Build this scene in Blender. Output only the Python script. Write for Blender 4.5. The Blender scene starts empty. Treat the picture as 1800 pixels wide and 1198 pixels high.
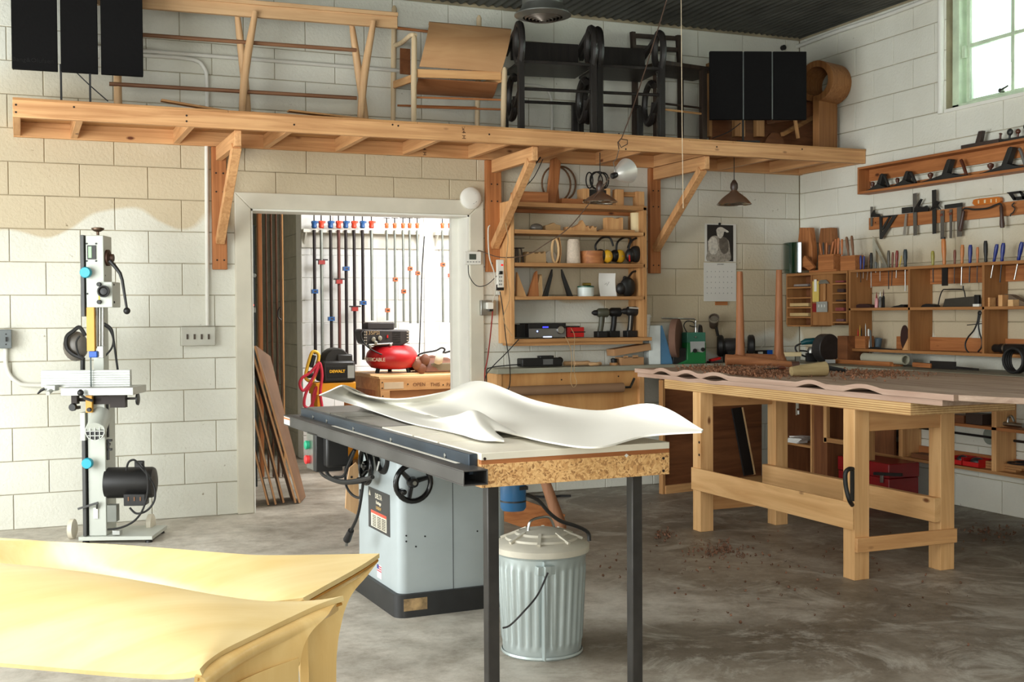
import bpy, bmesh, math, random
from mathutils import Vector, Matrix
random.seed(7)
PI = math.pi
SC = bpy.context.scene
COL = SC.collection

# ------------------------------------------------------------------ camera, world, lights
F_PX = 2048.65
YAW, PITCH, ROLL = math.radians(22.8555), math.radians(-1.3275), math.radians(-0.3537)
CAM = Vector((0, 0, 1.3005))
fwd = Vector((math.sin(YAW)*math.cos(PITCH), math.cos(YAW)*math.cos(PITCH), math.sin(PITCH)))
r0 = Vector((math.cos(YAW), -math.sin(YAW), 0)); u0 = r0.cross(fwd)
RGT = r0*math.cos(ROLL) + u0*math.sin(ROLL)
UPV = -r0*math.sin(ROLL) + u0*math.cos(ROLL)
cd = bpy.data.cameras.new('camera'); cam = bpy.data.objects.new('camera', cd); COL.objects.link(cam)
m3 = Matrix((RGT, UPV, -fwd)).transposed()
cam.matrix_world = Matrix.Translation(CAM) @ m3.to_4x4()
cd.sensor_width = 36; cd.lens = F_PX/1800*36; cd.clip_start = .02; cd.clip_end = 200
SC.camera = cam

SC.view_settings.view_transform = 'Standard'; SC.view_settings.look = 'None'
SC.view_settings.gamma = 1; SC.view_settings.use_curve_mapping = False
SC.view_settings.exposure = 0.0

w = bpy.data.worlds.new('world'); SC.world = w; w.use_nodes = True
bg = w.node_tree.nodes['Background']; bg.inputs[0].default_value = (.86, .97, 1, 1); bg.inputs[1].default_value = 2.6

def area(name, loc, rot, sx, sy, power, color):
    l = bpy.data.lights.new(name, 'AREA'); l.shape = 'RECTANGLE'; l.size = sx; l.size_y = sy
    l.energy = power; l.color = color
    o = bpy.data.objects.new(name, l); COL.objects.link(o); o.location = loc; o.rotation_euler = rot
    return o
# daylight through the open garage door in the left wall (faces +x)
area('garage_daylight', (-2.35, 4.2, 1.35), (0, -PI/2, 0), 2.3, 4.2, 268, (.965, .985, .975))
# daylight through the opening behind the camera (faces +y)
area('front_daylight', (-1.0, -2.9, 1.6), (PI/2, 0, 0), 2.6, 2.4, 105, (1, .97, .91))
# daylight in the store room behind the doorway
area('store_daylight', (4.1, 8.7, 2.75), (math.radians(35), 0, 0), 2.4, 1.2, 170, (1, 1, 1))
# added soft overhead fill under the closed ceiling, camera end (faces down)
area('overhead_fill', (-.1, 2.0, 3.42), (0, 0, 0), 4.4, 3.8, 124, (1, .985, .95))
# daylight coming through the high window in the right wall (faces -x)
area('window_daylight', (6.05, 5.0, 3.05), (0, PI/2+.35, 0), .8, 1.6, 45, (.93, 1, .95))

# ------------------------------------------------------------------ pixel -> point on a real plane
def ray(px, py):
    return fwd + RGT*((px-900)/F_PX) - UPV*((py-599)/F_PX)
def onY(px, py, Y):
    r = ray(px, py); return CAM + r*(Y/r.y)
def onX(px, py, X):
    r = ray(px, py); return CAM + r*(X/r.x)
def onZ(px, py, Z):
    r = ray(px, py); return CAM + r*((Z-CAM.z)/r.z)
WY, WX = 7.7257, 5.763        # back wall, right wall

# ------------------------------------------------------------------ materials
def lin(c):
    return tuple((v/255/12.92 if v/255 <= .04045 else ((v/255+.055)/1.055)**2.4) for v in c) + (1,)
_mats = {}
def _new(name):
    m = bpy.data.materials.new(name); m.use_nodes = True
    nt = m.node_tree; b = nt.nodes['Principled BSDF']
    return m, nt, b
def N(nt, t, **kw):
    n = nt.nodes.new(t)
    for k, v in kw.items():
        if isinstance(v, (int, float, tuple, str, bool)) and hasattr(n, k): setattr(n, k, v)
    return n
def plain(name, rgb, rough=.5, metal=0, var=.12, scale=9, bump=.0, spec=.5, trans=0, emit=None, estr=1, coat=0):
    if name in _mats: return _mats[name]
    m, nt, b = _new(name)
    tc = N(nt, 'ShaderNodeTexCoord'); no = N(nt, 'ShaderNodeTexNoise')
    no.inputs['Scale'].default_value = scale; no.inputs['Detail'].default_value = 5
    nt.links.new(tc.outputs['Object'], no.inputs['Vector'])
    rp = N(nt, 'ShaderNodeValToRGB'); c = lin(rgb)
    rp.color_ramp.elements[0].position = .25; rp.color_ramp.elements[1].position = .75
    rp.color_ramp.elements[0].color = tuple(max(0, v*(1-var)) for v in c[:3])+(1,)
    rp.color_ramp.elements[1].color = tuple(min(1, v*(1+var)) for v in c[:3])+(1,)
    nt.links.new(no.outputs['Fac'], rp.inputs['Fac']); nt.links.new(rp.outputs['Color'], b.inputs['Base Color'])
    b.inputs['Roughness'].default_value = rough; b.inputs['Metallic'].default_value = metal
    b.inputs['Specular IOR Level'].default_value = spec
    if coat: b.inputs['Coat Weight'].default_value = coat
    if trans: b.inputs['Transmission Weight'].default_value = trans
    if emit: b.inputs['Emission Color'].default_value = lin(emit); b.inputs['Emission Strength'].default_value = estr
    if bump:
        bp = N(nt, 'ShaderNodeBump'); bp.inputs['Strength'].default_value = bump; bp.inputs['Distance'].default_value = .004
        nt.links.new(no.outputs['Fac'], bp.inputs['Height']); nt.links.new(bp.outputs['Normal'], b.inputs['Normal'])
    _mats[name] = m; return m
def wood(name, c1, c2, axis='x', rough=.55, fine=26, stretch=1.1, bump=.15, c3=None, ply=None):
    """c1 light, c2 dark streaks; grain runs along the local axis"""
    key = name+'_'+axis
    if key in _mats: return _mats[key]
    m, nt, b = _new(key)
    tc = N(nt, 'ShaderNodeTexCoord'); mp = N(nt, 'ShaderNodeMapping')
    s = {'x': (stretch, fine, fine), 'y': (fine, stretch, fine), 'z': (fine, fine, stretch)}[axis]
    mp.inputs['Scale'].default_value = s
    nt.links.new(tc.outputs['Object'], mp.inputs['Vector'])
    no = N(nt, 'ShaderNodeTexNoise'); no.inputs['Scale'].default_value = 1; no.inputs['Detail'].default_value = 7
    no.inputs['Distortion'].default_value = 1.1; no.inputs['Roughness'].default_value = .62
    nt.links.new(mp.outputs['Vector'], no.inputs['Vector'])
    rp = N(nt, 'ShaderNodeValToRGB')
    rp.color_ramp.elements[0].position = .3; rp.color_ramp.elements[1].position = .62
    rp.color_ramp.elements[0].color = lin(c2); rp.color_ramp.elements[1].color = lin(c1)
    nt.links.new(no.outputs['Fac'], rp.inputs['Fac'])
    # broad tone drift and scattered knots
    n2 = N(nt, 'ShaderNodeTexNoise'); n2.inputs['Scale'].default_value = 2.3; n2.inputs['Detail'].default_value = 2
    nt.links.new(tc.outputs['Object'], n2.inputs['Vector'])
    mx = N(nt, 'ShaderNodeMixRGB', blend_type='MULTIPLY'); mx.inputs['Fac'].default_value = .55
    r2 = N(nt, 'ShaderNodeValToRGB'); r2.color_ramp.elements[0].position = .3; r2.color_ramp.elements[1].position = .7
    r2.color_ramp.elements[0].color = (.72, .66, .6, 1); r2.color_ramp.elements[1].color = (1, 1, 1, 1)
    nt.links.new(n2.outputs['Fac'], r2.inputs['Fac'])
    nt.links.new(rp.outputs['Color'], mx.inputs['Color1']); nt.links.new(r2.outputs['Color'], mx.inputs['Color2'])
    out = mx.outputs['Color']
    if c3:
        mk = N(nt, 'ShaderNodeMapping'); sk = {'x': (3.2, 7, 7), 'y': (7, 3.2, 7), 'z': (7, 7, 3.2)}[axis]
        mk.inputs['Scale'].default_value = sk; nt.links.new(tc.outputs['Object'], mk.inputs['Vector'])
        vo = N(nt, 'ShaderNodeTexVoronoi'); vo.inputs['Scale'].default_value = 1
        nt.links.new(mk.outputs['Vector'], vo.inputs['Vector'])
        r3 = N(nt, 'ShaderNodeValToRGB'); r3.color_ramp.elements[0].position = .045; r3.color_ramp.elements[1].position = .1
        r3.color_ramp.elements[0].color = (1, 1, 1, 1); r3.color_ramp.elements[1].color = (0, 0, 0, 1)
        nt.links.new(vo.outputs['Distance'], r3.inputs['Fac'])
        m2 = N(nt, 'ShaderNodeMixRGB'); m2.inputs['Color2'].default_value = lin(c3)
        nt.links.new(r3.outputs['Color'], m2.inputs['Fac']); nt.links.new(out, m2.inputs['Color1']); out = m2.outputs['Color']
    nt.links.new(out, b.inputs['Base Color'])
    b.inputs['Roughness'].default_value = rough; b.inputs['Specular IOR Level'].default_value = .35
    bp = N(nt, 'ShaderNodeBump'); bp.inputs['Strength'].default_value = bump; bp.inputs['Distance'].default_value = .002
    nt.links.new(no.outputs['Fac'], bp.inputs['Height']); nt.links.new(bp.outputs['Normal'], b.inputs['Normal'])
    _mats[key] = m; return m
def pine(a='x'): return wood('pine', (226, 178, 122), (196, 140, 88), a, c3=(110, 62, 32))
def fir(a='x'): return wood('fir', (222, 172, 120), (186, 132, 84), a, c3=(100, 52, 28))
def pale(a='x'): return wood('pale_pine', (240, 206, 156), (214, 168, 112), a, c3=(130, 80, 45), fine=18)
def oak(a='x'): return wood('oak', (198, 150, 98), (156, 108, 64), a)
def redfir(a='x'): return wood('red_fir', (188, 124, 74), (146, 86, 46), a, c3=(80, 40, 20))
def walnut(a='x'): return wood('walnut', (150, 108, 78), (96, 62, 42), a)
def brownply(a='x'): return wood('brown_plywood', (142, 92, 58), (104, 62, 38), a, fine=12)
def plyedge(a='x'):
    return wood('plywood_edge', (240, 208, 140), (120, 82, 44), a, fine=150, stretch=.6)
def ash(a='x'): return wood('ash', (216, 178, 134), (190, 148, 104), a)
BLACK = lambda: plain('black_plastic', (28, 27, 26), .45, spec=.4)
DARKM = lambda: plain('dark_steel', (52, 50, 50), .4, .7, var=.3)
STEEL = lambda: plain('steel', (170, 170, 166), .32, 1, var=.15)
IRON = lambda: plain('cast_iron', (70, 68, 68), .45, .6, var=.3, bump=.2)
RUBBER = lambda: plain('rubber', (24, 23, 22), .6)
WHITE = lambda: plain('white_paint', (228, 226, 216), .5, var=.04)

# ------------------------------------------------------------------ mesh builder (local coordinates of its thing)
class M:
    def __init__(s, mat, bev=0, smooth=40):
        s.v = []; s.f = []; s.mat = mat; s.bev = bev; s.smooth = smooth
    def add(s, vs, fs):
        o = len(s.v); s.v += [tuple(p) for p in vs]; s.f += [tuple(i+o for i in f) for f in fs]; return s
    def box(s, x0, y0, z0, x1, y1, z1):
        x0, x1 = sorted((x0, x1)); y0, y1 = sorted((y0, y1)); z0, z1 = sorted((z0, z1))
        return s.add([(x0,y0,z0),(x1,y0,z0),(x1,y1,z0),(x0,y1,z0),(x0,y0,z1),(x1,y0,z1),(x1,y1,z1),(x0,y1,z1)],
                     [(0,3,2,1),(4,5,6,7),(0,1,5,4),(1,2,6,5),(2,3,7,6),(3,0,4,7)])
    def obox(s, c, size, rot=(0,0,0)):
        from mathutils import Euler
        R = Euler(rot).to_matrix(); c = Vector(c); hx, hy, hz = (d/2 for d in size)
        vs = [c + R @ Vector((sx*hx, sy*hy, sz*hz)) for sx, sy, sz in ((-1,-1,-1),(1,-1,-1),(1,1,-1),(-1,1,-1),(-1,-1,1),(1,-1,1),(1,1,1),(-1,1,1))]
        return s.add(vs, [(0,3,2,1),(4,5,6,7),(0,1,5,4),(1,2,6,5),(2,3,7,6),(3,0,4,7)])
    def bar(s, p0, p1, wd, ht, up=(0,0,1)):
        p0, p1 = Vector(p0), Vector(p1); d = (p1-p0).normalized(); up = Vector(up)
        sd = d.cross(up)
        if sd.length < 1e-4: sd = d.cross(Vector((1,0,0)))
        sd.normalize(); u = sd.cross(d).normalized()
        vs = [p + sd*(a*wd/2) + u*(b*ht/2) for p in (p0, p1) for a, b in ((-1,-1),(1,-1),(1,1),(-1,1))]
        return s.add(vs, [(0,1,2,3),(7,6,5,4),(0,4,5,1),(1,5,6,2),(2,6,7,3),(3,7,4,0)])
    def tube(s, pts, r, n=8, closed=False, caps=True):
        pts = [Vector(p) for p in pts]; k = len(pts); rs = r if isinstance(r, (list, tuple)) else [r]*k
        o = len(s.v); prev = None
        for i, p in enumerate(pts):
            if closed: d = pts[(i+1) % k]-pts[i-1]
            else: d = pts[min(i+1, k-1)]-pts[max(i-1, 0)]
            d.normalize()
            if prev is None:
                a = d.orthogonal().normalized()
            else:
                a = prev - d*prev.dot(d)
                a = a.normalized() if a.length > 1e-6 else d.orthogonal().normalized()
            prev = a; b = d.cross(a)
            for j in range(n):
                t = 2*PI*j/n; s.v.append(tuple(p + (a*math.cos(t)+b*math.sin(t))*rs[i]))
        for i in range(k if closed else k-1):
            for j in range(n):
                q = o+i*n+j; q2 = o+i*n+(j+1) % n; i2 = ((i+1) % k)
                s.f.append((q, q2, o+i2*n+(j+1) % n, o+i2*n+j))
        if caps and not closed:
            s.f.append(tuple(o+j for j in range(n))[::-1]); s.f.append(tuple(o+(k-1)*n+j for j in range(n)))
        return s
    def cyl(s, p0, p1, r, r1=None, n=20):
        return s.tube([p0, p1], [r, r if r1 is None else r1], n)
    def lathe(s, prof, c=(0,0,0), axis=(0,0,1), n=28, close=True):
        """prof: (radius, distance along axis)"""
        c = Vector(c); ax = Vector(axis).normalized(); a = ax.orthogonal().normalized(); b = ax.cross(a)
        o = len(s.v); k = len(prof)
        for r, h in prof:
            for j in range(n):
                t = 2*PI*j/n; s.v.append(tuple(c + ax*h + (a*math.cos(t)+b*math.sin(t))*max(r, 1e-4)))
        for i in range(k-1):
            for j in range(n):
                s.f.append((o+i*n+j, o+i*n+(j+1) % n, o+(i+1)*n+(j+1) % n, o+(i+1)*n+j))
        if close:
            s.f.append(tuple(o+j for j in range(n))[::-1]); s.f.append(tuple(o+(k-1)*n+j for j in range(n)))
        return s
    def sph(s, c, rx, ry=None, rz=None, n=14, m=9):
        ry = rx if ry is None else ry; rz = rx if rz is None else rz
        o = len(s.v)
        for i in range(m+1):
            ph = -PI/2 + PI*i/m
            for j in range(n):
                t = 2*PI*j/n
                s.v.append((c[0]+rx*math.cos(ph)*math.cos(t)+0, c[1]+ry*math.cos(ph)*math.sin(t), c[2]+rz*math.sin(ph)))
        for i in range(m):
            for j in range(n):
                s.f.append((o+i*n+j, o+i*n+(j+1) % n, o+(i+1)*n+(j+1) % n, o+(i+1)*n+j))
        return s
    def ext(s, poly, a, b, plane='xz'):
        """prism: 2-d outline extruded from a to b along the third axis"""
        def P(u, v, t): return {'xz': (u, t, v), 'yz': (t, u, v), 'xy': (u, v, t)}[plane]
        k = len(poly); o = len(s.v)
        for t in (a, b):
            for u, v in poly: s.v.append(P(u, v, t))
        s.f.append(tuple(o+i for i in range(k))); s.f.append(tuple(o+k+i for i in range(k))[::-1])
        for i in range(k):
            j = (i+1) % k; s.f.append((o+j, o+i, o+k+i, o+k+j))
        return s
    def sheet(s, fn, nu, nv, th):
        """closed thin sheet around the surface fn(u,v), u,v in 0..1"""
        o = len(s.v); P = [[Vector(fn(i/nu, j/nv)) for j in range(nv+1)] for i in range(nu+1)]
        nrm = []
        for i in range(nu+1):
            row = []
            for j in range(nv+1):
                du = P[min(i+1, nu)][j]-P[max(i-1, 0)][j]; dv = P[i][min(j+1, nv)]-P[i][max(j-1, 0)]
                row.append(du.cross(dv).normalized())
            nrm.append(row)
        W = nv+1; K = (nu+1)*W
        for sg in (.5, -.5):
            for i in range(nu+1):
                for j in range(W): s.v.append(tuple(P[i][j]+nrm[i][j]*th*sg))
        for i in range(nu):
            for j in range(nv):
                a = o+i*W+j; s.f.append((a, a+W, a+W+1, a+1)); a += K; s.f.append((a, a+1, a+W+1, a+W))
        for i in range(nu):
            for j, fl in ((0, 1), (nv, 0)):
                a = o+i*W+j; q = (a, a+K, a+K+W, a+W); s.f.append(q if fl else q[::-1])
        for j in range(nv):
            for i, fl in ((0, 0), (nu, 1)):
                a = o+i*W+j; q = (a, a+K, a+K+1, a+1); s.f.append(q if fl else q[::-1])
        return s
    def mesh(s, name):
        me = bpy.data.meshes.new(name); me.from_pydata(s.v, [], s.f); me.materials.append(s.mat)
        bm = bmesh.new(); bm.from_mesh(me); bmesh.ops.recalc_face_normals(bm, faces=bm.faces); bm.to_mesh(me); bm.free()
        me.shade_smooth(); me.set_sharp_from_angle(angle=math.radians(s.smooth))
        return me
def _bev(o, b):
    if b:
        md = o.modifiers.new('bevel', 'BEVEL'); md.width = b; md.segments = 2; md.limit_method = 'ANGLE'; md.angle_limit = math.radians(40)

STUFF = {'bolt_heads', 'nail_heads', 'guide_posts', 'pencils', 'drawn_marks', 'vent_slots', 'calendar_grid', 'stitching', 'papers', 'blister', 'screw_heads', 'label_print'}
GROUPS = {'screwdriver': 'screwdrivers and chisels in the tool rack', 'chisel': 'screwdrivers and chisels in the tool rack', 'hand_plane': 'hand planes on the plane shelf', 'cordless_drill': 'cordless drills on the bottom tool shelf',
 'ear_defenders': 'ear defenders on the tool shelves', 'shelf_bracket': 'timber brackets under the loft', 'pendant_lamp': 'pendant lamps under the loft', 'leaning_board': 'boards leaning inside the doorway', 'sculpted_bench': 'sculpted yellow benches',
 'flat_speaker': 'flat black speakers on the loft', 'walnut_slab': 'walnut slabs on the workbench', 'curled_white_sheet': 'curled white sheets on the saw', 'turned_peg': 'turned pegs on the counter', 'glue_bottle': 'glue bottles in the tool rack',
 'pencil': 'pencils in the pencil box', 'parts_bin': 'red parts bins', 'wood_stick': 'pale sticks on the low shelf', 'sandpaper_stack': 'sandpaper in the pigeonholes', 'straightedge': 'straightedges on the tool rail', 'clamp_ledge': 'clamp ledges', 'conduit_pipe': 'conduit pipes on the walls',
 'wooden_block': 'wooden blocks', 'wood_offcut': 'offcuts on the loft', 'paper_stack': 'paper stacks in the cabinet', 'tool_holder': 'wooden tool boxes on the rack'}
class T:
    """one thing: an empty that parents its parts, or one mesh (solo)"""
    def __init__(s, name, label, cat, loc=(0,0,0), rz=0, group=None, kind=None, rot=None):
        s.name, s.label, s.cat, s.group, s.kind = name, label, cat, group or GROUPS.get(name), kind
        s.loc = Vector(loc); s.rot = rot or (0, 0, rz)
        from mathutils import Euler
        s.R = Euler(s.rot).to_matrix(); s.Ri = s.R.transposed(); s.root = None
    def _tag(s, o):
        o.location = s.loc; o.rotation_euler = s.rot
        if s.kind: o['kind'] = s.kind
        if s.label: o['label'] = s.label
        if s.cat: o['category'] = s.cat
        if s.group: o['group'] = s.group
    def solo(s, m):
        o = bpy.data.objects.new(s.name, m.mesh(s.name)); COL.objects.link(o); s._tag(o); _bev(o, m.bev); s.root = o; return o
    def part(s, name, m, parent=None, label=None):
        if s.root is None:
            s.root = bpy.data.objects.new(s.name, None); s.root.empty_display_size = .05; COL.objects.link(s.root); s._tag(s.root)
        me = m.mesh(name) if isinstance(m, M) else m
        o = bpy.data.objects.new(name, me); COL.objects.link(o); o.parent = parent or s.root
        if isinstance(m, M): _bev(o, m.bev)
        if label: o['label'] = label
        if name in STUFF: o['kind'] = 'stuff'
        return o
    def local(s, p): return s.Ri @ (Vector(p)-s.loc)
    def pl(s, px, py, ly=0.0):
        """photo point on the local plane y = ly, in local coordinates"""
        o = s.Ri @ (CAM-s.loc); d = s.Ri @ ray(px, py); return o + d*((ly-o.y)/d.y)
    def px(s, px, py, lx=0.0):
        o = s.Ri @ (CAM-s.loc); d = s.Ri @ ray(px, py); return o + d*((lx-o.x)/d.x)
    def pz(s, px, py, lz=0.0):
        o = s.Ri @ (CAM-s.loc); d = s.Ri @ ray(px, py); return o + d*((lz-o.z)/d.z)
    def rect(s, m, x0, y0, x1, y1, ly, dy):
        a = s.pl(x0, (y0), ly); b = s.pl(x1, y1, ly)
        return m.box(a.x, ly, a.z, b.x, ly+dy, b.z)
    def text(s, body, mat, size, loc, rot=(PI/2,0,0), parent=None, name='lettering', ext=.0006, sx=1, align='CENTER', shear=0, bold=0):
        cu = bpy.data.curves.new(name, 'FONT'); cu.body = body; cu.size = size; cu.extrude = ext
        cu.align_x = align; cu.align_y = 'CENTER'; cu.resolution_u = 2; cu.shear = shear; cu.offset = bold
        to = bpy.data.objects.new(name, cu); COL.objects.link(to)
        bpy.context.view_layer.update()
        me = bpy.data.meshes.new_from_object(to.evaluated_get(bpy.context.evaluated_depsgraph_get()))
        bpy.data.objects.remove(to); me.name = name; me.materials.clear(); me.materials.append(mat)
        o = bpy.data.objects.new(name, me); COL.objects.link(o); o.parent = parent or s.root
        o.location = loc; o.rotation_euler = rot; o.scale = (sx, 1, 1)
        return o
def arc(cx, cz, r, a0, a1, n=10, y=0, rz=None, plane='xz'):
    out = []
    for i in range(n+1):
        t = math.radians(a0+(a1-a0)*i/n); u, v = cx+r*math.cos(t), cz+(rz or r)*math.sin(t)
        out.append({'xz': (u, y, v), 'yz': (y, u, v), 'xy': (u, v, y)}[plane])
    return out
def spline(pts, n=6):
    pts = [Vector(p) for p in pts]; out = []
    for i in range(len(pts)-1):
        p0 = pts[max(i-1, 0)]; p1 = pts[i]; p2 = pts[i+1]; p3 = pts[min(i+2, len(pts)-1)]
        for k in range(n):
            t = k/n
            out.append(.5*((2*p1)+(-p0+p2)*t+(2*p0-5*p1+4*p2-p3)*t*t+(-p0+3*p1-3*p2+p3)*t**3))
    out.append(pts[-1]); return out
RZ_R = -PI/2                  # things on the right wall: local x = toward the camera, local y = into the wall
# ------------------------------------------------------------------ THE SETTING
def paint_mat(name, c1, c2, stain, hi=(236, 234, 224)):
    m, nt, b = _new(name)
    ge = N(nt, 'ShaderNodeNewGeometry')
    no = N(nt, 'ShaderNodeTexNoise'); no.inputs['Scale'].default_value = 1.3; no.inputs['Detail'].default_value = 6
    nt.links.new(ge.outputs['Position'], no.inputs['Vector'])
    rp = N(nt, 'ShaderNodeValToRGB'); rp.color_ramp.elements[0].position = .32; rp.color_ramp.elements[1].position = .66
    rp.color_ramp.elements[0].color = lin(c2); rp.color_ramp.elements[1].color = lin(c1)
    nt.links.new(no.outputs['Fac'], rp.inputs['Fac'])
    # repainted lower part with a wavy upper border, older beige coat above it
    se = N(nt, 'ShaderNodeSeparateXYZ'); nt.links.new(ge.outputs['Position'], se.inputs[0])
    nb = N(nt, 'ShaderNodeTexNoise'); nb.inputs['Scale'].default_value = 1.7; nb.inputs['Detail'].default_value = 1
    nt.links.new(ge.outputs['Position'], nb.inputs['Vector'])
    ma = N(nt, 'ShaderNodeMath', operation='MULTIPLY_ADD'); ma.inputs[1].default_value = .9
    nt.links.new(nb.outputs['Fac'], ma.inputs[0]); nt.links.new(se.outputs['Z'], ma.inputs[2])
    gx = N(nt, 'ShaderNodeMapRange'); gx.inputs['From Min'].default_value = 2.9; gx.inputs['From Max'].default_value = 4.4; gx.inputs['To Max'].default_value = .8
    nt.links.new(se.outputs['X'], gx.inputs['Value']); ma0 = ma; ma = N(nt, 'ShaderNodeMath', operation='ADD'); nt.links.new(ma0.outputs[0], ma.inputs[0]); nt.links.new(gx.outputs[0], ma.inputs[1])
    g = N(nt, 'ShaderNodeMapRange'); g.inputs['From Min'].default_value = 2.33; g.inputs['From Max'].default_value = 2.36
    nt.links.new(ma.outputs[0], g.inputs['Value'])
    g2 = N(nt, 'ShaderNodeMapRange'); g2.inputs['From Min'].default_value = 2.85; g2.inputs['From Max'].default_value = 3.3
    g2.inputs['To Min'].default_value = 1; g2.inputs['To Max'].default_value = 0
    nt.links.new(ma.outputs[0], g2.inputs['Value'])
    mm = N(nt, 'ShaderNodeMath', operation='MULTIPLY'); nt.links.new(g.outputs[0], mm.inputs[0]); nt.links.new(g2.outputs[0], mm.inputs[1])
    mx = N(nt, 'ShaderNodeMixRGB'); mx.inputs['Color2'].default_value = lin(stain)
    nt.links.new(mm.outputs[0], mx.inputs['Fac']); nt.links.new(rp.outputs['Color'], mx.inputs['Color1'])
    # small chips and grime
    n3 = N(nt, 'ShaderNodeTexNoise'); n3.inputs['Scale'].default_value = 24; n3.inputs['Detail'].default_value = 8
    nt.links.new(ge.outputs['Position'], n3.inputs['Vector'])
    r3 = N(nt, 'ShaderNodeValToRGB'); r3.color_ramp.elements[0].position = .22; r3.color_ramp.elements[1].position = .28
    r3.color_ramp.elements[0].color = (.45, .4, .33, 1); r3.color_ramp.elements[1].color = (1, 1, 1, 1)
    nt.links.new(n3.outputs['Fac'], r3.inputs['Fac'])
    m4 = N(nt, 'ShaderNodeMixRGB', blend_type='MULTIPLY'); m4.inputs['Fac'].default_value = 1
    nt.links.new(mx.outputs['Color'], m4.inputs['Color1']); nt.links.new(r3.outputs['Color'], m4.inputs['Color2'])
    nt.links.new(m4.outputs['Color'], b.inputs['Base Color']); b.inputs['Roughness'].default_value = .62
    b.inputs['Specular IOR Level'].default_value = .3
    n5 = N(nt, 'ShaderNodeTexNoise'); n5.inputs['Scale'].default_value = 60; n5.inputs['Detail'].default_value = 6
    nt.links.new(ge.outputs['Position'], n5.inputs['Vector'])
    bp = N(nt, 'ShaderNodeBump'); bp.inputs['Strength'].default_value = .6; bp.inputs['Distance'].default_value = .006
    nt.links.new(n5.outputs['Fac'], bp.inputs['Height']); nt.links.new(bp.outputs['Normal'], b.inputs['Normal'])
    return m
BLOCKM = paint_mat('painted_block', (222, 221, 209), (206, 204, 190), (194, 180, 152))
MORTAR = plain('painted_mortar', (150, 138, 112), .8, var=.35, scale=6, bump=.4)
REARM = plain('white_block_paint', (238, 238, 234), .55, var=.03, bump=.2, scale=40)

def structure(name, m, parent=None):
    o = bpy.data.objects.new(name, m.mesh(name)); COL.objects.link(o)
    if parent: o.parent = parent
    else: o['kind'] = 'structure'
    _bev(o, m.bev); return o

# floor
fm, nt, b = _new('concrete_floor')
ge = N(nt, 'ShaderNodeNewGeometry')
n1 = N(nt, 'ShaderNodeTexNoise'); n1.inputs['Scale'].default_value = .9; n1.inputs['Detail'].default_value = 8; n1.inputs['Distortion'].default_value = .6
n2 = N(nt, 'ShaderNodeTexNoise'); n2.inputs['Scale'].default_value = 7; n2.inputs['Detail'].default_value = 9; n2.inputs['Roughness'].default_value = .78
for n in (n1, n2): nt.links.new(ge.outputs['Position'], n.inputs['Vector'])
r1 = N(nt, 'ShaderNodeValToRGB'); e = r1.color_ramp.elements; e[0].position = .34; e[1].position = .66
e[0].color = lin((164, 157, 144)); e[1].color = lin((230, 224, 212)); x = e.new(.5); x.color = lin((202, 195, 182))
nt.links.new(n1.outputs['Fac'], r1.inputs['Fac'])
r2 = N(nt, 'ShaderNodeValToRGB'); e = r2.color_ramp.elements; e[0].position = .36; e[1].position = .6
e[0].color = (.5, .47, .43, 1); e[1].color = (1.0, 1.0, 1.0, 1)
nt.links.new(n2.outputs['Fac'], r2.inputs['Fac'])
mx = N(nt, 'ShaderNodeMixRGB', blend_type='MULTIPLY'); mx.inputs['Fac'].default_value = .8
nt.links.new(r1.outputs['Color'], mx.inputs['Color1']); nt.links.new(r2.outputs['Color'], mx.inputs['Color2'])
# pale trowel scuffs
n3 = N(nt, 'ShaderNodeTexNoise'); n3.inputs['Scale'].default_value = 1.5; n3.inputs['Detail'].default_value = 12; n3.inputs['Distortion'].default_value = 3.2; n3.inputs['Roughness'].default_value = .75
nt.links.new(ge.outputs['Position'], n3.inputs['Vector'])
r3 = N(nt, 'ShaderNodeValToRGB'); e = r3.color_ramp.elements; e[0].position = .5; e[1].position = .68
e[0].color = (0, 0, 0, 1); e[1].color = (.75, .75, .75, 1)
nt.links.new(n3.outputs['Fac'], r3.inputs['Fac'])
m2 = N(nt, 'ShaderNodeMixRGB'); m2.inputs['Color2'].default_value = lin((190, 186, 174))
# slab colour darkens towards +x around the workbench, ragged border
sf = N(nt, 'ShaderNodeSeparateXYZ'); nt.links.new(ge.outputs['Position'], sf.inputs[0])
nf = N(nt, 'ShaderNodeTexNoise'); nf.inputs['Scale'].default_value = .8; nf.inputs['Detail'].default_value = 7; nf.inputs['Distortion'].default_value = 1; nt.links.new(ge.outputs['Position'], nf.inputs['Vector'])
af = N(nt, 'ShaderNodeMath', operation='MULTIPLY_ADD'); af.inputs[1].default_value = 4.2; nt.links.new(nf.outputs['Fac'], af.inputs[0]); nt.links.new(sf.outputs['X'], af.inputs[2])
gf_ = N(nt, 'ShaderNodeMapRange'); gf_.inputs['From Min'].default_value = 3.9; gf_.inputs['From Max'].default_value = 4.9; gf_.inputs['To Max'].default_value = .9; nt.links.new(af.outputs[0], gf_.inputs['Value'])
md_ = N(nt, 'ShaderNodeMixRGB', blend_type='MULTIPLY'); md_.inputs['Color2'].default_value = (.38, .355, .32, 1)
nt.links.new(gf_.outputs[0], md_.inputs['Fac']); nt.links.new(mx.outputs['Color'], md_.inputs['Color1']); nt.links.new(r3.outputs['Color'], m2.inputs['Fac']); nt.links.new(md_.outputs['Color'], m2.inputs['Color1'])
nt.links.new(m2.outputs['Color'], b.inputs['Base Color']); b.inputs['Roughness'].default_value = .5
b.inputs['Specular IOR Level'].default_value = .35
bp = N(nt, 'ShaderNodeBump'); bp.inputs['Strength'].default_value = .3; bp.inputs['Distance'].default_value = .006
nt.links.new(n2.outputs['Fac'], bp.inputs['Height']); nt.links.new(bp.outputs['Normal'], b.inputs['Normal'])
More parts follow.
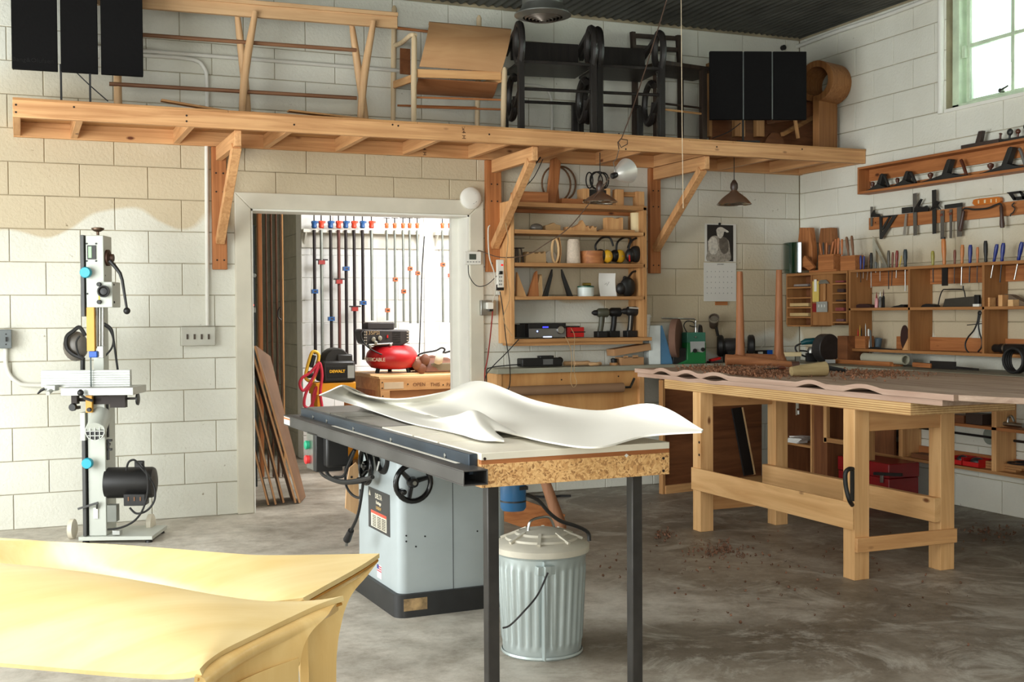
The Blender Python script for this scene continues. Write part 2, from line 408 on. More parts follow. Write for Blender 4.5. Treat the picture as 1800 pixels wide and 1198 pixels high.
structure('floor', M(fm).box(-2.6, -3, -.12, 8.2, 14, 0))

# back wall of painted concrete blocks, with the doorway cut out
DX0, DX1, DZ = 1.40, 2.93, 2.0          # doorway opening
BW, BH, G = .4064, .2032, .0019
Z0 = .215
def block_mesh(w, h, mat=BLOCKM, d=.03):
    m = M(mat, smooth=25); c = .0035; e = G
    x0, x1, z0, z1 = e, w-e, e, h-e
    m.v = [(x0,d,z0),(x1,d,z0),(x1,d,z1),(x0,d,z1),(x0,c,z0),(x1,c,z0),(x1,c,z1),(x0,c,z1),
           (x0+c,0,z0+c),(x1-c,0,z0+c),(x1-c,0,z1-c),(x0+c,0,z1-c)]
    m.f = [(3,2,1,0),(0,1,5,4),(1,2,6,5),(2,3,7,6),(3,0,4,7),(4,5,9,8),(5,6,10,9),(6,7,11,10),(7,4,8,11),(8,9,10,11)]
    return m.mesh('block')
_bc = {}
def put_block(parent, x, z, w, h, rz=0, origin=(0,0), mat=BLOCKM):
    k = (round(w, 3), round(h, 3), mat.name)
    if k not in _bc: _bc[k] = block_mesh(w, h, mat)
    o = bpy.data.objects.new('block', _bc[k]); COL.objects.link(o); o.parent = parent
    j = random.uniform(0, .0016)
    if rz == 0: o.location = (x, origin[1]+j, z)
    else: o.location = (origin[0]+j, -x, z); o.rotation_euler = (0, 0, rz)
def lay(parent, x0, x1, zmax, offA, offB, holes, rz=0, origin=(0,0), mat=BLOCKM):
    z = 0; k = -1
    while z < zmax-.03:
        h = Z0 if k < 0 else BH
        h = min(h, zmax-z)
        off = offA if k % 2 == 0 else offB
        n0 = math.floor((x0-off)/BW)
        x = off+n0*BW
        while x < x1:
            a, b_ = max(x, x0), min(x+BW, x1)
            segs = [(a, b_)]
            for hx0, hx1, hz0, hz1 in holes:
                if z+h > hz0+.02 and z < hz1-.02:
                    ns = []
                    for p, q in segs:
                        if q <= hx0 or p >= hx1: ns.append((p, q)); continue
                        if p < hx0: ns.append((p, hx0))
                        if q > hx1: ns.append((hx1, q))
                    segs = ns
            for p, q in segs:
                if q-p > .03: put_block(parent, p, z, q-p, h, rz, origin, mat)
            x += BW
        z += h; k += 1
CEIL = 3.475
wb = M(MORTAR)
t0, t1 = WY+.008, WY+.19
wb.box(-2.6, t0, 0, DX0, t1, 3.7).box(DX1, t0, 0, WX+.4, t1, 3.7).box(DX0, t0, DZ, DX1, t1, 3.7)
wall_back = structure('wall_back', wb)
lay(wall_back, -.55, WX, CEIL, .15, -.055, [(DX0-.03, DX1+.03, 0, DZ+.03)], 0, (0, WY))
structure('wall_back_side', M(BLOCKM).box(-2.6, WY, 0, -.55, WY+.02, 3.7))

# right wall with the high window
WY0, WY1, WZ0 = 4.35, 6.13, 2.655
wr = M(MORTAR)
wr.box(WX+.008, -3, 0, WX+.2, WY0, 3.7).box(WX+.008, WY1, 0, WX+.2, WY+.19, 3.7).box(WX+.008, WY0, 0, WX+.2, WY1, WZ0)
wall_right = structure('wall_right', wr)
# in the rotated frame x' = -y
lay(wall_right, -WY, -3.4, CEIL, -7.05, -6.85, [(-WY1, -WY0, WZ0, 9)], RZ_R, (WX, 0))
structure('wall_right_side', M(BLOCKM).box(WX, -3, 0, WX+.02, 3.4, 3.7))
# left wall with the open garage door and the wall behind the camera
wl = M(BLOCKM)
wl.box(-2.62, -3, 0, -2.45, 1.9, 3.7).box(-2.62, 6.5, 0, -2.45, WY, 3.7).box(-2.62, 1.9, 2.6, -2.45, 6.5, 3.7)
structure('wall_left', wl)
wf = M(BLOCKM)
wf.box(-2.6, -3.2, 0, -2.4, -3, 3.7).box(1.2, -3.2, 0, WX, -3, 3.7).box(-2.4, -3.2, 2.9, 1.2, -3, 3.7)
structure('wall_front', wf)

# ceiling of dark corrugated sheets
tin = plain('dark_roof_tin', (74, 74, 68), .55, .25, var=.35, scale=3, bump=.1)
structure('ceiling', M(tin).box(-2.6, -3, CEIL+.03, WX+.4, WY+.2, CEIL+.16))
def sheet_mesh():
    m = M(tin, smooth=80); L0, L1 = -3, WY-.003; wdt, pitch, a = 1.0, .068, .008; n = int(wdt/pitch*8)
    for i in range(n+1):
        x = wdt*i/n; z = a*math.sin(2*PI*x/pitch); m.v += [(x, L0, z), (x, L1, z)]
    for i in range(n): q = 2*i; m.f.append((q, q+1, q+3, q+2))
    return m.mesh('roof_sheet')
ceiling = bpy.data.objects['ceiling']; rs = sheet_mesh()
for i in range(9):
    o = bpy.data.objects.new('roof_sheet', rs); COL.objects.link(o); o.parent = ceiling
    o.location = (-2.6+i*.95, 0, CEIL+.012-.003*(i % 2))
    if -2.6+i*.95+1 > WX: o.scale = ((WX-.002-(-2.6+i*.95)), 1, 1)

# doorway surround of plaster, mitred corners
plaster = plain('grey_plaster', (204, 198, 180), .75, var=.12, scale=3.5, bump=.5)
e = .105; yf = WY-.022
tr = M(plaster, bev=.006); tr.ext([(DX0-e, 0), (DX0, 0), (DX0, DZ), (DX0-e, DZ+e)], yf, WY+.01); structure('trim_1', tr)
tr = M(plaster, bev=.006); tr.ext([(DX0, DZ), (DX1, DZ), (DX1+e, DZ+e), (DX0-e, DZ+e)], yf, WY+.01); structure('trim_2', tr)
tr = M(plaster, bev=.006); tr.ext([(DX1, 0), (DX1+e, 0), (DX1+e, DZ+e), (DX1, DZ)], yf, WY+.01); structure('trim_3', tr)
# white reveal of the doorway
rv = M(WHITE()); rv.box(DX1-.012, WY-.01, 0, DX1+.01, WY+.2, DZ); structure('trim_4', rv)
rv = M(WHITE()); rv.box(DX0-.01, WY-.01, 0, DX0+.012, WY+.2, DZ); structure('trim_5', rv)
rv = M(WHITE()); rv.box(DX0, WY-.01, DZ-.012, DX1, WY+.2, DZ+.01); structure('trim_6', rv)
rv = M(WHITE()); rv.box(DX1-.06, WY+.19, 0, DX1+.02, WY+.24, DZ+.02); structure('trim_7', rv)

# store room behind the doorway
RY = 10.4
mr = M(REARM); mr.box(2.332, RY+.008, 0, 6.4, RY+.2, 3.1)
wall_rear = structure('wall_rear', mr)
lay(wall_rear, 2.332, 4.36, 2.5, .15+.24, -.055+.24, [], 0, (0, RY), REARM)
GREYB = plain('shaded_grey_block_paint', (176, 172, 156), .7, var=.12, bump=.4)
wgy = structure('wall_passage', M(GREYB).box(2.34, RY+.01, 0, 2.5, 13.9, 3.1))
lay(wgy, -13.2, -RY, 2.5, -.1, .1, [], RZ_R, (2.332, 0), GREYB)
structure('wall_rear_far', M(BLOCKM).box(-1, 13.9, 0, 3, 14, 3.1))
structure('ceiling_store', M(WHITE()).box(.2, WY+.2, 2.95, 6.4, 14, 3.05))
structure('wall_store_right', M(WHITE()).box(5.4, WY+.2, 0, 5.5, RY, 3.0))
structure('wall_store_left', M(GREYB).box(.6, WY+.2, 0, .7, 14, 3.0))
# pilaster on the bright wall
structure('trim_8', M(REARM).box(3.49, RY-.02, 0, 3.59, RY, 2.9))

# high window: painted timber frame, four panes in view
wt = T('window_1', None, None, (WX, (WY0+WY1)/2, WZ0), RZ_R, kind='structure')
gp = plain('pale_green_frame_paint', (196, 212, 184), .5, var=.2)
glass = plain('window_glass', (235, 245, 240), .03, trans=1, var=0)
h = .83; L = (WY1-WY0)/2
for (a, b_, c_, d) in ((-L, -L+.06, 0, h), (L-.06, L, 0, h), (-L, L, 0, .035), (-L, L, h-.03, h)):
    wt.part('frame_member', M(gp, bev=.003).box(a, .06, c_, b_, .16, d))
sash = []
xs = [-L+.09, wt.pl(1784, 80, .13).x, -L+.09+2*(wt.pl(1784, 80, .13).x+L-.09), L-.09]
for i in range(3):
    for j in range(2):
        x0, x1 = xs[i], xs[i+1]; z0 = .05+j*.37; z1 = z0+.37
        wt.part('pane', M(glass).box(x0+.008, .128, z0+.008, x1-.008, .132, z1-.008))
for x in xs: wt.part('glazing_bar', M(gp, bev=.002).box(x-.014, .11, .04, x+.014, .15, h-.03))
for z in (.05, .42, .79): wt.part('glazing_bar', M(gp, bev=.002).box(xs[0], .112, z-.012, xs[-1], .148, z+.012))
lt = M(STEEL()); q = wt.pl(1770, 165, .1); lt.cyl((q.x-.03, .1, .065), (q.x-.03, .07, .065), .014, n=10); lt.bar((q.x-.03, .075, .065), (q.x+.04, .075, .085), .012, .01)
wt.part('latch', lt)
bk = M(gp); bk.box(-L+.06, .085, .34, -L+.088, .11, .42); wt.part('sash_bracket', bk)
# round plaster bead down the window reveal
bd = M(WHITE()); bd.cyl((WX-.005, WY1+.035, WZ0-.02), (WX-.005, WY1+.035, CEIL), .022, n=12); structure('trim_9', bd)
st = M(WHITE()); st.box(WX-.012, WY0, WZ0-.02, WX+.15, WY1, WZ0+.002); structure('trim_10', st)
# greenery outside, seen only as brightness through the panes
# ------------------------------------------------------------------ helpers for parts given by their outline on a local plane
def R(t, name, mat, x0, y0, x1, y1, ly=0, dy=.02, bev=0, parent=None, label=None):
    m = M(mat, bev=bev); t.rect(m, x0, y0, x1, y1, ly, dy); return t.part(name, m, parent, label)
def disc(t, name, mat, cx, cy, rpx, ly, d, n=24, parent=None, label=None, prof=None):
    c = t.pl(cx, cy, ly); r = (t.pl(cx+rpx, cy, ly)-c).length; m = M(mat)
    m.lathe([(r, 0), (r, d*.75), (r*.86, d)] if prof is None else [(a*r, b_*d) for a, b_ in prof], c, (0, -1, 0), n)
    return t.part(name, m, parent, label)
def P(t, pts, ly=0): return [t.pl(x, y, ly if len(q) == 0 else q[0]) for x, y, *q in pts]

# ------------------------------------------------------------------ bandsaw
grey = plain('machine_grey_paint', (184, 187, 177), .45, var=.04)
teal = plain('teal_plastic', (0, 158, 180), .4, var=.08)
yel = plain('mustard_paint', (214, 158, 62), .5, var=.08)
blue = plain('blue_plastic', (20, 84, 176), .45, var=.08)
dgrey = plain('dark_grey_plastic', (66, 66, 64), .5, var=.2)
alu = plain('brushed_aluminium', (176, 178, 172), .4, .5, var=.08)
t = T('bandsaw', 'pale grey floor bandsaw with a black motor standing by the left wall', 'bandsaw', (.49, 7.02, 0), math.radians(-20))
col = M(grey, bev=.004)
a = t.pl(150, 413.4); b = t.pl(182.7, 495); c = t.pl(198, 540)
col.ext([(a.x, a.z), (b.x, a.z), (b.x, b.z), (c.x, b.z), (c.x, c.z), (a.x, c.z)], 0, .16)
head = t.part('upper_housing', col)
wn = R(t, 'inspection_window', BLACK(), 153, 431, 168.5, 455.6, -.006, .006)
R(t, 'window_pane', plain('green_tinted_glass', (120, 160, 110), .15), 155, 433, 161, 453, -.008, .003, parent=wn)
for sx, sy in ((152.5, 428), (169, 428), (152.5, 458.5), (169, 458.5), (153.5, 516)): disc(t, 'screw', BLACK(), sx, sy, 1.6, 0, .006, 8)
R(t, 'wheel_door', dgrey, 140.2, 412.7, 149, 556, -.01, .17, .002)
R(t, 'wheel_door', dgrey, 143.4, 774, 152, 942, -.01, .2, .002)
R(t, 'door_edge', grey, 140.5, 725, 149.5, 774, -.012, .18)
disc(t, 'door_knob', teal, 152, 478.7, 10, -.02, .03)
disc(t, 'door_knob', teal, 155, 813.4, 9.7, -.03, .03)
q = t.pl(172, 413, .06); tw = M(plain('worn_bronze', (96, 76, 60), .4, .6))
tw.lathe([(.008, 0), (.008, .018), (.02, .022), (.034, .03), (.036, .04), (.02, .044)], q, (0, 0, 1)); t.part('tension_wheel', tw)
hb = M(plain('rusty_iron', (70, 44, 32), .6, .3)); q0 = t.pl(182.7, 453, .06); 
hb.lathe([(.047, 0), (.047, .03), (.034, .034), (.034, .036), (.022, .036), (.022, .055)], q0, (1, 0, 0), 20); t.part('lever_hub', hb)
lv = M(BLACK()); pts = P(t, [(193, 458), (202, 468), (211, 480), (215, 492), (223, 543)], .02); lv.tube(pts, [.012, .011, .010, .009, .007], 10)
q = pts[-1]; lv.sph((q.x, q.y, q.z-.01), .02); t.part('tension_lever', lv)
disc(t, 'adjuster_wheel', BLACK(), 184.4, 512, 10.8, 0, .035, prof=[(.3, 0), (.3, .5), (1, .6), (1, 1), (.8, 1.05), (.55, .8), (.2, .85)])
for sx, sy in ((174.8, 499.5), (175.2, 530.5)): disc(t, 'knob', BLACK(), sx, sy, 4, 0, .022, 12)
for sx, sy in ((183.5, 484), (199, 500), (200, 531)):
    m = M(BLACK()); m.sph(t.pl(sx, sy, .03), .008, n=8, m=6); t.part('bolt', m)
R(t, 'guide_label', plain('yellow_tape', (214, 190, 40), .5), 173, 519, 175.5, 527, -.002, .002)
R(t, 'blade_guard', yel, 151.5, 540, 166.5, 617, .0, .03, .002)
gp_ = M(STEEL()); 
for x_ in (170.5, 175.5, 181): gp_.cyl(t.pl(x_, 540, .05), t.pl(x_, 612, .05), .007 if x_ != 175.5 else .009, n=10)
t.part('guide_posts', gp_)
R(t, 'guide_clamp', STEEL(), 170.5, 608, 182, 629, .02, .05, .003)
R(t, 'blade_guide', blue, 156, 617, 170.5, 628, -.005, .04, .004)
bl = M(plain('blade_steel', (44, 54, 50), .5, .2)); p0 = t.pl(157.5, 628, -.04); p1 = t.pl(161.5, 680, -.04)
bl.box(p0.x+.003, -.04, p1.z, p1.x, -.0388, p0.z)
k = 26
for i in range(k):
    z = p1.z+(p0.z-p1.z)*i/k; dz = (p0.z-p1.z)/k
    bl.add([(p0.x+.003, -.04, z), (p0.x-.001, -.0394, z+.001), (p0.x+.003, -.04, z+dz*.8), (p0.x+.003, -.0388, z), (p0.x+.003, -.0388, z+dz*.8)], [(0,1,2),(3,4,1),(0,3,1),(1,4,2)])
t.part('saw_blade', bl)
R(t, 'column', grey, 163, 540, 183.5, 700, .22, .1, .003)
R(t, 'lower_housing', grey, 153, 700, 187.5, 941, .01, .2, .004)
# fence and table
m = M(alu, bev=.001); a = t.pl(71.7, 651, -.02); b = t.pl(228.6, 679, -.02); n = 7
for i in range(n):
    z0 = b.z+(a.z-b.z)*i/n; z1 = b.z+(a.z-b.z)*(i+.72)/n; z2 = b.z+(a.z-b.z)*(i+1)/n
    m.box(a.x, -.02, z0, b.x, .02, z1); m.box(a.x, -.014, z1, b.x, .02, z2)
t.part('rip_fence', m)
m = M(alu, bev=.002); a = t.pl(100, 682, -.16); b = t.pl(234, 694, -.16); m.box(a.x+.02, -.16, b.z, b.x, .12, a.z); t.part('table', m)
R(t, 'fence_bracket', alu, 78, 677, 97, 687, -.1, .07, .003)
m = M(alu); m.cyl(t.pl(84, 691, -.16), t.pl(92, 684, -.06), .012, n=12); t.part('fence_rail', m)
m = M(BLACK()); m.tube(P(t, [(78, 683), (72, 686), (66, 692)], -.12), [.008, .008, .004], 8); t.part('fence_lever', m)
m = M(plain('trunnion_iron', (42, 34, 30), .55, .4))
for x0, y0, x1, y1, ly in ((125, 695, 135, 710, -.05), (135, 700, 178, 705, 0), (160, 696, 196, 710, .0), (193, 694, 220, 716, -.04), (220, 699, 241, 702, 0), (122, 714, 137, 719, -.06)):
    t.rect(m, x0, y0, x1, y1, ly, .05)
t.part('trunnion', m)
disc(t, 'lock_knob', BLACK(), 129.5, 715, 7, -.05, .03, 10)
m = M(BLACK()); q = t.pl(239, 701, .0); m.lathe([(.012, 0), (.034, .005), (.036, .014), (.02, .018)], q, (1, 0, 0), 16); t.part('tilt_wheel', m)
m = M(BLACK()); m.tube(P(t, [(141, 684), (142, 693), (150, 700), (163, 704)], -.2), .008, 8); m.sph(t.pl(141.5, 690, -.2), .018); t.part('tilt_lever', m)
R(t, 'blade_cover', yel, 150, 694, 162, 725, -.04, .03, .003)
disc(t, 'cover_knob', BLACK(), 157.5, 719.5, 4, -.04, .02, 12)
# dust port with lattice
m = M(grey); q = t.pl(167.7, 757, -.1); rr = .055
for (r_, h_) in (): pass
m.lathe([(rr, 0), (rr, .012), (rr-.005, .012), (rr-.005, -.05)], q, (0, -1, 0), 28, close=False)
m.tube([q+Vector((0, .0, 0)), q+Vector((-.004, .09, .05)), q+Vector((-.006, .14, .09))], [rr, rr, rr*.9], 24)
for i in (-1, 0, 1):
    d = i*.026; l = math.sqrt(rr*rr-d*d)
    m.box(q.x+d-.0025, q.y-.012, q.z-l, q.x+d+.0025, q.y-.006, q.z+l); m.box(q.x-l, q.y-.012, q.z+d-.0025, q.x+l, q.y-.006, q.z+d+.0025)
dp = t.part('dust_port', m)
m = M(BLACK()); m.lathe([(rr-.004, 0), (rr-.004, .001)], q+Vector((0, -.001, 0)), (0, -1, 0)); t.part('port_opening', m, dp)
R(t, 'rack_rod', BLACK(), 185.5, 706, 190.5, 768, .04, .02)
m = M(BLACK())
for y_ in (776, 783, 792): m.box(*(lambda a, b: (a.x, .03, a.z, b.x, .06, b.z))(t.pl(186, y_, .03), t.pl(195 if y_ != 783 else 192, y_-4, .03)))
m.box(*(lambda a, b: (a.x, .03, a.z, b.x, .05, b.z))(t.pl(187, 775, .03), t.pl(191, 808, .03))); t.part('adjuster_block', m)
m = M(BLACK()); a = t.pl(188, 848, .06); b = t.pl(274, 848, .06); r_ = abs(t.pl(188, 821, .06).z-t.pl(188, 875, .06).z)/2
m.lathe([(r_, 0), (r_, (b.x-a.x)*.93), (r_*.93, (b.x-a.x)*.97), (r_*.6, b.x-a.x)], a, (1, 0, 0), 28); mo = t.part('motor', m)
R(t, 'wiring_box', BLACK(), 217, 868.5, 255, 888.5, -.06, .09, .003, parent=mo)
for x_ in (225.5, 236, 246.5): R(t, 'bolt', plain('brass_bolt', (120, 84, 60), .4, .7), x_-1, 873, x_+1, 880, -.064, .005, parent=mo)
R(t, 'plug_block', BLACK(), 236, 810, 252, 822, 0, .03, .004, parent=mo)
R(t, 'switch_box', plain('grey_steel', (120, 122, 114), .5, .2), 187.6, 887.7, 205, 917, .0, .06, .002)
R(t, 'bracket_plate', WHITE(), 164, 892, 172, 911, .0, .01)
m = M(dgrey); m.bar(t.pl(137, 894, -.02), t.pl(172.5, 883, -.02), .012, .012); m.bar(t.pl(171.5, 883, -.02), t.pl(170, 893, -.0), .008, .012); t.part('brake_arm', m)
# base, wheels, feet
m = M(grey, bev=.003); a = t.pl(137.6, 943.6, -.02); b = t.pl(267.8, 953, -.02)
m.box(a.x, -.02, max(b.z, .02), b.x, .33, a.z); t.part('base_plate', m)
R(t, 'pedal', alu, 197, 932, 211, 940, -.01, .05, .003)
wm = plain('cream_wheel_rubber', (214, 206, 186), .5, var=.08)
for px_, ly in ((127, .16), (265, .3)):
    q = t.pl(px_, 919, ly); r_ = .058
    m = M(wm); m.lathe([(r_*.8, -.018), (r_, -.012), (r_, .012), (r_*.8, .018)], (q.x, ly, r_), (1, 0, 0), 22); t.part('wheel', m)
for x_ in (a.x+.03, b.x-.03):
    for y_ in (.02, .3):
        m = M(BLACK()); m.lathe([(.022, 0), (.018, .012), (.006, .016), (.006, .03)], (x_, y_, 0), n=12); t.part('foot', m)
m = M(dgrey); m.cyl(t.pl(97, 925, .3), t.pl(97, 925, .301), .001, n=4)
m = M(RUBBER()); m.tube(spline(P(t, [(222, 826, -.02), (226, 812, -.03), (236, 808, -.03), (245, 818, -.1), (262, 838, -.1), (272, 858, -.1), (271, 880, -.1), (258, 897, -.1), (240, 902, -.08), (228, 892, -.07)])), .006, 8)
m.tube(spline(P(t, [(250, 815, -.06), (258, 832, -.12), (260, 860, -.12), (252, 893, -.12), (236, 915, -.1), (212, 927, -.05), (190, 930, .02)])), .006, 8); t.part('power_cord', m)
# hood of the dust hose behind the column
m = M(plain('hose_hood', (96, 90, 82), .4, var=.3)); q = t.pl(133, 608, .3)
m.sph(q, .075, .05, .09); t.part('hose_hood', m)
m = M(BLACK()); m.tube(spline(P(t, [(150, 590), (140, 575), (128, 582), (117, 592), (117, 610), (128, 622), (146, 630)], .24)), .012, 8)
m.cyl(t.pl(145.5, 628, .28), t.pl(145.5, 655, .28), .014, n=10); t.part('hose', m)
m = M(RUBBER()); m.tube(spline(P(t, [(140, 590), (134, 602), (138, 622), (146, 628)], .2)), .006, 8)
m.tube(spline(P(t, [(183, 571), (193, 580), (199, 596), (196, 612), (183, 627)], .24)), .006, 8)
m.tube(spline(P(t, [(183, 568), (196, 578), (200, 600), (207, 650)], .22)), .007, 8); t.part('cable_loop', m)

# ------------------------------------------------------------------ wall fittings left of the doorway
gs = plain('grey_switch_box', (104, 110, 110), .45, .2, var=.08)
t = T('switch_box', 'grey metal switch box at the far left end of the wall', 'switch box', (0, WY, 1.14))
R(t, 'box', gs, -2, 579, 20.5, 612, -.07, .07, .003); R(t, 'toggle', BLACK(), 9.5, 592, 12.5, 600, -.085, .016)
for y_ in (587, 605): disc(t, 'screw', BLACK(), 10.5, y_, 1.4, -.07, .003, 8)
cw = plain('conduit_white', (214, 212, 202), .5, var=.06)
def conduit(label, pts, r=.0135, name='conduit_pipe', group=None, mat=None):
    p = spline(pts, 5); c0 = Vector(pts[0]); t = T(name, label, 'pipe', (c0.x, c0.y, c0.z), group=group)
    m = M(mat or cw); m.tube([Vector(q)-c0 for q in p], r, 10); t.solo(m); return t
Y_ = WY-.018
conduit('white conduit bending right below the grey switch box at far left', [onY(10, 612, Y_), onY(10.5, 640, Y_), onY(18, 660, Y_), onY(32, 672, Y_), onY(46, 676, Y_), onY(95, 677, Y_)])
conduit('white vertical conduit dropping to the four-switch plate', [onY(364.5, 572, Y_), onY(364, 480, Y_), onY(363, 262, Y_), onY(364, 150, Y_), onY(358, 118, Y_), onY(335, 104, Y_), onY(250, 97, Y_), onY(190, 94, Y_)])
conduit('long white conduit running level along the wall above the loft', [onY(120, 78, Y_), onY(250, 89, Y_), onY(480, 107, Y_), onY(700, 124, Y_), onY(800, 131, Y_)])
conduit('thin white conduit curving down behind the black chairs', [onY(900, 148, Y_), onY(950, 152, Y_), onY(966, 165, Y_), onY(970, 190, Y_), onY(970, 232, Y_)], .011)
for i in range(0):
    pass
t = T('switch_plate', 'metal plate with four light switches left of the doorway', 'light switch', (onY(348, 590, WY).x, WY, onY(348, 590, WY).z))
R(t, 'plate', plain('satin_cover_plate', (186, 184, 172), .4, .5, var=.1), 318, 574, 379, 607, -.05, .05, .004)
for i in range(4): R(t, 'toggle', plain('brown_toggle', (70, 58, 46), .5), 328+i*12.5, 587, 331.5+i*12.5, 596, -.062, .013)
t = T('smoke_detector', 'round white smoke detector at the corner of the doorway surround', 'smoke detector', (onY(826, 348, WY).x, WY-.022, onY(826, 348, WY).z))
disc(t, 'body', WHITE(), 826.5, 348.5, 18, 0, .035, 36, prof=[(1, 0), (1, .5), (.88, .8), (.5, 1), (.1, 1)])
for x_, y_ in ((833, 341), (835, 355)):
    m = M(BLACK()); m.bar(t.pl(x_-3, y_+3, -.033), t.pl(x_+3, y_-1, -.033), .003, .003); t.part('slot', m)
t = T('thermostat', 'small white thermostat on the right side of the doorway surround', 'thermostat', (onY(831, 453, WY).x, WY-.022, onY(831, 453, WY).z))
R(t, 'case', WHITE(), 817, 441.5, 846, 465, -.025, .025, .003); R(t, 'display', plain('lcd', (70, 76, 66), .3), 825, 446, 837, 456, -.027, .002)
for x_ in (821, 826, 831, 836, 841): R(t, 'button', plain('grey_button', (150, 150, 144), .5), x_, 459, x_+3, 461, -.027, .002)
# ------------------------------------------------------------------ timber storage loft along the back wall
LZ0, LZ1, LY = 2.392, 2.487, 6.93
t = T('storage_loft', 'long timber loft shelf running along the back wall under the ceiling', 'shelf', (2.9, WY-.02, LZ0))
X0, X1 = -.023, WX-.002
def LB(name, mat, x0, y0, z0, x1, y1, z1, bev=.003, **k):
    m = M(mat, bev=bev); o = t.loc; m.box(x0-o.x, y0-o.y, z0-o.z, x1-o.x, y1-o.y, z1-o.z); return t.part(name, m, **k)
LB('front_beam', fir('x'), X0, LY, LZ0, X1, LY+.04, LZ1)
LB('back_beam', fir('x'), X0, WY-.045, LZ0, X1, WY-.002, LZ1-.004)
# joists where the photo shows them: bottom end at the front beam
for px_ in (45, 133, 320, 560, 700, 850, 985, 1120, 1290, 1470): pass
jx = [X0+.02, .32, .93, 1.5, 1.98, 2.45, 2.93, 3.42, 3.93, 4.42, 4.98, 5.46, X1-.02]
for x in jx: LB('joist', fir('y'), x-.02, LY+.041, LZ0+.003, x+.02, WY-.046, LZ1-.005)
nx = 5
for i in range(nx):
    a = X0+(X1-X0)*i/nx; b = X0+(X1-X0)*(i+1)/nx
    LB('deck_panel', oak('x'), a+.001, LY-.004, LZ1-.004, b-.001, WY-.002, LZ1+.01, .001)
ink = plain('stamp_ink', (74, 44, 26), .8)
for px_, py_, yy in ((815, 232, LY-.001), (746, 262, WY-.047)):
    q = onY(px_, py_, yy)-t.loc; t.text('2x4 H', ink, .035, q, (PI/2, PI/2, 0), name='stamp')
nail = plain('nail_hole', (40, 26, 16), .8)
m = M(nail)
for px_, py_ in ((28, 184), (28, 197), (130, 188), (328, 203), (328, 213), (517, 219), (690, 219), (700, 221), (860, 236), (1088, 235), (1100, 262), (1260, 258), (1340, 252), (1410, 262), (935, 228), (1212, 246)):
    q = onY(px_, py_, LY)-t.loc; m.cyl(q, q-Vector((0, .0015, 0)), .006, n=8)
t.part('nail_heads', m)
def bracket(xc, wd, label, armlen=.76):
    b = T('shelf_bracket', label, 'bracket', (xc, WY-.002, 1.59), group=None)
    z = lambda v: v-1.59
    m = M(redfir('z'), bev=.003); m.box(-wd/2, -.042, z(1.6), wd/2, 0, z(2.39)); b.part('wall_post', m)
    m = M(fir('y'), bev=.003); m.box(-.02, -armlen, z(2.3), .02, -.042, z(2.39)); b.part('arm', m)
    m = M(fir('z'), bev=.003); m.bar((0, -.045, z(1.78)), (0, -armlen+.06, z(2.305)), .05, .056, (1, 0, 0)); b.part('brace', m)
    m = M(nail)
    for zz in (1.66, 2.1, 2.22):
        for dx in (-.02, .025): m.cyl((dx, -.043, z(zz)), (dx, -.0445, z(zz)), .006, n=8)
    b.part('bolt_heads', m)
bracket(1.195, .092, 'left timber shelf bracket on the wall beside the doorway surround')
bracket(3.107, .115, 'middle timber shelf bracket between the doorway and the tool shelves')
bracket(4.417, .092, 'right timber shelf bracket beside the sheep calendar')
# loose offcuts on the loft
for i, (x0, y0, x1, y1, ly, lab) in enumerate(((238, 183, 370, 186, 7.25, 'flat brown offcut lying on the loft at the left'),
        (283, 172, 440, 188, 7.1, 'thin tapered offcut tilted on the loft near the left speaker'), (440, 185, 660, 200, 7.2, 'long thin offcut lying under the frame with crossed legs'), (506, 190, 690, 204, 7.05, 'thin strip of scrap wood on the loft edge near the ladder chair'))):
    a = onY(x0, y0, ly); b = onY(x1, y1, ly); z = LZ1+.012+.001
    s = T('wood_offcut', lab, 'offcut', (a.x, a.y, z))
    h = [.045, .0, .03, .03][i]
    m = M(oak('x'), bev=.001)
    if i == 1: m.bar((0, 0, .06), (b.x-a.x, .02, .006), .05, .012)
    elif i == 0: m.box(0, -.04, 0, b.x-a.x, .05, .035)
    else: m.bar((0, -.01, .035), (b.x-a.x, .02, .006), .06, .01)
    s.solo(m)

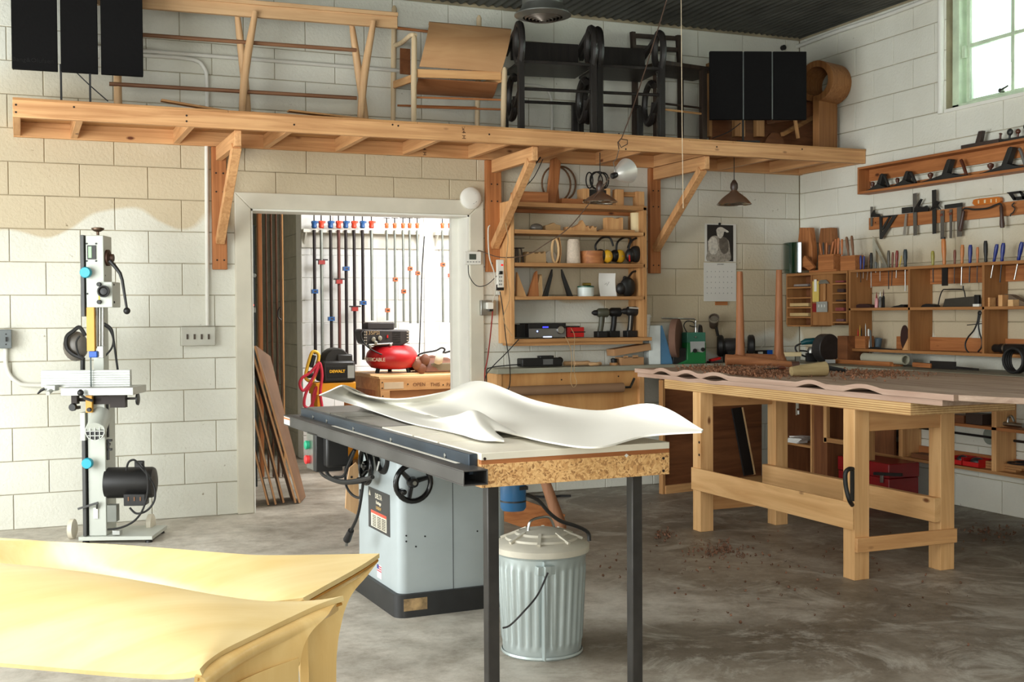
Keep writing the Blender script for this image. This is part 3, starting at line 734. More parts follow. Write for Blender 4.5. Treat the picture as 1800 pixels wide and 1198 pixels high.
# ------------------------------------------------------------------ flat black speakers on thin stands
spk = plain('black_speaker_cloth', (17, 16, 16), .9, spec=.15, var=.08, scale=60, bump=.3)
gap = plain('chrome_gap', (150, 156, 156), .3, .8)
def speaker(label, x0, y0, x1, y1, gaps, ly, foot, legs, rz, logo=None, cable=None, lit=(1, 1)):
    q = onY((x0+x1)/2, y1, ly); t = T('flat_speaker', label, 'speaker', (q.x, q.y, LZ1+.011), rz)
    es = [x0]+gaps+[x1]
    for i in range(3):
        a = t.pl(es[i]+(1.2 if i else 0), y0, 0); b = t.pl(es[i+1]-(1.2 if i < 2 else 0), y1, 0)
        m = M(spk, bev=.004); z0_ = t.pl((x0+x1)/2, y1, 0).z; m.box(a.x, 0, z0_, b.x, .035, t.pl((x0+x1)/2, y0).z); t.part('speaker_panel', m)
    for i, g in enumerate(gaps):
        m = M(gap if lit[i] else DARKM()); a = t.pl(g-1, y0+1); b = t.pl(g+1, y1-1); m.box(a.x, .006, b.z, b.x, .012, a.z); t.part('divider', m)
    m = M(BLACK())
    for lx in legs: a = t.pl(lx, y1-5, .02); m.box(a.x-.006, .014, .008, a.x+.006, .026, a.z+.03)
    t.part('stand_post', m)
    if foot: m = M(BLACK(), bev=.002); a = t.pl(foot[0], 0, 0); b = t.pl(foot[1], 0, 0); m.box(a.x, -.09, 0, b.x, .12, .014); t.part('foot_plate', m)
    if logo:
        p = t.pl(*logo); t.text('Bang&Olufsen', plain('dark_emboss', (25, 24, 23), .7, spec=.2), .034, (p.x, -.0015, p.z), sx=1.15)
    if cable:
        m = M(RUBBER()); m.tube(spline([t.pl(a, b, .03) for a, b in cable]), .0035, 6); t.part('cable', m)
    return t
speaker('large flat black speaker at the left end of the loft, cut by the frame', 18, -55, 252, 127, [103, 174], 7.22, (54, 216), (107, 158), math.radians(-3), logo=(58, 106), cable=[(135, 128), (158, 150), (190, 178)], lit=(1, 0))
speaker('smaller flat black speaker at the right end of the loft', 1248, 90, 1418, 210, [1307, 1358], 7.0, (1290, 1330), (1306,), math.radians(-20), cable=[(1302, 216), (1280, 232), (1252, 243)])

# ------------------------------------------------------------------ timber settee frame with crossed legs
t = T('crossed_leg_frame', 'long pale timber settee frame with crossed turned legs and rails', 'bench frame', (1.6, 7.42, LZ1+.011), math.radians(-3))
m = M(ash('x'), bev=.004)
a = t.pl(180, -12, 0); b = t.pl(699, 52, 0); a2 = t.pl(440, 28, 0)
zt = t.pl(440, 6).z; zb = t.pl(440, 30).z
m.box(t.pl(150, 0).x, -.015, zb, t.pl(698, 40).x, .02, zt); t.part('top_rail', m)
m = M(ash('x'), bev=.003); m.box(t.pl(150, 0).x, -.035, zt-.012, t.pl(698, 40).x, .03, zt+.014); t.part('top_rail', m)
zf = 0
def leg(p0, p1, p2, r0, r1):
    m = M(ash('z')); m.tube(spline([p0, p1, p2], 6), [r0+(r1-r0)*(math.sin(PI*i/12)) for i in range(13)], 12); t.part('leg', m)
for (xa, xb, xc, xd) in ((419, 448, 424, 437), (621, 655, 632, 647)):
    za = zb+.01
    leg(Vector((t.pl(xa, 60).x, .04, za)), Vector((t.pl((xa+xc)/2+9, 110).x, .06, za*.5)), Vector((t.pl(xd+4, 190).x, .09, zf)), .017, .026)
    leg(Vector((t.pl(xb, 40).x, -.03, za+.02)), Vector((t.pl(xc+7, 110).x, -.01, za*.5)), Vector((t.pl(xc, 190).x, .0, zf)), .017, .026)
m = M(ash('z')); q = t.pl(207, 150, .05); m.cyl((q.x, .05, 0), (q.x, .05, zb), .026, .02, 12); t.part('leg', m)
for zz in (t.pl(440, 73).z, t.pl(440, 160).z):
    m = M(walnut('x')); m.cyl((t.pl(190, 0).x, .03, zz), (t.pl(628, 90).x, .03, zz), .013, n=10); t.part('rail', m)

# ------------------------------------------------------------------ armchair with bent plywood back
hide = wood('tan_plywood', (206, 162, 116), (188, 142, 98), 'x', fine=6)
bare = wood('bare_ash', (226, 206, 172), (206, 180, 140), 'z')
t = T('plywood_armchair', 'bare wooden armchair with curved tan plywood seat standing on the loft', 'armchair', (3.0, 7.25, LZ1+.011), math.radians(-12))
def post(px0, py0, px1, ly, r=.02, mat=bare, top=0):
    m = M(mat); a = t.pl(px0, py0, ly); b = t.pl(px1, 205, ly); m.tube([(b.x, ly, 0), ((a.x+b.x)/2, ly, a.z*.5), (a.x, ly, a.z-.02), (a.x, ly, a.z)], [r*.8, r, r*.9, r*.4], 12); t.part('leg', m)
post(693, 10, 690, .34); post(842, 27, 838, .34)
post(728, 62, 727, -.05); post(887, 118, 884, -.05)
zf_ = 0
m = M(bare); m.tube(spline([t.pl(693, 80, .34), t.pl(706, 75, .2), t.pl(722, 62, .0), t.pl(730, 62, -.05)]), .016, 10); t.part('arm', m)
# front of seat: sling sheet
A0, A1 = t.pl(755, 40, .12), t.pl(899, 53, .12)
B0, B1 = t.pl(737, 117, -.05), t.pl(881, 127, -.05)
def sl(u, v):
    top = A0.lerp(A1, u); bot = B0.lerp(B1, u); p = top.lerp(bot, v)
    p.y += -.05*math.sin(PI*v)+ .0; return p
m = M(hide); m.sheet(sl, 10, 12, .008); t.part('back_sheet', m)
def lip(u, v):
    p = A0.lerp(A1, u); q = Vector((0, .05, .01)) if v > .5 else Vector((0, 0, 0)); p = p.copy(); p.y += .06*v; p.z += .012*math.sin(PI*v); return p
m = M(hide); m.sheet(lip, 10, 4, .008); t.part('back_sheet', m)
C0, C1 = t.pl(735, 138, .02), t.pl(875, 146, .02)
def sl2(u, v):
    p = C0.lerp(C1, u)+Vector((0, 0, 0)); d = t.pl(743, 158, .1).z-C0.z
    p.z += d*math.sin(PI/2*v); p.y += .22*v; return p
m = M(wood('tan_plywood_dark', (176, 120, 78), (150, 96, 58), 'x', fine=6)); m.sheet(sl2, 10, 8, .008); t.part('seat_sheet', m)
m = M(pine('x'), bev=.003); a = t.pl(733, 120, -.04); b = t.pl(882, 146, -.04)
m.bar((t.pl(733, 127, -.04).x, -.04, t.pl(800, 131, -.04).z), (t.pl(881, 138, -.04).x, -.04, t.pl(800, 131, -.04).z), .02, .055); t.part('seat_rail', m)
m = M(pine('y'), bev=.003); m.bar(t.pl(693, 149, .33), t.pl(727, 137, -.03), .02, .05); t.part('side_rail', m)
m = M(pine('y'), bev=.003); m.bar(t.pl(884, 137, -.03), t.pl(845, 152, .33), .02, .05); t.part('side_rail', m)
m = M(brownply('z')); m.bar(t.pl(712, 86, .25), t.pl(712, 130, .15), .07, .01, (0, 1, 0)); t.part('back_brace', m)
for z_, y_ in ((169, -.03), (186, .1), (184, .33)):
    m = M(redfir('x')); q = t.pl(800, z_+4, y_); m.cyl((t.pl(697 if y_ > .2 else 729, 0, y_).x, y_, q.z), (t.pl(838 if y_ > .2 else 883, 0, y_).x, y_, q.z), .007, n=8); t.part('stretcher', m)
m = M(redfir('x')); m.cyl(t.pl(698, 49, .34), t.pl(757, 56, .34), .01, n=8); t.part('top_rail', m)

# ------------------------------------------------------------------ black chairs with looped arms
blk = wood('ebonised_wood', (44, 40, 37), (26, 24, 23), 'z', rough=.4)
edge = plain('bent_ply_edge', (74, 58, 46), .55)
def loop_chair(label, xL, xR, xr_back, dy):
    """xL,xR: photo x of the front legs; local y grows toward the wall"""
    t = T('loop_arm_chair', label, 'chair', (onY((xL+xR)/2, 220, 7.08).x, 7.08, LZ1+.011), math.radians(-8), group='black loop-arm chairs on the loft')
    a = t.pl(xL, 225); b = t.pl(xR, 235); W_ = b.x-a.x; x0, x1 = a.x, b.x
    D_ = .42; zs = t.pl(xL+20, 106+dy).z; zs0 = zs-.045
    for x in (x0, x1):
        m = M(blk, bev=.002); m.box(x-.02, -.022, 0, x+.02, .022, zs+.02); t.part('leg', m)
        m = M(blk, bev=.002); m.box(x-.018, D_-.03, 0, x+.018, D_+.01, zs-.2); t.part('leg', m)
    for x in (x0, x1):
        # arm: a bent loop above the seat and another below, in the side plane
        up = [(-.0, zs-.01), (-.035, zs+.08), (-.02, zs+.2), (.05, zs+.245), (.11, zs+.19), (.12, zs+.08), (.07, zs+.0), (.0, zs-.02)]
        m = M(blk); m.tube(spline([(x, y, z) for y, z in up], 5), .024, 8); t.part('arm_loop', m)
        m = M(blk); m.bar((x, .06, zs+.235), (x, D_-.02, zs+.12), .03, .03); t.part('arm', m)
        m = M(blk); lo = [(.14, zs-.1), (.2, zs-.07), (.29, zs-.12), (.32, zs-.24), (.27, zs-.34), (.18, zs-.33), (.13, zs-.22)]
        m.tube([Vector(p) for p in spline([(x, y, z) for y, z in lo], 5)], .023, 8, closed=False); t.part('leg_loop', m)
        m = M(blk); m.bar((x, 0, zs-.19), (x, .24, zs-.34), .03, .03); t.part('brace', m)
    m = M(blk, bev=.003); m.box(x0-.01, -.01, zs-.02, x1+.01, D_, zs); t.part('seat', m)
    m = M(blk, bev=.003); m.box(x0+.01, D_-.14, zs+.06, x1-.01, D_-.115, zs+.19); t.part('backrest', m)
    for y, z in ((0, zs-.19), (D_-.02, zs-.2)):
        m = M(blk); m.cyl((x0, y, z), (x1, y, z), .011, n=10); t.part('stretcher', m)
    return t
loop_chair('black loop-arm chair on the loft, next to the plywood armchair', 916, 1043, 0, 0)
loop_chair('black loop-arm chair on the loft, in front of the ladder-back chair', 1054, 1163, 0, 8)
t = T('ladder_back_chair', 'dark wooden chair with an open two-rung back behind the loop-arm chairs', 'chair', (onY(1180, 180, 7.5).x, 7.5, LZ1+.011), math.radians(10))
wal = wood('dark_walnut', (66, 52, 42), (40, 32, 27), 'z')
for (xa, ya, xb, ly) in ((1112, 56, 1116, .12), (1192, 62, 1196, .12)):
    m = M(wal, bev=.002); q = t.pl(xa, ya, ly); q2 = t.pl(xb, 130, ly); m.bar((q2.x, ly, 0), q2, .035, .035, (0, 1, 0)); m.bar(q2-Vector((0, 0, .01)), q, .035, .03, (0, 1, 0)); t.part('back_leg', m)
for y0, y1, z in ((60, 66, 0), (80, 86, 0)):
    m = M(wal, bev=.002); a = t.pl(1112, y0, .12); b = t.pl(1194, y1+2, .12); m.bar(a+Vector((0, 0, -.01)), b+Vector((0, 0, 0)), .02, .032, (0, 0, 1)); t.part('back_slat', m)
a = t.pl(1140, 110, -.1); b = t.pl(1243, 112, -.1)
m = M(wal, bev=.003); m.box(t.pl(1115, 110, .1).x, -.22, a.z-.03, t.pl(1238, 110, .0).x, .13, a.z); t.part('seat', m)
for xx in (1155, 1236):
    m = M(wal, bev=.002); q = t.pl(xx, 200, -.2); m.box(q.x-.022, -.22, 0, q.x+.022, -.18, a.z-.02); t.part('front_leg', m)
for z_ in (186, 196):
    m = M(wal if z_ == 186 else pine('x')); q = t.pl(1200, z_, -.2); m.cyl((t.pl(1155, 0, -.2).x, -.2, q.z), (t.pl(1236, 0, -.2).x, -.2, q.z), .008, n=8); t.part('stretcher', m)

# ------------------------------------------------------------------ bentwood scroll piece and boards behind the right speaker
lam = wood('laminated_bentwood', (176, 124, 74), (134, 86, 48), 'z', fine=60)
t = T('bentwood_scroll', 'laminated bentwood panel rolled over into a round scroll, at the loft end', 'bentwood form', (onY(1450, 250, 7.2).x, 7.2, LZ1+.011), math.radians(-72))
c = t.local(onY(1450, 146, 7.2)); rr = .13; m = M(lam)
def sc(u, v):
    a = math.radians(-95+335*v); return Vector((rr*math.cos(a), -.12+.24*u, c.z+rr*math.sin(a)))
m.sheet(sc, 4, 28, .045); t.part('scroll', m)
m = M(lam, bev=.003); m.box(-.025, -.12, 0, .03, .12, c.z-rr+.02); t.part('upright_board', m)
t = T('plywood_crate', 'brown plywood box of curved offcuts behind the right speaker', 'crate', (onY(1340, 250, 7.34).x, 7.34, LZ1+.011), math.radians(-5))
for (x0, y0, x1, y1, ly) in ((1246, 110, 1252, 240, .0), (1292, 190, 1310, 240, .05), (1330, 200, 1344, 240, .02)):
    R(t, 'upright', oak('z'), x0, y0, x1, min(y1, 240), ly, .05, .002)
m = M(brownply('x')); a = t.pl(1248, 190, .2); b = t.pl(1440, 245, .2); m.box(a.x, .2, 0, b.x, .22, t.pl(1340, 165, .2).z); t.part('back_panel', m)
m = M(brownply('x')); q = t.pl(1360, 235, .1); m.ext([(q.x-.12, .0), (q.x+.1, .0)]+[(q.x+.1*math.cos(math.radians(a)), .17*math.sin(math.radians(a))) for a in range(10, 171, 20)]+[(q.x-.12, .03)], .08, .1); t.part('curved_offcut', m)
m = M(oak('x')); m.bar(t.pl(1375, 236, .0), t.pl(1440, 200, .12), .03, .03); t.part('stick', m)
m = M(pine('z')); m.bar(t.pl(1396, 200, -.05), t.pl(1403, 243, -.05), .02, .02); t.part('stick', m)
m = M(brownply('x')); m.bar(t.pl(1345, 205, .1), t.pl(1440, 190, .12), .02, .12); t.part('board', m)

# ------------------------------------------------------------------ round air diffuser hanging from the ceiling
galv = plain('galvanised_duct', (150, 152, 146), .35, .8, var=.15)
q = onY(954, 26, 6.6); t = T('air_diffuser', 'round metal air diffuser hanging from the dark tin ceiling', 'vent', (q.x, q.y, q.z))
r_ = (onY(999, 26, 6.6)-q).length
m = M(galv); m.lathe([(r_*.72, .75), (r_*.72, .04)], n=32, close=False); t.part('duct', m)
m = M(galv); m.lathe([(r_*.72, .06), (r_*.78, .035), (r_, .0), (r_, -.006), (r_*.7, -.02), (r_*.68, .01)], n=40, close=False); t.part('flange', m)
m = M(plain('dark_vent', (58, 50, 44), .5, .4)); m.lathe([(r_*.7, -.008), (r_*.02, -.008), (r_*.02, -.004)], n=32); bk = t.part('vent_core', m)
for k in range(5):
    m = M(plain('vent_ring', (92, 84, 76), .4, .6)); f = .66-.12*k; m.lathe([(r_*f, -.01), (r_*(f-.06), -.028-.004*k), (r_*(f-.07), -.026-.004*k), (r_*(f-.02), -.01)], n=32, close=False); t.part('vent_ring', m)
# strings from the ceiling
cord = plain('cotton_cord', (214, 196, 166), .7)
def hang(name, label, pts, r, mat, cat='cord'):
    c0 = Vector(pts[0]); t = T(name, label, cat, tuple(c0)); m = M(mat); m.tube([Vector(p)-c0 for p in pts], r, 6); t.solo(m); return t
a = onY(1197, -40, 6.2); b = onY(1201, 366, 6.2)
hang('pull_cord', 'thin pale pull cord hanging plumb in front of the loft', [a, onY(1199, 225, 6.2), b], .0022, cord)
# ------------------------------------------------------------------ tool shelves on the back wall
t = T('tool_shelves', 'open timber tool shelves on the wall right of the doorway', 'shelf', (3.75, WY-.004, 1.08))
FY = -.235                         # front face
def sh(name, mat, x0, y0, x1, y1, lyf=FY, lyb=0, **k):
    m = M(mat, bev=.0015); a = t.pl(x0, y0, lyf); b = t.pl(x1, y1, lyf); m.box(a.x, lyf, a.z, b.x, lyb, b.z); return t.part(name, m, **k)
zt_ = {}
SH = [('s1', 904, 352, 1137, 364, 8), ('s2', 905, 402.5, 1134, 408.5, 7), ('s3', 905, 460.5, 1134, 464.5, 6.5), ('s4', 906, 520, 1134, 521, 6), ('s5', 904, 595.5, 1146, 592.5, 6.5)]
tops = {}
for nm, x0, y0, x1, y1, th in SH:
    a = t.pl(x0, y0, FY); b = t.pl(x1, y1, FY); z = (a.z+b.z)/2; h = abs(t.pl(x0, y0, FY).z-t.pl(x0, y0+th, FY).z)
    m = M(oak('x'), bev=.0015); m.box(a.x, FY, z-h, b.x, 0, z); t.part('shelf_board', m); tops[nm] = z+t.loc.z
sh('side_panel', pine('z'), 897, 352, 905, 604)
sh('side_panel', oak('z'), 1131, 364, 1137.5, 592)
sh('back_cleat', redfir('x'), 903, 364, 1132, 380, -.03, 0)
sh('bottom_cleat', oak('x'), 904, 600, 1130, 604, FY+.02, 0)
SY = lambda d=.12: WY-.004-d       # y of items on the shelves
def it(name, label, cat, px_, shelf, d=.12, rz=0, group=None):
    z = tops[shelf]+.0005; y = SY(d); return T(name, label, cat, (onY(px_, 400, y).x, y, z), rz, group)
def blk(name, label, cat, x0, x1, ytop, shelf, dy, mat, d=.12, rz=0, bev=.002, group=None, poly=None):
    q = it(name, label, cat, (x0+x1)/2, shelf, d, rz, group); a = q.pl(x0, ytop); b = q.pl(x1, ytop); m = M(mat, bev=bev)
    if poly: m.ext([(a.x+(b.x-a.x)*u, a.z*v) for u, v in poly], -dy/2, dy/2)
    else: m.box(a.x, -dy/2, 0, b.x, dy/2, a.z)
    q.solo(m); return q
# top board
blk('plywood_box', 'low brown wooden block lying at the left end of the top tool shelf', 'block', 903, 958, 337, 's1', .12, redfir('x'))
q = it('curved_timber_board', 'tall curved reddish board leaning on the top tool shelf', 'board', 972, 's1', .08)
m = M(redfir('z'), bev=.002); a = q.pl(960, 350); b = q.pl(974, 350); c1 = q.pl(984, 285); c0 = q.pl(969, 280)
m.ext([(a.x, 0), (b.x, 0), (q.pl(981, 320).x, q.pl(981, 320).z), (c1.x, c1.z), (q.pl(976, 277).x, q.pl(976, 277).z), (c0.x, c0.z), (q.pl(966, 310).x, q.pl(966, 310).z)], -.02, .02); q.solo(m)
q = it('curved_timber_board', 'thin reddish wedge standing right behind the tall curved board', 'board', 980, 's1', .04)
m = M(redfir('z')); a = q.pl(973, 350); b = q.pl(983, 350); c1 = q.pl(978, 310); m.ext([(a.x, 0), (b.x, 0), (c1.x+.005, c1.z), (c1.x-.01, c1.z)], -.01, .01); q.solo(m)
q = it('bent_wood_hoops', 'thin bent wooden hoops standing on the top tool shelf', 'hoop', 982, 's1', .03)
hoop = wood('bent_hoop', (120, 88, 58), (86, 58, 38), 'x')
for cx_, cy_, rx in ((978, 323, 25), (990, 322, 24)):
    c = q.pl(cx_, cy_); r_ = q.pl(cx_+rx, cy_).x-c.x; m = M(hoop); m.tube([Vector((c.x+r_*math.cos(math.radians(a)), .0+.02*(cx_ > 980), max(.006, c.z+r_*1.12*math.sin(math.radians(a))))) for a in range(-60, 241, 12)], .007, 8); q.part('hoop', m)
blk('wooden_strip', 'flat reddish strip lying on the top tool shelf before the hoops', 'strip', 985, 1030, 349, 's1', .06, redfir('x'))
q = it('cord_box', 'small wooden box holding coils of black cord behind the pendant shade', 'box', 1047, 's1', .1)
R(q, 'side', pine('z'), 1025, 331, 1036, 356, -.05, .1, .001); R(q, 'side', pine('z'), 1068, 331, 1073, 356, -.05, .1, .001)
R(q, 'front', BLACK(), 1036, 333, 1068, 356, -.03, .02)
cb = T('coiled_cord', 'coils of black cord sticking up from the small wooden box', 'cord', tuple(q.loc+Vector((0, 0, .02))))
m = M(RUBBER())
for cx_, rx, ry, dy in ((1035, 6, 14, -.01), (1048, 11, 15, .0), (1062, 9, 14, .01), (1055, 14, 16, .02)):
    c = cb.pl(cx_, 317); r1_ = cb.pl(cx_+rx, 317).x-c.x; r2_ = c.z-cb.pl(cx_, 317+ry).z
    m.tube([Vector((c.x+r1_*math.cos(a/16*2*PI), dy, c.z+r2_*math.sin(a/16*2*PI))) for a in range(16)], .005, 6, closed=True)
cb.solo(m)
q = it('timber_yoke', 'U-shaped pale wooden yoke at the right end of the top tool shelf', 'wooden part', 1108, 's1', .12)
R(q, 'upright', pine('z'), 1083, 332, 1097, 362, -.03, .06, .003); R(q, 'upright', pine('z'), 1119, 336, 1133, 363, -.03, .06, .003); R(q, 'crossbar', oak('x'), 1097, 337, 1120, 346, -.01, .03, .002)
# second shelf
q = it('goggles', 'clear safety goggles lying on the second tool shelf', 'goggles', 942, 's2', .13)
m = M(plain('smoky_lens', (130, 122, 112), .15, trans=.4)); c = q.pl(943, 400); m.sph((c.x, 0, .022), .05, .03, .03); q.solo(m)
q = blk('foam_block', 'tan notched block beside the goggles on the second shelf', 'block', 957, 983, 391, 's2', .05, plain('tan_card', (172, 136, 92), .8), poly=[(0, 0), (1, 0), (1, .7), (.7, .8), (.55, 1), (.3, .8), (0, .65)])
blk('wood_sample', 'jagged row of pale wood samples in the middle of the second shelf', 'wood sample', 993, 1046, 386, 's2', .05, pine('z'), poly=[(0, 0), (1, 0), (1, .5), (.95, .35), (.88, .55), (.8, .3), (.77, .3), (.72, .55), (.66, .45), (.6, .7), (.53, 1), (.46, .7), (.4, .6), (.33, .5), (.2, .35), (0, .4)])
blk('moulding_sample', 'pale moulding offcut standing near the right of the second shelf', 'wood sample', 1063, 1092, 382, 's2', .06, pine('z'), poly=[(0, 0), (1, 0), (1, 1), (.8, 1), (.7, .93), (.5, .93), (.3, 1), (0, .98)])
blk('thin_board', 'thin flat board under the moulding offcut on the second shelf', 'board', 1055, 1110, 403.5, 's2', .1, oak('x'), d=.15)
q = it('paper_tube', 'thick cream cardboard tube upright at the right of the second shelf', 'tube', 1118, 's2', .12)
a = q.pl(1109.5, 374); b = q.pl(1127, 374); r_ = (b.x-a.x)/2; m = M(plain('cream_card', (226, 206, 160), .7)); m.lathe([(r_, 0), (r_, a.z), (r_*.8, a.z), (r_*.8, .01)], (0, 0, 0)); q.solo(m)
# third shelf
q = it('miniature_stool', 'tiny dark model stool at the left end of the third shelf', 'model stool', 911, 's3', .14)
m = M(wal, bev=.001); a = q.pl(905, 435); b = q.pl(919, 437)
m.box(a.x, -.03, a.z-.006, b.x, .03, a.z); q.part('seat', m)
for xx, x2 in ((907, 906), (910, 910), (916, 919)):
    m = M(wal); m.cyl((q.pl(x2, 460).x, -.01, 0), (q.pl(xx, 436).x, 0, a.z-.004), .005, n=6); q.part('leg', m)
blk('pulp_tray', 'low tan cardboard tray with a scalloped rim on the third shelf', 'tray', 919, 956, 441, 's3', .09, plain('tan_card', (172, 136, 92), .8), poly=[(0, 0), (1, 0), (.97, .9), (.93, 1), (.88, .85), (.75, .8), (.68, .95), (.6, .8), (.45, .8), (.38, .95), (.3, .8), (.2, .8), (.12, .95), (.05, .7)])
q = it('wire_spool', 'round spool of white wire behind the curved board on the third shelf', 'spool', 966, 's3', .07)
m = M(plain('spool_white', (204, 196, 180), .5)); c = q.pl(966, 450); m.lathe([(.045, -.02), (.045, .02)], (c.x, 0, .047), (0, 1, 0)); q.solo(m)
q = it('oval_loop_board', 'pale board with an oval hole standing on end on the third shelf', 'wooden part', 978, 's3', .12, rz=math.radians(-10))
m = M(pale('z')); c = q.pl(976, 440); a_ = abs(q.pl(968, 440).x-q.pl(983, 440).x)/2; b_ = q.pl(976, 417).z/2
m.tube([Vector((c.x+a_*.8*math.cos(i/20*2*PI), 0, b_+(b_-.008)*math.sin(i/20*2*PI))) for i in range(20)], .009, 8, closed=True); q.part('rim', m)
m = M(oak('z')); m.sheet(lambda u, v: Vector((c.x+a_*1.0+.012*math.sin(PI*v), .0+.05*u, .002+v*b_*1.98)), 3, 8, .006); q.part('back_strip', m)
q = it('twine_cone', 'cone of off-white twine on the third shelf', 'twine', 1008, 's3', .12)
a = q.pl(997, 420); b = q.pl(1019.5, 420); r_ = (b.x-a.x)/2; tw = plain('twine', (206, 190, 170), .8, var=.15, scale=70, bump=.6)
m = M(tw); m.lathe([(r_*1.0, .004), (r_, .02), (r_*.86, a.z*.93), (r_*.7, a.z), (r_*.3, a.z)], (0, 0, 0)); q.part('wound_twine', m)
m = M(plain('grey_cone', (130, 130, 120), .6)); m.lathe([(r_*.9, 0), (r_*.9, .006)], (0, 0, 0)); q.part('cone_core', m)
q = it('round_wooden_box', 'round bent-wood box beside the twine on the third shelf', 'box', 1040, 's3', .12)
a = q.pl(1021, 441); b = q.pl(1059, 441); r_ = (b.x-a.x)/2; m = M(redfir('x')); m.lathe([(r_, 0), (r_, a.z), (r_*.94, a.z), (r_*.94, .01)], (0, 0, 0)); q.solo(m)
def muffs(label, cx_, shelf, cups, band, d, red=None):
    q = it('ear_defenders', label, 'ear defenders', cx_, shelf, d)
    for (x_, y_, rp, mat_) in cups:
        c = q.pl(x_, y_, -.03); r_ = abs(q.pl(x_+rp, y_, -.03).x-c.x); m = M(mat_); m.sph((c.x, -.01, max(c.z, r_*1.15)), r_, .03, r_*1.15); q.part('cup', m)
        m = M(BLACK()); m.sph((c.x+.004, .0, max(c.z, r_*1.15)), r_*1.05, .028, r_*1.18); q.part('cushion', m)
        if mat_ is YB: 
            m = M(plain('silver_dot', (200, 170, 150), .3, .5)); m.sph((c.x+.006, -.04, max(c.z, r_*1.15)), .005); q.part('badge', m)
    m = M(BLACK()); m.tube(spline([q.pl(x_, y_, l) for x_, y_, l in band]), .008, 8); q.part('headband', m)
    if red: m = M(plain('red_plastic', (190, 20, 20), .4)); m.bar(q.pl(*red[0]), q.pl(*red[1]), .008, .008); q.part('stripe', m)
YB = plain('yellow_plastic', (222, 170, 40), .4)
muffs('black and yellow ear defenders, left pair on the third shelf', 1068, 's3', [(1070, 450, 9, YB), (1058, 449, 9, BLACK())], [(1048, 440, 0), (1047, 430, 0), (1058, 418, .02), (1072, 418, .02), (1078, 432, .0)], .15)
muffs('black and yellow ear defenders, middle pair on the third shelf', 1094, 's3', [(1092, 450, 9, YB), (1083, 449, 8, BLACK())], [(1083, 440, 0), (1086, 425, 0), (1098, 417, .02), (1108, 420, .02), (1104, 435, 0)], .09)
muffs('all black ear defenders with a red stripe at the right of the third shelf', 1120, 's3', [(1120, 446, 11, BLACK()), (1111, 448, 9, BLACK())], [(1104, 440, 0), (1110, 424, 0), (1122, 418, .02), (1130, 428, .0), (1128, 440, 0)], .15, red=((1106, 448, -.05), (1107, 459, -.05)))
# fourth shelf
def tri(label, pts, mat, d, name='wedge_block', th=.03):
    xs_ = [p[0] for p in pts]; q = it(name, label, 'wedge', sum(xs_)/len(xs_), 's4', d); m = M(mat, bev=.001)
    m.ext([(q.pl(x_, y_).x, max(0, q.pl(x_, y_).z if y_ < 517 else 0)) for x_, y_ in pts], -th/2, th/2); q.solo(m)
tri('pale triangular wedge leaning at the left end of the fourth shelf', [(908, 478), (924, 519), (907, 519)], pine('z'), .17)
tri('reddish pointed wooden wedge, left one of the jagged pair on the fourth shelf', [(927, 519), (940, 479), (943, 476), (946, 519)], redfir('z'), .15)
tri('pale jagged wooden wedge standing upright on the fourth shelf', [(938, 519), (947, 482), (948, 486), (950, 482), (952, 519)], pale('z'), .11, th=.05)
tri('black thin wedge leaning right on the fourth shelf', [(954, 519), (970, 473), (970, 484), (962, 519)], BLACK(), .15)
tri('black thin wedge leaning left on the fourth shelf', [(987, 473), (1006, 519), (998, 519), (988, 486)], BLACK(), .15)
q = it('paint_tin', 'small white lidded tin with a brass tin on top, fourth shelf', 'tin', 1029, 's4', .13)
a = q.pl(1016, 504); b = q.pl(1042, 504); r_ = (b.x-a.x)/2; m = M(plain('tin_white', (206, 214, 208), .35)); m.lathe([(r_, 0), (r_, a.z)], (0, 0, 0)); q.part('body', m)
m = M(plain('tin_green', (40, 90, 70), .35)); m.lathe([(r_*1.03, a.z-.004), (r_*1.03, a.z+.006), (r_*.9, a.z+.007)], (0, 0, 0)); q.part('lid', m)
bt = T('brass_tin', 'small round brass tin lying on top of the white lidded tin', 'tin', tuple(q.loc+Vector((.008, 0, a.z+.008))))
m = M(plain('brass', (160, 134, 60), .35, .8)); m.cyl((-.03, 0, .011), (.03, 0, .011), .011, n=14); bt.solo(m)
q = it('note_card', 'white curved note card leaning on the fourth shelf', 'card', 1066, 's4', .14)
a = q.pl(1053, 480); b = q.pl(1082, 480); h_ = a.z
m = M(plain('paper', (226, 224, 218), .7, var=.03)); m.sheet(lambda u, v: Vector((a.x+(b.x-a.x)*u, .0+.02*math.sin(PI*u)*.4-.02*(1-v)+.015*math.sin(PI*v), .001+v*h_)), 6, 8, .002); q.part('card', m)
m = M(plain('ink', (90, 88, 84), .6)); m.tube([q.pl(1063, 500, -.018), q.pl(1066, 497, -.018), q.pl(1067, 502, -.018), q.pl(1071, 495, -.018)], .001, 5); q.part('signature', m)
muffs('black ear defenders hanging over at the right of the fourth shelf', 1108, 's4', [(1106, 508, 13, BLACK()), (1094, 507, 8, BLACK())], [(1096, 500, 0), (1097, 487, 0), (1104, 488, 0), (1112, 478, .02), (1122, 478, .02), (1126, 492, 0), (1125, 500, 0)], .14)
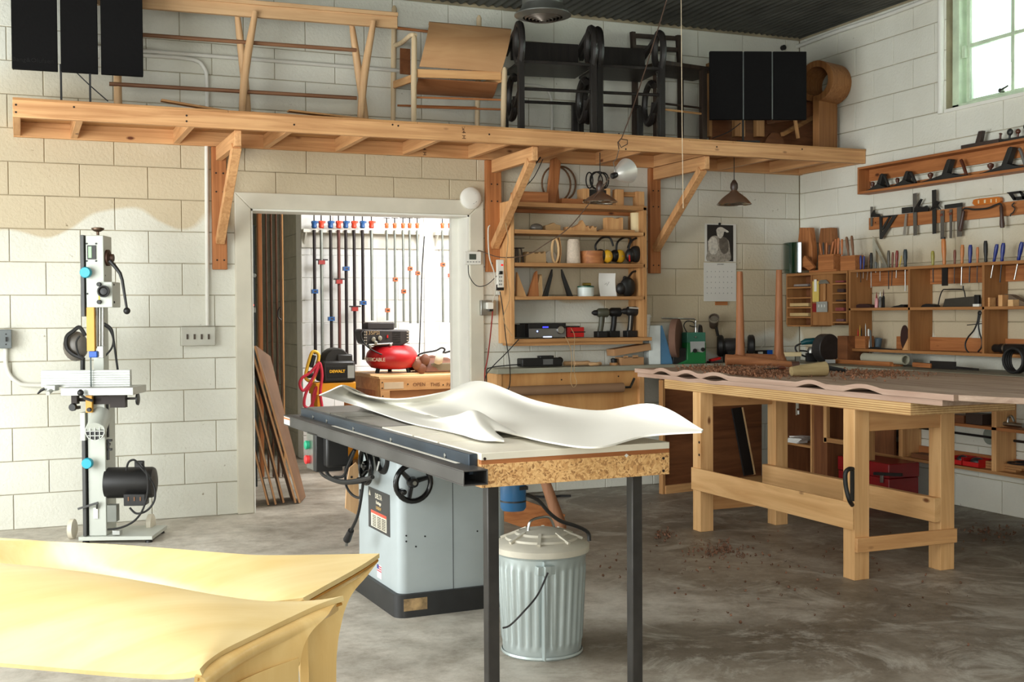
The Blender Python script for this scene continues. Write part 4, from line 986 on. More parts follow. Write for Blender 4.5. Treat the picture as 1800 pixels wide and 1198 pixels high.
# fifth shelf: amplifier, tray, drills, cup
q = it('stereo_amplifier', 'silver and black stereo amplifier with a blue display on the bottom shelf', 'amplifier', 955, 's5', .1)
R(q, 'case', BLACK(), 908, 570, 962, 592, .0, .1, .002)
R(q, 'case', BLACK(), 929, 568, 995, 592, -.06, .16, .002)
fp = R(q, 'front_panel', plain('silver_panel', (120, 118, 114), .4, .5), 930, 577.5, 995, 592, -.066, .006, .001)
disc(q, 'volume_knob', STEEL(), 984, 579.5, 6.5, -.066, .02, 20, parent=fp)
R(q, 'display', plain('blue_display', (40, 50, 190), .3, emit=(70, 70, 255), estr=1.5), 954, 573.5, 964, 576, -.062, .002)
R(q, 'display', plain('white_display', (180, 200, 255), .3, emit=(190, 210, 255), estr=2.5), 955, 591, 970, 592.5, -.068, .002)
disc(q, 'power_light', plain('blue_lamp', (120, 140, 255), .3, emit=(150, 170, 255), estr=3), 944.5, 582, 1.4, -.067, .002, 8)
q = it('red_tray', 'small red plastic tray right of the amplifier', 'tray', 1012, 's5', .1)
R(q, 'body', plain('red_plastic2', (180, 22, 20), .4), 997, 575, 1027, 592, -.05, .1, .003); R(q, 'band', BLACK(), 1003, 582.5, 1029, 584, -.053, .003)
q2 = T('phone', 'small black music player lying on the red tray', 'phone', tuple(q.loc+Vector((-.02, -.0, q.pl(1012, 575).z+.001))))
m = M(BLACK(), bev=.002); m.box(-.05, -.04, 0, .03, .03, .009); q2.solo(m)
def drill(label, x, y, flip, body, d, s=1.0, accent=None):
    q = it('cordless_drill', label, 'drill', x, 's5', d)
    zt = q.pl(x, y).z; sc_ = zt/.215*s
    m = M(BLACK(), bev=.004); m.box(-.045*sc_, -.035, 0, .035*sc_, .035, .045*sc_); q.part('battery', m)
    m = M(body); m.tube(spline([(-.01*sc_, 0, .04*sc_), (.0, 0, .09*sc_), (.005, 0, .15*sc_)]), [.02*sc_]*13 if False else .02*sc_, 10); q.part('grip', m)
    m = M(body); m.tube([(-.035*sc_*1, 0, .18*sc_), (-.02*sc_, 0, .18*sc_), (.05*sc_, 0, .18*sc_), (.065*sc_, 0, .178*sc_)], [.022*sc_, .033*sc_, .033*sc_, .018*sc_], 14); q.part('motor_housing', m)
    m = M(BLACK()); m.tube([(-.075*sc_, 0, .18*sc_), (-.055*sc_, 0, .18*sc_), (-.03*sc_, 0, .18*sc_)], [.008*sc_, .02*sc_, .022*sc_], 12); q.part('chuck', m)
    if accent:
        m = M(accent); m.bar((-.03*sc_, -.036*sc_, .205*sc_), (.055*sc_, -.034*sc_, .2*sc_), .004, .012); m.bar((-.012*sc_, -.022, .15*sc_), (-.02*sc_, -.022, .05*sc_), .004, .008, (1, 0, 0)); q.part('trim', m)
sil = plain('silver_plastic', (176, 176, 170), .35, .2)
drill('cordless drill with a green-grey body, left of three on the bottom shelf', 1056, 541, 0, plain('olive_grey_plastic', (70, 70, 56), .45), .1)
drill('dark cordless drill turned away, middle of three on the bottom shelf', 1078, 540, 0, BLACK(), .06, accent=None)
drill('black cordless drill with silver trim, right of three on the bottom shelf', 1108, 538, 0, BLACK(), .12, accent=sil)
q = it('paper_cup', 'white takeaway paper cup with a lid at the right end of the bottom shelf', 'cup', 1133, 's5', .14)
h_ = q.pl(1133, 557).z; r1_ = (q.pl(1142, 557).x-q.pl(1124, 557).x)/2
m = M(WHITE()); m.lathe([(r1_*.72, 0), (r1_, h_)], (0, 0, 0)); q.part('cup', m)
m = M(WHITE()); m.lathe([(r1_*1.12, h_), (r1_*1.12, h_+.008), (r1_*1.0, h_+.01), (r1_*.95, h_+.02)], (0, 0, 0)); q.part('lid', m)
m = M(plain('ink', (90, 88, 84), .6)); w_ = r1_*.4; m.tube([(-w_, -r1_*.93, h_*.42), (w_, -r1_*.93, h_*.42), (w_, -r1_*.98, h_*.62), (-w_, -r1_*.98, h_*.62)], .0007, 4, closed=True); q.part('printed_square', m)

# ------------------------------------------------------------------ power strip, outlet and cords between doorway and shelves
py_ = WY-.25
t = T('power_strip', 'white vertical power strip with a red switch beside the tool shelves', 'power strip', (onY(879, 490, 7.55).x, 7.55, onY(879, 490, 7.55).z))
R(t, 'case', WHITE(), 874.5, 456, 886, 505, -.015, .03, .003); R(t, 'case', BLACK(), 873, 500, 886, 510, -.012, .03, .002)
R(t, 'switch', plain('red_switch', (220, 20, 20), .3, emit=(255, 20, 20), estr=.6), 881, 464, 884.5, 467, -.018, .004)
R(t, 'end_cap', WHITE(), 873, 511, 880, 518, -.01, .02)
for i, y_ in enumerate((487, 494, 500)):
    for dx in (-1.6, 1.6): R(t, 'socket', BLACK(), 880+dx-.5, y_-2, 880+dx+.5, y_+1, -.0165, .002)
R(t, 'plug', BLACK(), 879, 476, 884, 482, -.03, .03, .003)
t = T('wall_outlet', 'steel outlet box with a white plug low beside the doorway', 'outlet', (onY(858, 541, WY-.05).x, WY-.002, onY(858, 541, WY).z))
R(t, 'cover', STEEL(), 845.5, 527.5, 872, 554, -.05, .05, .003); R(t, 'plug', WHITE(), 857, 531, 868, 543, -.09, .04, .004); R(t, 'socket', BLACK(), 861, 543, 867, 547, -.07, .02)
red = plain('red_cord', (140, 40, 34), .5); wc = plain('white_cord', (206, 200, 186), .5); tan = plain('tan_cord', (170, 140, 100), .6)
Y5, Y6 = 7.5, 7.58
hang('white_power_cord', 'white cord looping from the loft bracket down to the outlet', spline([onY(861, 396, Y5), onY(858, 405, Y5), onY(860, 450, Y5), onY(869, 480, Y5), onY(871, 510, Y5), onY(866, 530, 7.62)]), .0045, wc)
hang('extension_lead', 'black cord hanging from the power strip to the floor left of the cabinet', spline([onY(879, 512, Y5), onY(884, 545, Y5), onY(890, 600, Y5), onY(896, 640, Y5), onY(895, 680, 7.3), onY(880, 700, 7.3)]), .0035, RUBBER())
hang('extension_lead', 'red cord running down from the outlet beside the doorway', spline([onY(866, 547, 7.6), onY(862, 590, 7.56), onY(857, 630, 7.5), onY(852, 660, 7.5), onY(856, 700, 7.5)]), .0045, red)
hang('thin_black_cord', 'thin black cord from the thermostat to the power strip', spline([onY(823, 466, 7.68), onY(825, 485, 7.66), onY(838, 502, 7.64), onY(856, 500, 7.6), onY(874, 484, 7.55), onY(881, 478, 7.51)]), .003, RUBBER())
hang('lamp_flex', 'brown lamp flex sagging from the bright reflector lamp to the thermostat', spline([onY(1072, 312, 7.0), onY(1040, 352, 7.1), onY(1000, 400, 7.2), onY(960, 428, 7.3), onY(925, 448, 7.4), onY(880, 452, 7.48), onY(845, 441, 7.6), onY(840, 441, 7.68)]), .0035, plain('brown_flex', (84, 62, 46), .6))
hang('twin_cord', 'dark twin cords slanting behind the middle bracket', spline([onY(950, 276, 7.5), onY(925, 312, 7.5), onY(903, 345, 7.45), onY(893, 370, 7.42)]), .005, RUBBER())
hang('twin_cord', 'thin dark cord slanting beside the twin cords', spline([onY(955, 278, 7.55), onY(938, 312, 7.52), onY(915, 335, 7.5), onY(905, 345, 7.47)]), .003, RUBBER())
hang('amplifier_lead', 'black lead from the bottom shelf down to the cabinet corner', spline([onY(912, 596, 7.47), onY(890, 620, 7.45), onY(865, 645, 7.43), onY(853, 664, 7.43), onY(853, 700, 7.4)]), .0035, RUBBER())
hang('earphone_lead', 'cream lead hanging from the amplifier over the worktop edge', spline([onY(994, 591, 7.4), onY(1003, 612, 7.4), onY(1005, 640, 7.4), onY(1003, 668, 7.38), onY(1008, 680, 7.38), onY(1014, 672, 7.38), onY(1010, 655, 7.4), onY(1009, 620, 7.4), onY(1010, 590, 7.44), onY(1004, 577, 7.5)]), .0025, tan)
hang('twisted_cord', 'loose tan cord tangled along the left side of the tool shelves', spline([onY(886, 380, 7.46), onY(893, 420, 7.44), onY(889, 470, 7.44), onY(896, 520, 7.44), onY(885, 560, 7.44), onY(900, 590, 7.44)]), .003, tan)

# ------------------------------------------------------------------ lamps
refl = plain('spun_aluminium', (214, 212, 204), .22, 1, var=.1, scale=30); shade = plain('copper_grey_shade', (150, 122, 100), .4, .7, var=.15)
def pendant(label, px_, ytop, ysock, ybot, halfw, Y):
    q = onY(px_, ybot, Y); t = T('pendant_lamp', label, 'lamp', tuple(q)); r_ = onY(px_+halfw, ybot, Y).x-q.x; h_ = onY(px_, ysock+14, Y).z-q.z
    prof = [(r_, 0), (r_*.97, .006), (r_*.72, h_*.42), (r_*.4, h_*.72), (r_*.18, h_*.9), (r_*.17, h_)]
    m = M(shade); m.lathe(prof+[(r_*.15, h_), (r_*.38, h_*.7), (r_*.7, h_*.4), (r_*.95, .002)], n=36, close=False); s_ = t.part('shade', m)
    m = M(refl); m.lathe([(r_*.93, .003), (r_*.68, h_*.38), (r_*.36, h_*.68), (r_*.05, h_*.8)], n=36, close=False); t.part('reflector', m, s_)
    m = M(refl); m.tube([(r_*math.cos(a/24*2*PI), r_*math.sin(a/24*2*PI), 0) for a in range(24)], .003, 6, closed=True); t.part('rim', m, s_)
    m = M(plain('brown_bakelite', (62, 46, 38), .4)); m.lathe([(.02, h_-.005), (.028, h_+.015), (.026, h_+.045), (.012, h_+.07), (.004, h_+.075)]); t.part('socket', m)
    m = M(plain('bulb_glass', (226, 222, 210), .15)); m.sph((0, 0, h_*.45), .03); t.part('bulb', m)
    m = M(RUBBER()); z = onY(px_, ytop, Y).z-q.z; m.cyl((0, 0, h_+.07), (0, 0, z), .003, n=6); t.part('flex', m)
pendant('pendant lamp with grey shade hanging in front of the tool shelves', 1055, 268, 322, 355, 27, 7.15)
pendant('pendant lamp with bronze shade hanging alone above the calendar', 1290.5, 273, 320, 359, 25.5, 7.15)
c = onY(1078, 300, 6.9); t = T('reflector_lamp', 'tilted bright aluminium clamp lamp hung from a wire at the loft edge', 'lamp', tuple(c))
ax = (onY(1108, 296, 7.02)-onY(1080, 306, 6.95)).normalized(); p0 = t.local(onY(1083, 307, 6.9)); L_ = .125
m = M(plain('bright_aluminium', (236, 234, 226), .38, .55, var=.06)); prof = [(.012, 0), (.03, .01), (.055, .05), (.085, L_), (.083, L_), (.052, .052), (.028, .014)]; m.lathe(prof, p0, ax, 32, close=False); t.part('shade', m)
m = M(BLACK()); m.lathe([(.012, -.05), (.02, -.04), (.02, -.01), (.016, .005)], p0, ax); t.part('socket', m)
m = M(STEEL()); m.tube([p0+Vector((0, 0, .01)), t.local(onY(1078, 285, 6.9)), t.local(onY(1084, 278, 6.9)), t.local(onY(1088, 262, 6.9))], .003, 6); t.part('hook', m)
a = onY(1094, 258, 6.9)
hang('wire_hanger', 'long dark wire slanting up from the reflector lamp past the loft chairs', [onY(1088, 262, 6.9), onY(1086, 250, 6.89), onY(1091, 244, 6.88), onY(1103, 246, 6.88), onY(1103, 253, 6.88), onY(1092, 259, 6.88), onY(1087, 250, 6.88), onY(1093, 242, 6.86), onY(1109, 200, 6.7), onY(1135, 120, 6.4), onY(1160, 40, 6.2), onY(1185, -45, 6.0)], .0035, plain('dark_wire', (86, 66, 54), .5, .3), 'wire')
# calendar with a photograph of a sheep
t = T('wall_calendar', 'wall calendar with a black and white photograph of a sheep', 'calendar', (onY(1266, 458, WY).x, WY-.002, onY(1266, 458, WY).z))
R(t, 'upper_sheet', plain('calendar_paper', (214, 212, 204), .6, var=.03), 1239, 392.5, 1294, 460, -.006, .004)
R(t, 'lower_sheet', plain('calendar_paper', (214, 212, 204), .6), 1237.5, 461, 1294, 529, -.007, .005)
ph = R(t, 'photograph', plain('photo_black', (26, 22, 20), .4), 1243, 394.5, 1289, 459, -.007, .001)
fl = plain('fleece_grey', (150, 142, 130), .8, var=.45, scale=60); fl2 = plain('fleece_light', (196, 190, 178), .8, var=.3, scale=60)
def blob(mat, pts, ly, nm, n=5):
    m = M(mat); p = [t.pl(x, y, ly) for x, y in pts]; m.ext([(v.x, v.z) for v in spline(p+[p[0]], n)][:-1], ly, ly-.0008); t.part(nm, m, ph)
blob(fl, [(1244, 424), (1250, 416), (1258, 414), (1268, 418), (1280, 422), (1283, 440), (1282, 458), (1244, 458), (1244, 440)], -.0075, 'sheep_body')
blob(fl2, [(1245, 424), (1252, 416), (1259, 420), (1262, 434), (1258, 446), (1248, 444)], -.0082, 'sheep_fleece')
blob(plain('fleece_dark', (96, 88, 78), .8, var=.4, scale=50), [(1264, 418), (1272, 416), (1279, 422), (1280, 440), (1272, 446), (1265, 436)], -.0082, 'sheep_chest')
blob(fl2, [(1259, 404), (1262, 400), (1268, 399), (1274, 402), (1281, 407), (1278, 408.5), (1273, 407), (1271, 414), (1266, 419), (1261, 414)], -.0088, 'sheep_head')
t.text('JANUARY', plain('ink', (90, 88, 84), .6), .014, (t.pl(1266, 464.5).x, -.0075, t.pl(1266, 464.5).z), name='month_name')
m = M(plain('pale_ink', (160, 160, 154), .6))
for r_ in range(5):
    for c_ in range(7): a = t.pl(1244+c_*7.2, 477+r_*9.5, -.0078); m.box(a.x-.008, -.0078, a.z-.004, a.x-.001, -.007, a.z+.004)
t.part('calendar_grid', m)
disc(t, 'hook', BLACK(), 1264.5, 393.5, 2, -.007, .01, 8)
blk_ = T('patch_stain', 'rust-brown scuff block under the calendar on the wall', 'patch', (onY(1267, 533, WY).x, WY-.001, onY(1267, 533, WY).z))
m = M(redfir('x')); blk_.rect(m, 1258, 530, 1279, 536, -.01, .01); blk_.name = 'wooden_peg_rail'; blk_.label = 'small reddish wooden cleat just below the calendar'; blk_.cat = 'cleat'; blk_.solo(m)
# ------------------------------------------------------------------ counters
cgrey = plain('grey_green_counter_paint', (150, 148, 130), .55, var=.12, scale=5)
t = T('wall_counter', 'grey-topped counter along the back wall under the tool shelves', 'counter', (3.04, 7.475, .92))
m = M(cgrey, bev=.003); m.box(0, 0, -.036, WX-.002-3.04, .245, 0); t.part('worktop', m)
m = M(wood('birch_plywood', (206, 156, 98), (176, 122, 70), 'z', fine=5), bev=.002); m.box(.04, .03, -.42, 1.12, .05, -.036); t.part('front_panel', m)
m = M(pine('z'), bev=.002); m.box(.0, .02, -.9, .04, .24, -.036); t.part('side_post', m)
m = M(pine('z'), bev=.002); m.box(1.12, .0, -.42, 1.16, .24, -.036); t.part('side_post', m)
m = M(nail)
for px_, py_ in ((873, 664), (987, 667), (1087, 661)): q = t.pl(px_, py_, .03); m.cyl(q, q-Vector((0, .002, 0)), .006, n=8)
t.part('nail_heads', m)
pr = T('paper_roll', 'brown kraft paper roll hung on a black rod below the counter', 'paper roll', (0, 7.44, .8))
a = pr.pl(893, 688); b = pr.pl(1095, 680); m = M(plain('kraft_paper', (138, 106, 78), .75, var=.06)); z_ = (a.z+b.z)/2; m.cyl((a.x, -.0, z_), (b.x, 0, z_), .034, n=22); pr.part('roll', m)
m = M(BLACK()); m.tube([(a.x-.03, 0, z_), (b.x, 0, z_), (b.x+.06, 0, z_+.0), (b.x+.11, .03, z_+.06)], .009, 8); m.lathe([(.02, 0), (.02, .02)], (a.x-.025, 0, z_), (1, 0, 0), 12); pr.part('rod', m)
t = T('corner_counter', 'grey counter along the right wall behind the walnut slabs', 'counter', (WX-.003, 5.4, .925), RZ_R)
m = M(cgrey, bev=.003); m.box(-2.06, -.5, -.036, 1.9, 0, 0); t.part('worktop', m)
for x_ in (-1.0, 1.0): m = M(pine('z'), bev=.002); m.box(x_, -.46, -.925, x_+.05, -.4, -.036); t.part('post', m)
# open cabinets under the corner counter
t = T('base_cabinet', 'brown plywood cabinet with open shelves under the corner counter', 'cabinet', (WX-.56, 6.8, .0), RZ_R)
bp_ = brownply('z')
a = t.pl(1376, 700); b = t.pl(1425, 700); c = t.pl(1450, 700); d = t.pl(1490, 700); top_ = .885
def bxp(name, mat, x0, y0, z0, x1, y1, z1): 
    m = M(mat, bev=.001); m.box(x0, y0, z0, x1, y1, z1); return t.part(name, m)
bxp('side', bp_, a.x-.02, 0, 0, a.x, .4, top_); bxp('side', pine('z'), b.x-.004, 0, 0, b.x+.012, .4, top_)
bxp('back', bp_, a.x-.02, .4, 0, d.x, .42, top_); bxp('side', bp_, b.x+.012, .02, 0, c.x, .4, top_)
bxp('top', oak('x'), a.x-.02, 0, top_-.02, d.x+.02, .4, top_)
zs_ = t.pl(1400, 779).z; bxp('shelf', oak('x'), a.x, 0, zs_-.018, b.x, .4, zs_)
bxp('bottom', oak('x'), a.x, 0, .02, b.x, .4, .04)
bxp('stile', pine('z'), c.x-.005, -.01, t.pl(1450, 777).z, c.x+.03, .02, top_); bxp('rail', oak('x'), c.x, -.01, t.pl(1470, 779).z, d.x+.1, .02, t.pl(1470, 776).z+.02)
cb_ = t
for i, (x0, x1, y_, lab) in enumerate(((1378, 1412, 770, 'stack of white papers on the cabinet shelf, left pile'), (1395, 1424, 774, 'stack of white papers on the cabinet shelf, right pile'))):
    q0 = cb_.pl(x0, y_, .08); q1 = cb_.pl(x1, y_, .08); w_ = Vector(cb_.loc)+cb_.R @ Vector(((q0.x+q1.x)/2, .12+.02*i, zs_+.001+.0*i))
    s_ = T('paper_stack', lab, 'papers', tuple(w_), RZ_R+.1*i); 
    for k in range(4): m = M(plain('paper', (226, 224, 218), .7)); l_ = (q1.x-q0.x)/2*(.95 if i == 0 else .8); m.obox((.004*k, .0-.11*i, .006+.009*k+.04*i*0), (l_*1.4, .1, .008), (0, 0, .1*k)); s_.part('sheet_pad', m)
s_ = T('storage_tub', 'grey plastic tub at the back of the cabinet shelf', 'tub', tuple(Vector(cb_.loc)+cb_.R @ Vector(((a.x+b.x)/2+.06, .3, zs_+.001))), RZ_R)
m = M(plain('grey_tub', (120, 126, 124), .5)); m.lathe([(.06, 0), (.075, .16), (.08, .165), (.07, .17), (.055, .01)], n=20); s_.solo(m)
# red toolbox
red_ = plain('red_enamel', (134, 22, 26), .35, var=.15)
t = T('toolbox', 'red metal toolbox with a black handle on the floor under the counter', 'toolbox', (5.29, 6.39, 0), RZ_R)
m = M(red_, bev=.004); m.box(-.26, 0, 0, .26, .25, .19); t.part('body', m)
m = M(red_, bev=.006); m.box(-.264, -.004, .193, .264, .254, .29); t.part('lid', m)
for x_ in (-.12, .2): m = M(STEEL(), bev=.001); m.box(x_-.015, -.012, .16, x_+.015, -.004, .23); t.part('latch', m)
m = M(BLACK()); m.bar((.14, -.02, .215), (.38, .0, .235), .02, .02); t.part('handle', m)
# plywood panel leaning in front of the back wall
p0, p1 = Vector((4.24, 7.3, 0)), Vector((5.2, 7.44, 0)); ang = math.atan2(p1.y-p0.y, p1.x-p0.x)
t = T('plywood_sheet', 'large brown plywood panel with a bottom cleat standing behind the workbench', 'panel', tuple(p0), ang)
m = M(brownply('x'), bev=.001); L_ = (p1-p0).length; m.add([(-.13, .06, .02), (-.03, .0, .02), (L_, 0, .02), (L_, .02, .02), (-.13, .08, .02)], []) if False else m.box(0, 0, .0, L_, .018, .86); t.part('sheet', m)
m = M(pine('x'), bev=.002); m.bar((.01, -.02, .03), (L_-.02, -.02, .03), .03, .06); t.part('bottom_cleat', m)
m = M(oak('z'), bev=.002); m.box(-.012, -.03, 0, .012, .015, .82); t.part('edge_strip', m)
b2 = T('black_board', 'narrow black board with a pale edge leaning on the brown panel', 'board', tuple(p0+Vector((.62, .0, .01))), ang)
m = M(BLACK()); q = b2.pl(1296, 716, -.02); q2 = b2.pl(1318, 834, -.12)
m.bar((q2.x-.02, -.13, max(.03, q2.z)), (q.x-.02, -.03, q.z), .09, .014, (0, 1, 0)); b2.part('board', m)
m = M(pale('z')); m.bar((q2.x+.035, -.13, max(.03, q2.z)), (q.x+.035, -.03, q.z), .014, .016, (0, 1, 0)); b2.part('edge_strip', m)

# ------------------------------------------------------------------ things on the back counter
CZ = .9205
def ct(name, label, cat, px_, Y, rz=0, z=CZ): return T(name, label, cat, (onY(px_, 600, Y).x, Y, z), rz)
q = ct('battery_charger', 'black battery charger with a grey label at the left end of the counter', 'charger', 953, 7.58)
R(q, 'base', BLACK(), 918, 630, 989, 643, -.05, .1, .008); R(q, 'dock', BLACK(), 950, 625, 974, 632, -.03, .06, .004); R(q, 'front_label', plain('grey_label', (90, 90, 88), .5), 955, 631, 972, 640, -.052, .003)
m = M(BLACK()); m.sph(q.pl(984, 633), .025); m.sph(q.pl(925, 636), .03, .04, .022); q.part('end_cap', m)
hang('charger_cord', 'black cord from the charger across the counter to the wall cords', spline([onY(918, 640, 7.57), onY(890, 642, 7.55), onY(862, 646, 7.47), onY(855, 655, 7.45), onY(858, 700, 7.42)]), .004, RUBBER())
for i, (x0, x1, y0, y1, lab) in enumerate(((990, 1035, 634, 640, 'long pale turned dowel lying on the counter'), (1008, 1037, 636, 641, 'short fat turned peg lying before the long dowel'), (1035, 1057, 634, 638, 'thin turned peg lying right of the long dowel'), (1036, 1052, 637, 641, 'smallest turned peg lying nearest the counter edge'))):
    Y = 7.62-.035*i; q = ct('turned_peg', lab, 'peg', (x0+x1)/2, Y); a = q.pl(x0, y0); b = q.pl(x1, y0); r_ = .014+.004*(i < 2)
    m = M(ash('x')); m.lathe([(r_*.5, 0), (r_, .01), (r_*.8, (b.x-a.x)*.6), (r_, (b.x-a.x)-.01), (r_*.7, b.x-a.x)], (a.x, 0, r_+.001), (1, 0, 0), 14); q.solo(m)
q = ct('tape_roll', 'small dark roll on a wooden disc near the shelf corner', 'tape roll', 1079, 7.6)
m = M(oak('x')); m.lathe([(.032, 0), (.032, .018)]); q.part('disc', m); m = M(BLACK()); m.lathe([(.022, .018), (.024, .045), (.015, .05)]); q.part('roll', m)
q = ct('cardboard_box', 'low brown cardboard box with a torn rim on the counter', 'box', 1112, 7.6)
cbm = plain('cardboard', (176, 132, 90), .8, var=.06)
R(q, 'box', cbm, 1092, 628, 1132, 641, -.04, .1, .002); R(q, 'flap', cbm, 1096, 625, 1104, 629, -.04, .003); R(q, 'flap', cbm, 1112, 624, 1122, 629, -.04, .003)
hb_ = q.pl(1112, 628).z
q = ct('cardboard_box', 'long brown cardboard box tilted on top of the low torn one', 'box', 1112, 7.62, z=CZ+hb_+.004)
m = M(cbm, bev=.002); a = q.pl(1073, 622, 0); b = q.pl(1137, 608, 0); m.bar(Vector((a.x, 0, .035)), Vector((b.x, 0, .075)), .12, .05); q.solo(m)
q = ct('white_carton', 'tall white carton with one blue side standing right of the shelves', 'carton', 1160, 7.62, math.radians(-8))
a = q.pl(1141, 572, -.06); b = q.pl(1161, 572, -.06); m = M(plain('carton_white', (214, 220, 216), .6), bev=.001); m.box(a.x, -.06, 0, b.x, .05, a.z); q.part('body', m)
m = M(plain('carton_blue', (74, 118, 150), .6)); c = q.pl(1168, 572, -.0); c2 = q.pl(1178, 640, -.0); m.ext([(b.x+.001, 0), (c2.x, 0), (c.x, a.z*.55), (b.x+.015, a.z), (b.x+.001, a.z)], -.055, .045); q.part('blue_side', m)
# whetstone grinder
gg = plain('green_enamel', (22, 104, 52), .4, var=.1); gd = plain('grey_green_enamel', (50, 104, 84), .4)
q = ct('wet_grinder', 'green wet grinder with a large stone wheel on the counter', 'grinder', 1205, 7.58, math.radians(-8))
m = M(gg, bev=.004); a = q.pl(1196, 637, -.08); b = q.pl(1240, 600, -.08)
xa = q.pl(1208, 600, -.08).x; xd = q.pl(1241, 600, -.08).x; zt = q.pl(1220, 584, -.08).z; zm = q.pl(1220, 602, -.08).z
m.ext([(q.pl(1192, 637, -.08).x, 0), (xd, 0), (xd, zm), (xa, zm), (xa, .03)], -.08, .08); q.part('base', m)
m = M(gd, bev=.003); m.box(xa, -.08, zm, xd-.003, .08, zt); q.part('housing', m)
m = M(plain('label_silver', (160, 162, 158), .4)); l0 = q.pl(1213, 600, -.082); l1 = q.pl(1239, 619, -.082); m.ext([(l0.x, l0.z), (l1.x, l0.z), (l1.x, l1.z+.01), (l1.x-.02, l1.z), (l0.x+.03, l1.z+.012), (l0.x+.005, l1.z)], -.083, -.081); q.part('control_plate', m)
for x_, y_ in ((1221, 616), (1235, 614)): disc(q, 'knob', BLACK(), x_, y_, 3.4, -.083, .015, 12)
disc(q, 'bolt', STEEL(), 1222, 592, 1.6, -.081, .01, 8)
c_ = q.pl(1186, 594, -.02); m = M(plain('grindstone', (112, 82, 66), .85, var=.15, bump=.3)); r_ = c_.z-.045
m.lathe([(r_*.95, -.0), (r_, .006), (r_, .05), (r_*.95, .056)], (c_.x-.02, -.02, c_.z), (.8, -.55, 0), 30); q.part('stone_wheel', m)
m = M(plain('hub_disc', (70, 56, 48), .5)); m.lathe([(r_*.42, -.004), (r_*.42, 0)], (c_.x-.02, -.02, c_.z), (.8, -.55, 0), 24); q.part('hub', m)
m = M(BLACK(), bev=.004); m.box(q.pl(1178, 630).x, -.06, .0, q.pl(1207, 630).x, .06, c_.z*.62); q.part('water_trough', m)
c2_ = q.pl(1226, 585, .03); m = M(BLACK()); m.lathe([(.06, 0), (.065, .02), (.06, .03)], c2_, (.8, -.55, 0), 26); q.part('honing_wheel', m)
m = M(plain('wheel_rim', (150, 146, 136), .5)); m.lathe([(.068, .004), (.068, .016)], c2_, (.8, -.55, 0), 26); q.part('wheel_rim', m)
m = M(STEEL()); m.tube([q.pl(1163, 559, -.03), q.pl(1190, 559.5, -.03), q.pl(1220, 560, -.03), q.pl(1223, 563, -.03), q.pl(1223, 585, -.03)], .006, 8); q.part('tool_rest_bar', m)
m = M(RUBBER()); m.tube(spline(P(q, [(1208, 585), (1202, 572), (1208, 564), (1219, 566), (1221, 574), (1212, 572)], -.05)), .004, 6); q.part('cord', m)
q = ct('sanding_sleeve', 'dark round sleeve hung on the wall between the two grinders', 'sleeve', 1255, 7.66, z=onY(1253, 565, 7.66).z)
m = M(plain('sleeve_brown', (86, 72, 60), .6)); m.lathe([(.032, -.05), (.04, .05), (.034, .05), (.028, -.045)], (0, 0, 0), (-.35, -.6, .6), 22); q.part('sleeve', m)
m = M(plain('sleeve_pale', (150, 140, 122), .6)); m.lathe([(.041, .03), (.042, .05), (.036, .05), (.036, .03)], (.0, 0, 0), (-.35, -.6, .6), 22); q.part('band', m)
q = ct('bench_grinder', 'dark two-wheel bench grinder behind the upturned walnut legs', 'grinder', 1285, 7.6, math.radians(-12))
m = M(IRON()); c = q.pl(1288, 607); m.lathe([(.05, -.08), (.058, -.06), (.058, .06), (.05, .08)], (c.x, 0, c.z), (1, 0, 0), 22); q.part('motor', m)
for px_, dx in ((1265, -.13), (1319, .13)):
    w_ = q.pl(px_, 608); m = M(BLACK()); m.lathe([(.07, -.02), (.082, -.01), (.082, .02), (.07, .03)], (w_.x, 0, c.z), (1, -.35, 0), 26); q.part('wheel_guard', m)
    m = M(plain('grindstone2', (90, 94, 90), .8)); m.lathe([(.055, .031), (.055, .034)], (w_.x, 0, c.z), (1, -.35, 0), 22); q.part('grinding_wheel', m)
m = M(BLACK()); m.box(c.x-.06, -.05, 0, c.x+.06, .05, c.z-.04); m.bar(q.pl(1262, 590, -.02), q.pl(1259, 575, -.02), .012, .02); m.bar(q.pl(1300, 590), q.pl(1297, 582), .02, .02); q.part('stand', m)
q = ct('dustpan_clip', 'small red plastic clip between the green grinder and bench grinder', 'clip', 1256, 7.54)
m = M(plain('red_plastic', (190, 20, 20), .4), bev=.002); m.bar((-.04, 0, .02), (.045, 0, .035), .04, .018); q.part('clip', m); m = M(IRON()); m.box(-.05, -.02, 0, .05, .03, .014); q.part('base', m)
q = ct('tool_clutter_case', 'small open black case of bits behind the walnut legs', 'case', 1340, 7.6)
R(q, 'case', BLACK(), 1320, 616, 1358, 630, -.03, .06, .003); R(q, 'blue_part', blue, 1350, 615, 1358, 622, -.04, .02); R(q, 'pale_part', WHITE(), 1333, 618, 1341, 624, -.035, .01)
q = ct('wire_hook', 'pale curved wire hook rising behind the walnut legs', 'hook', 1340, 7.66)
m = M(WHITE()); m.tube(spline(P(q, [(1342, 596), (1343, 604), (1338, 610), (1330, 613), (1322, 618)])), .003, 6); q.solo(m)
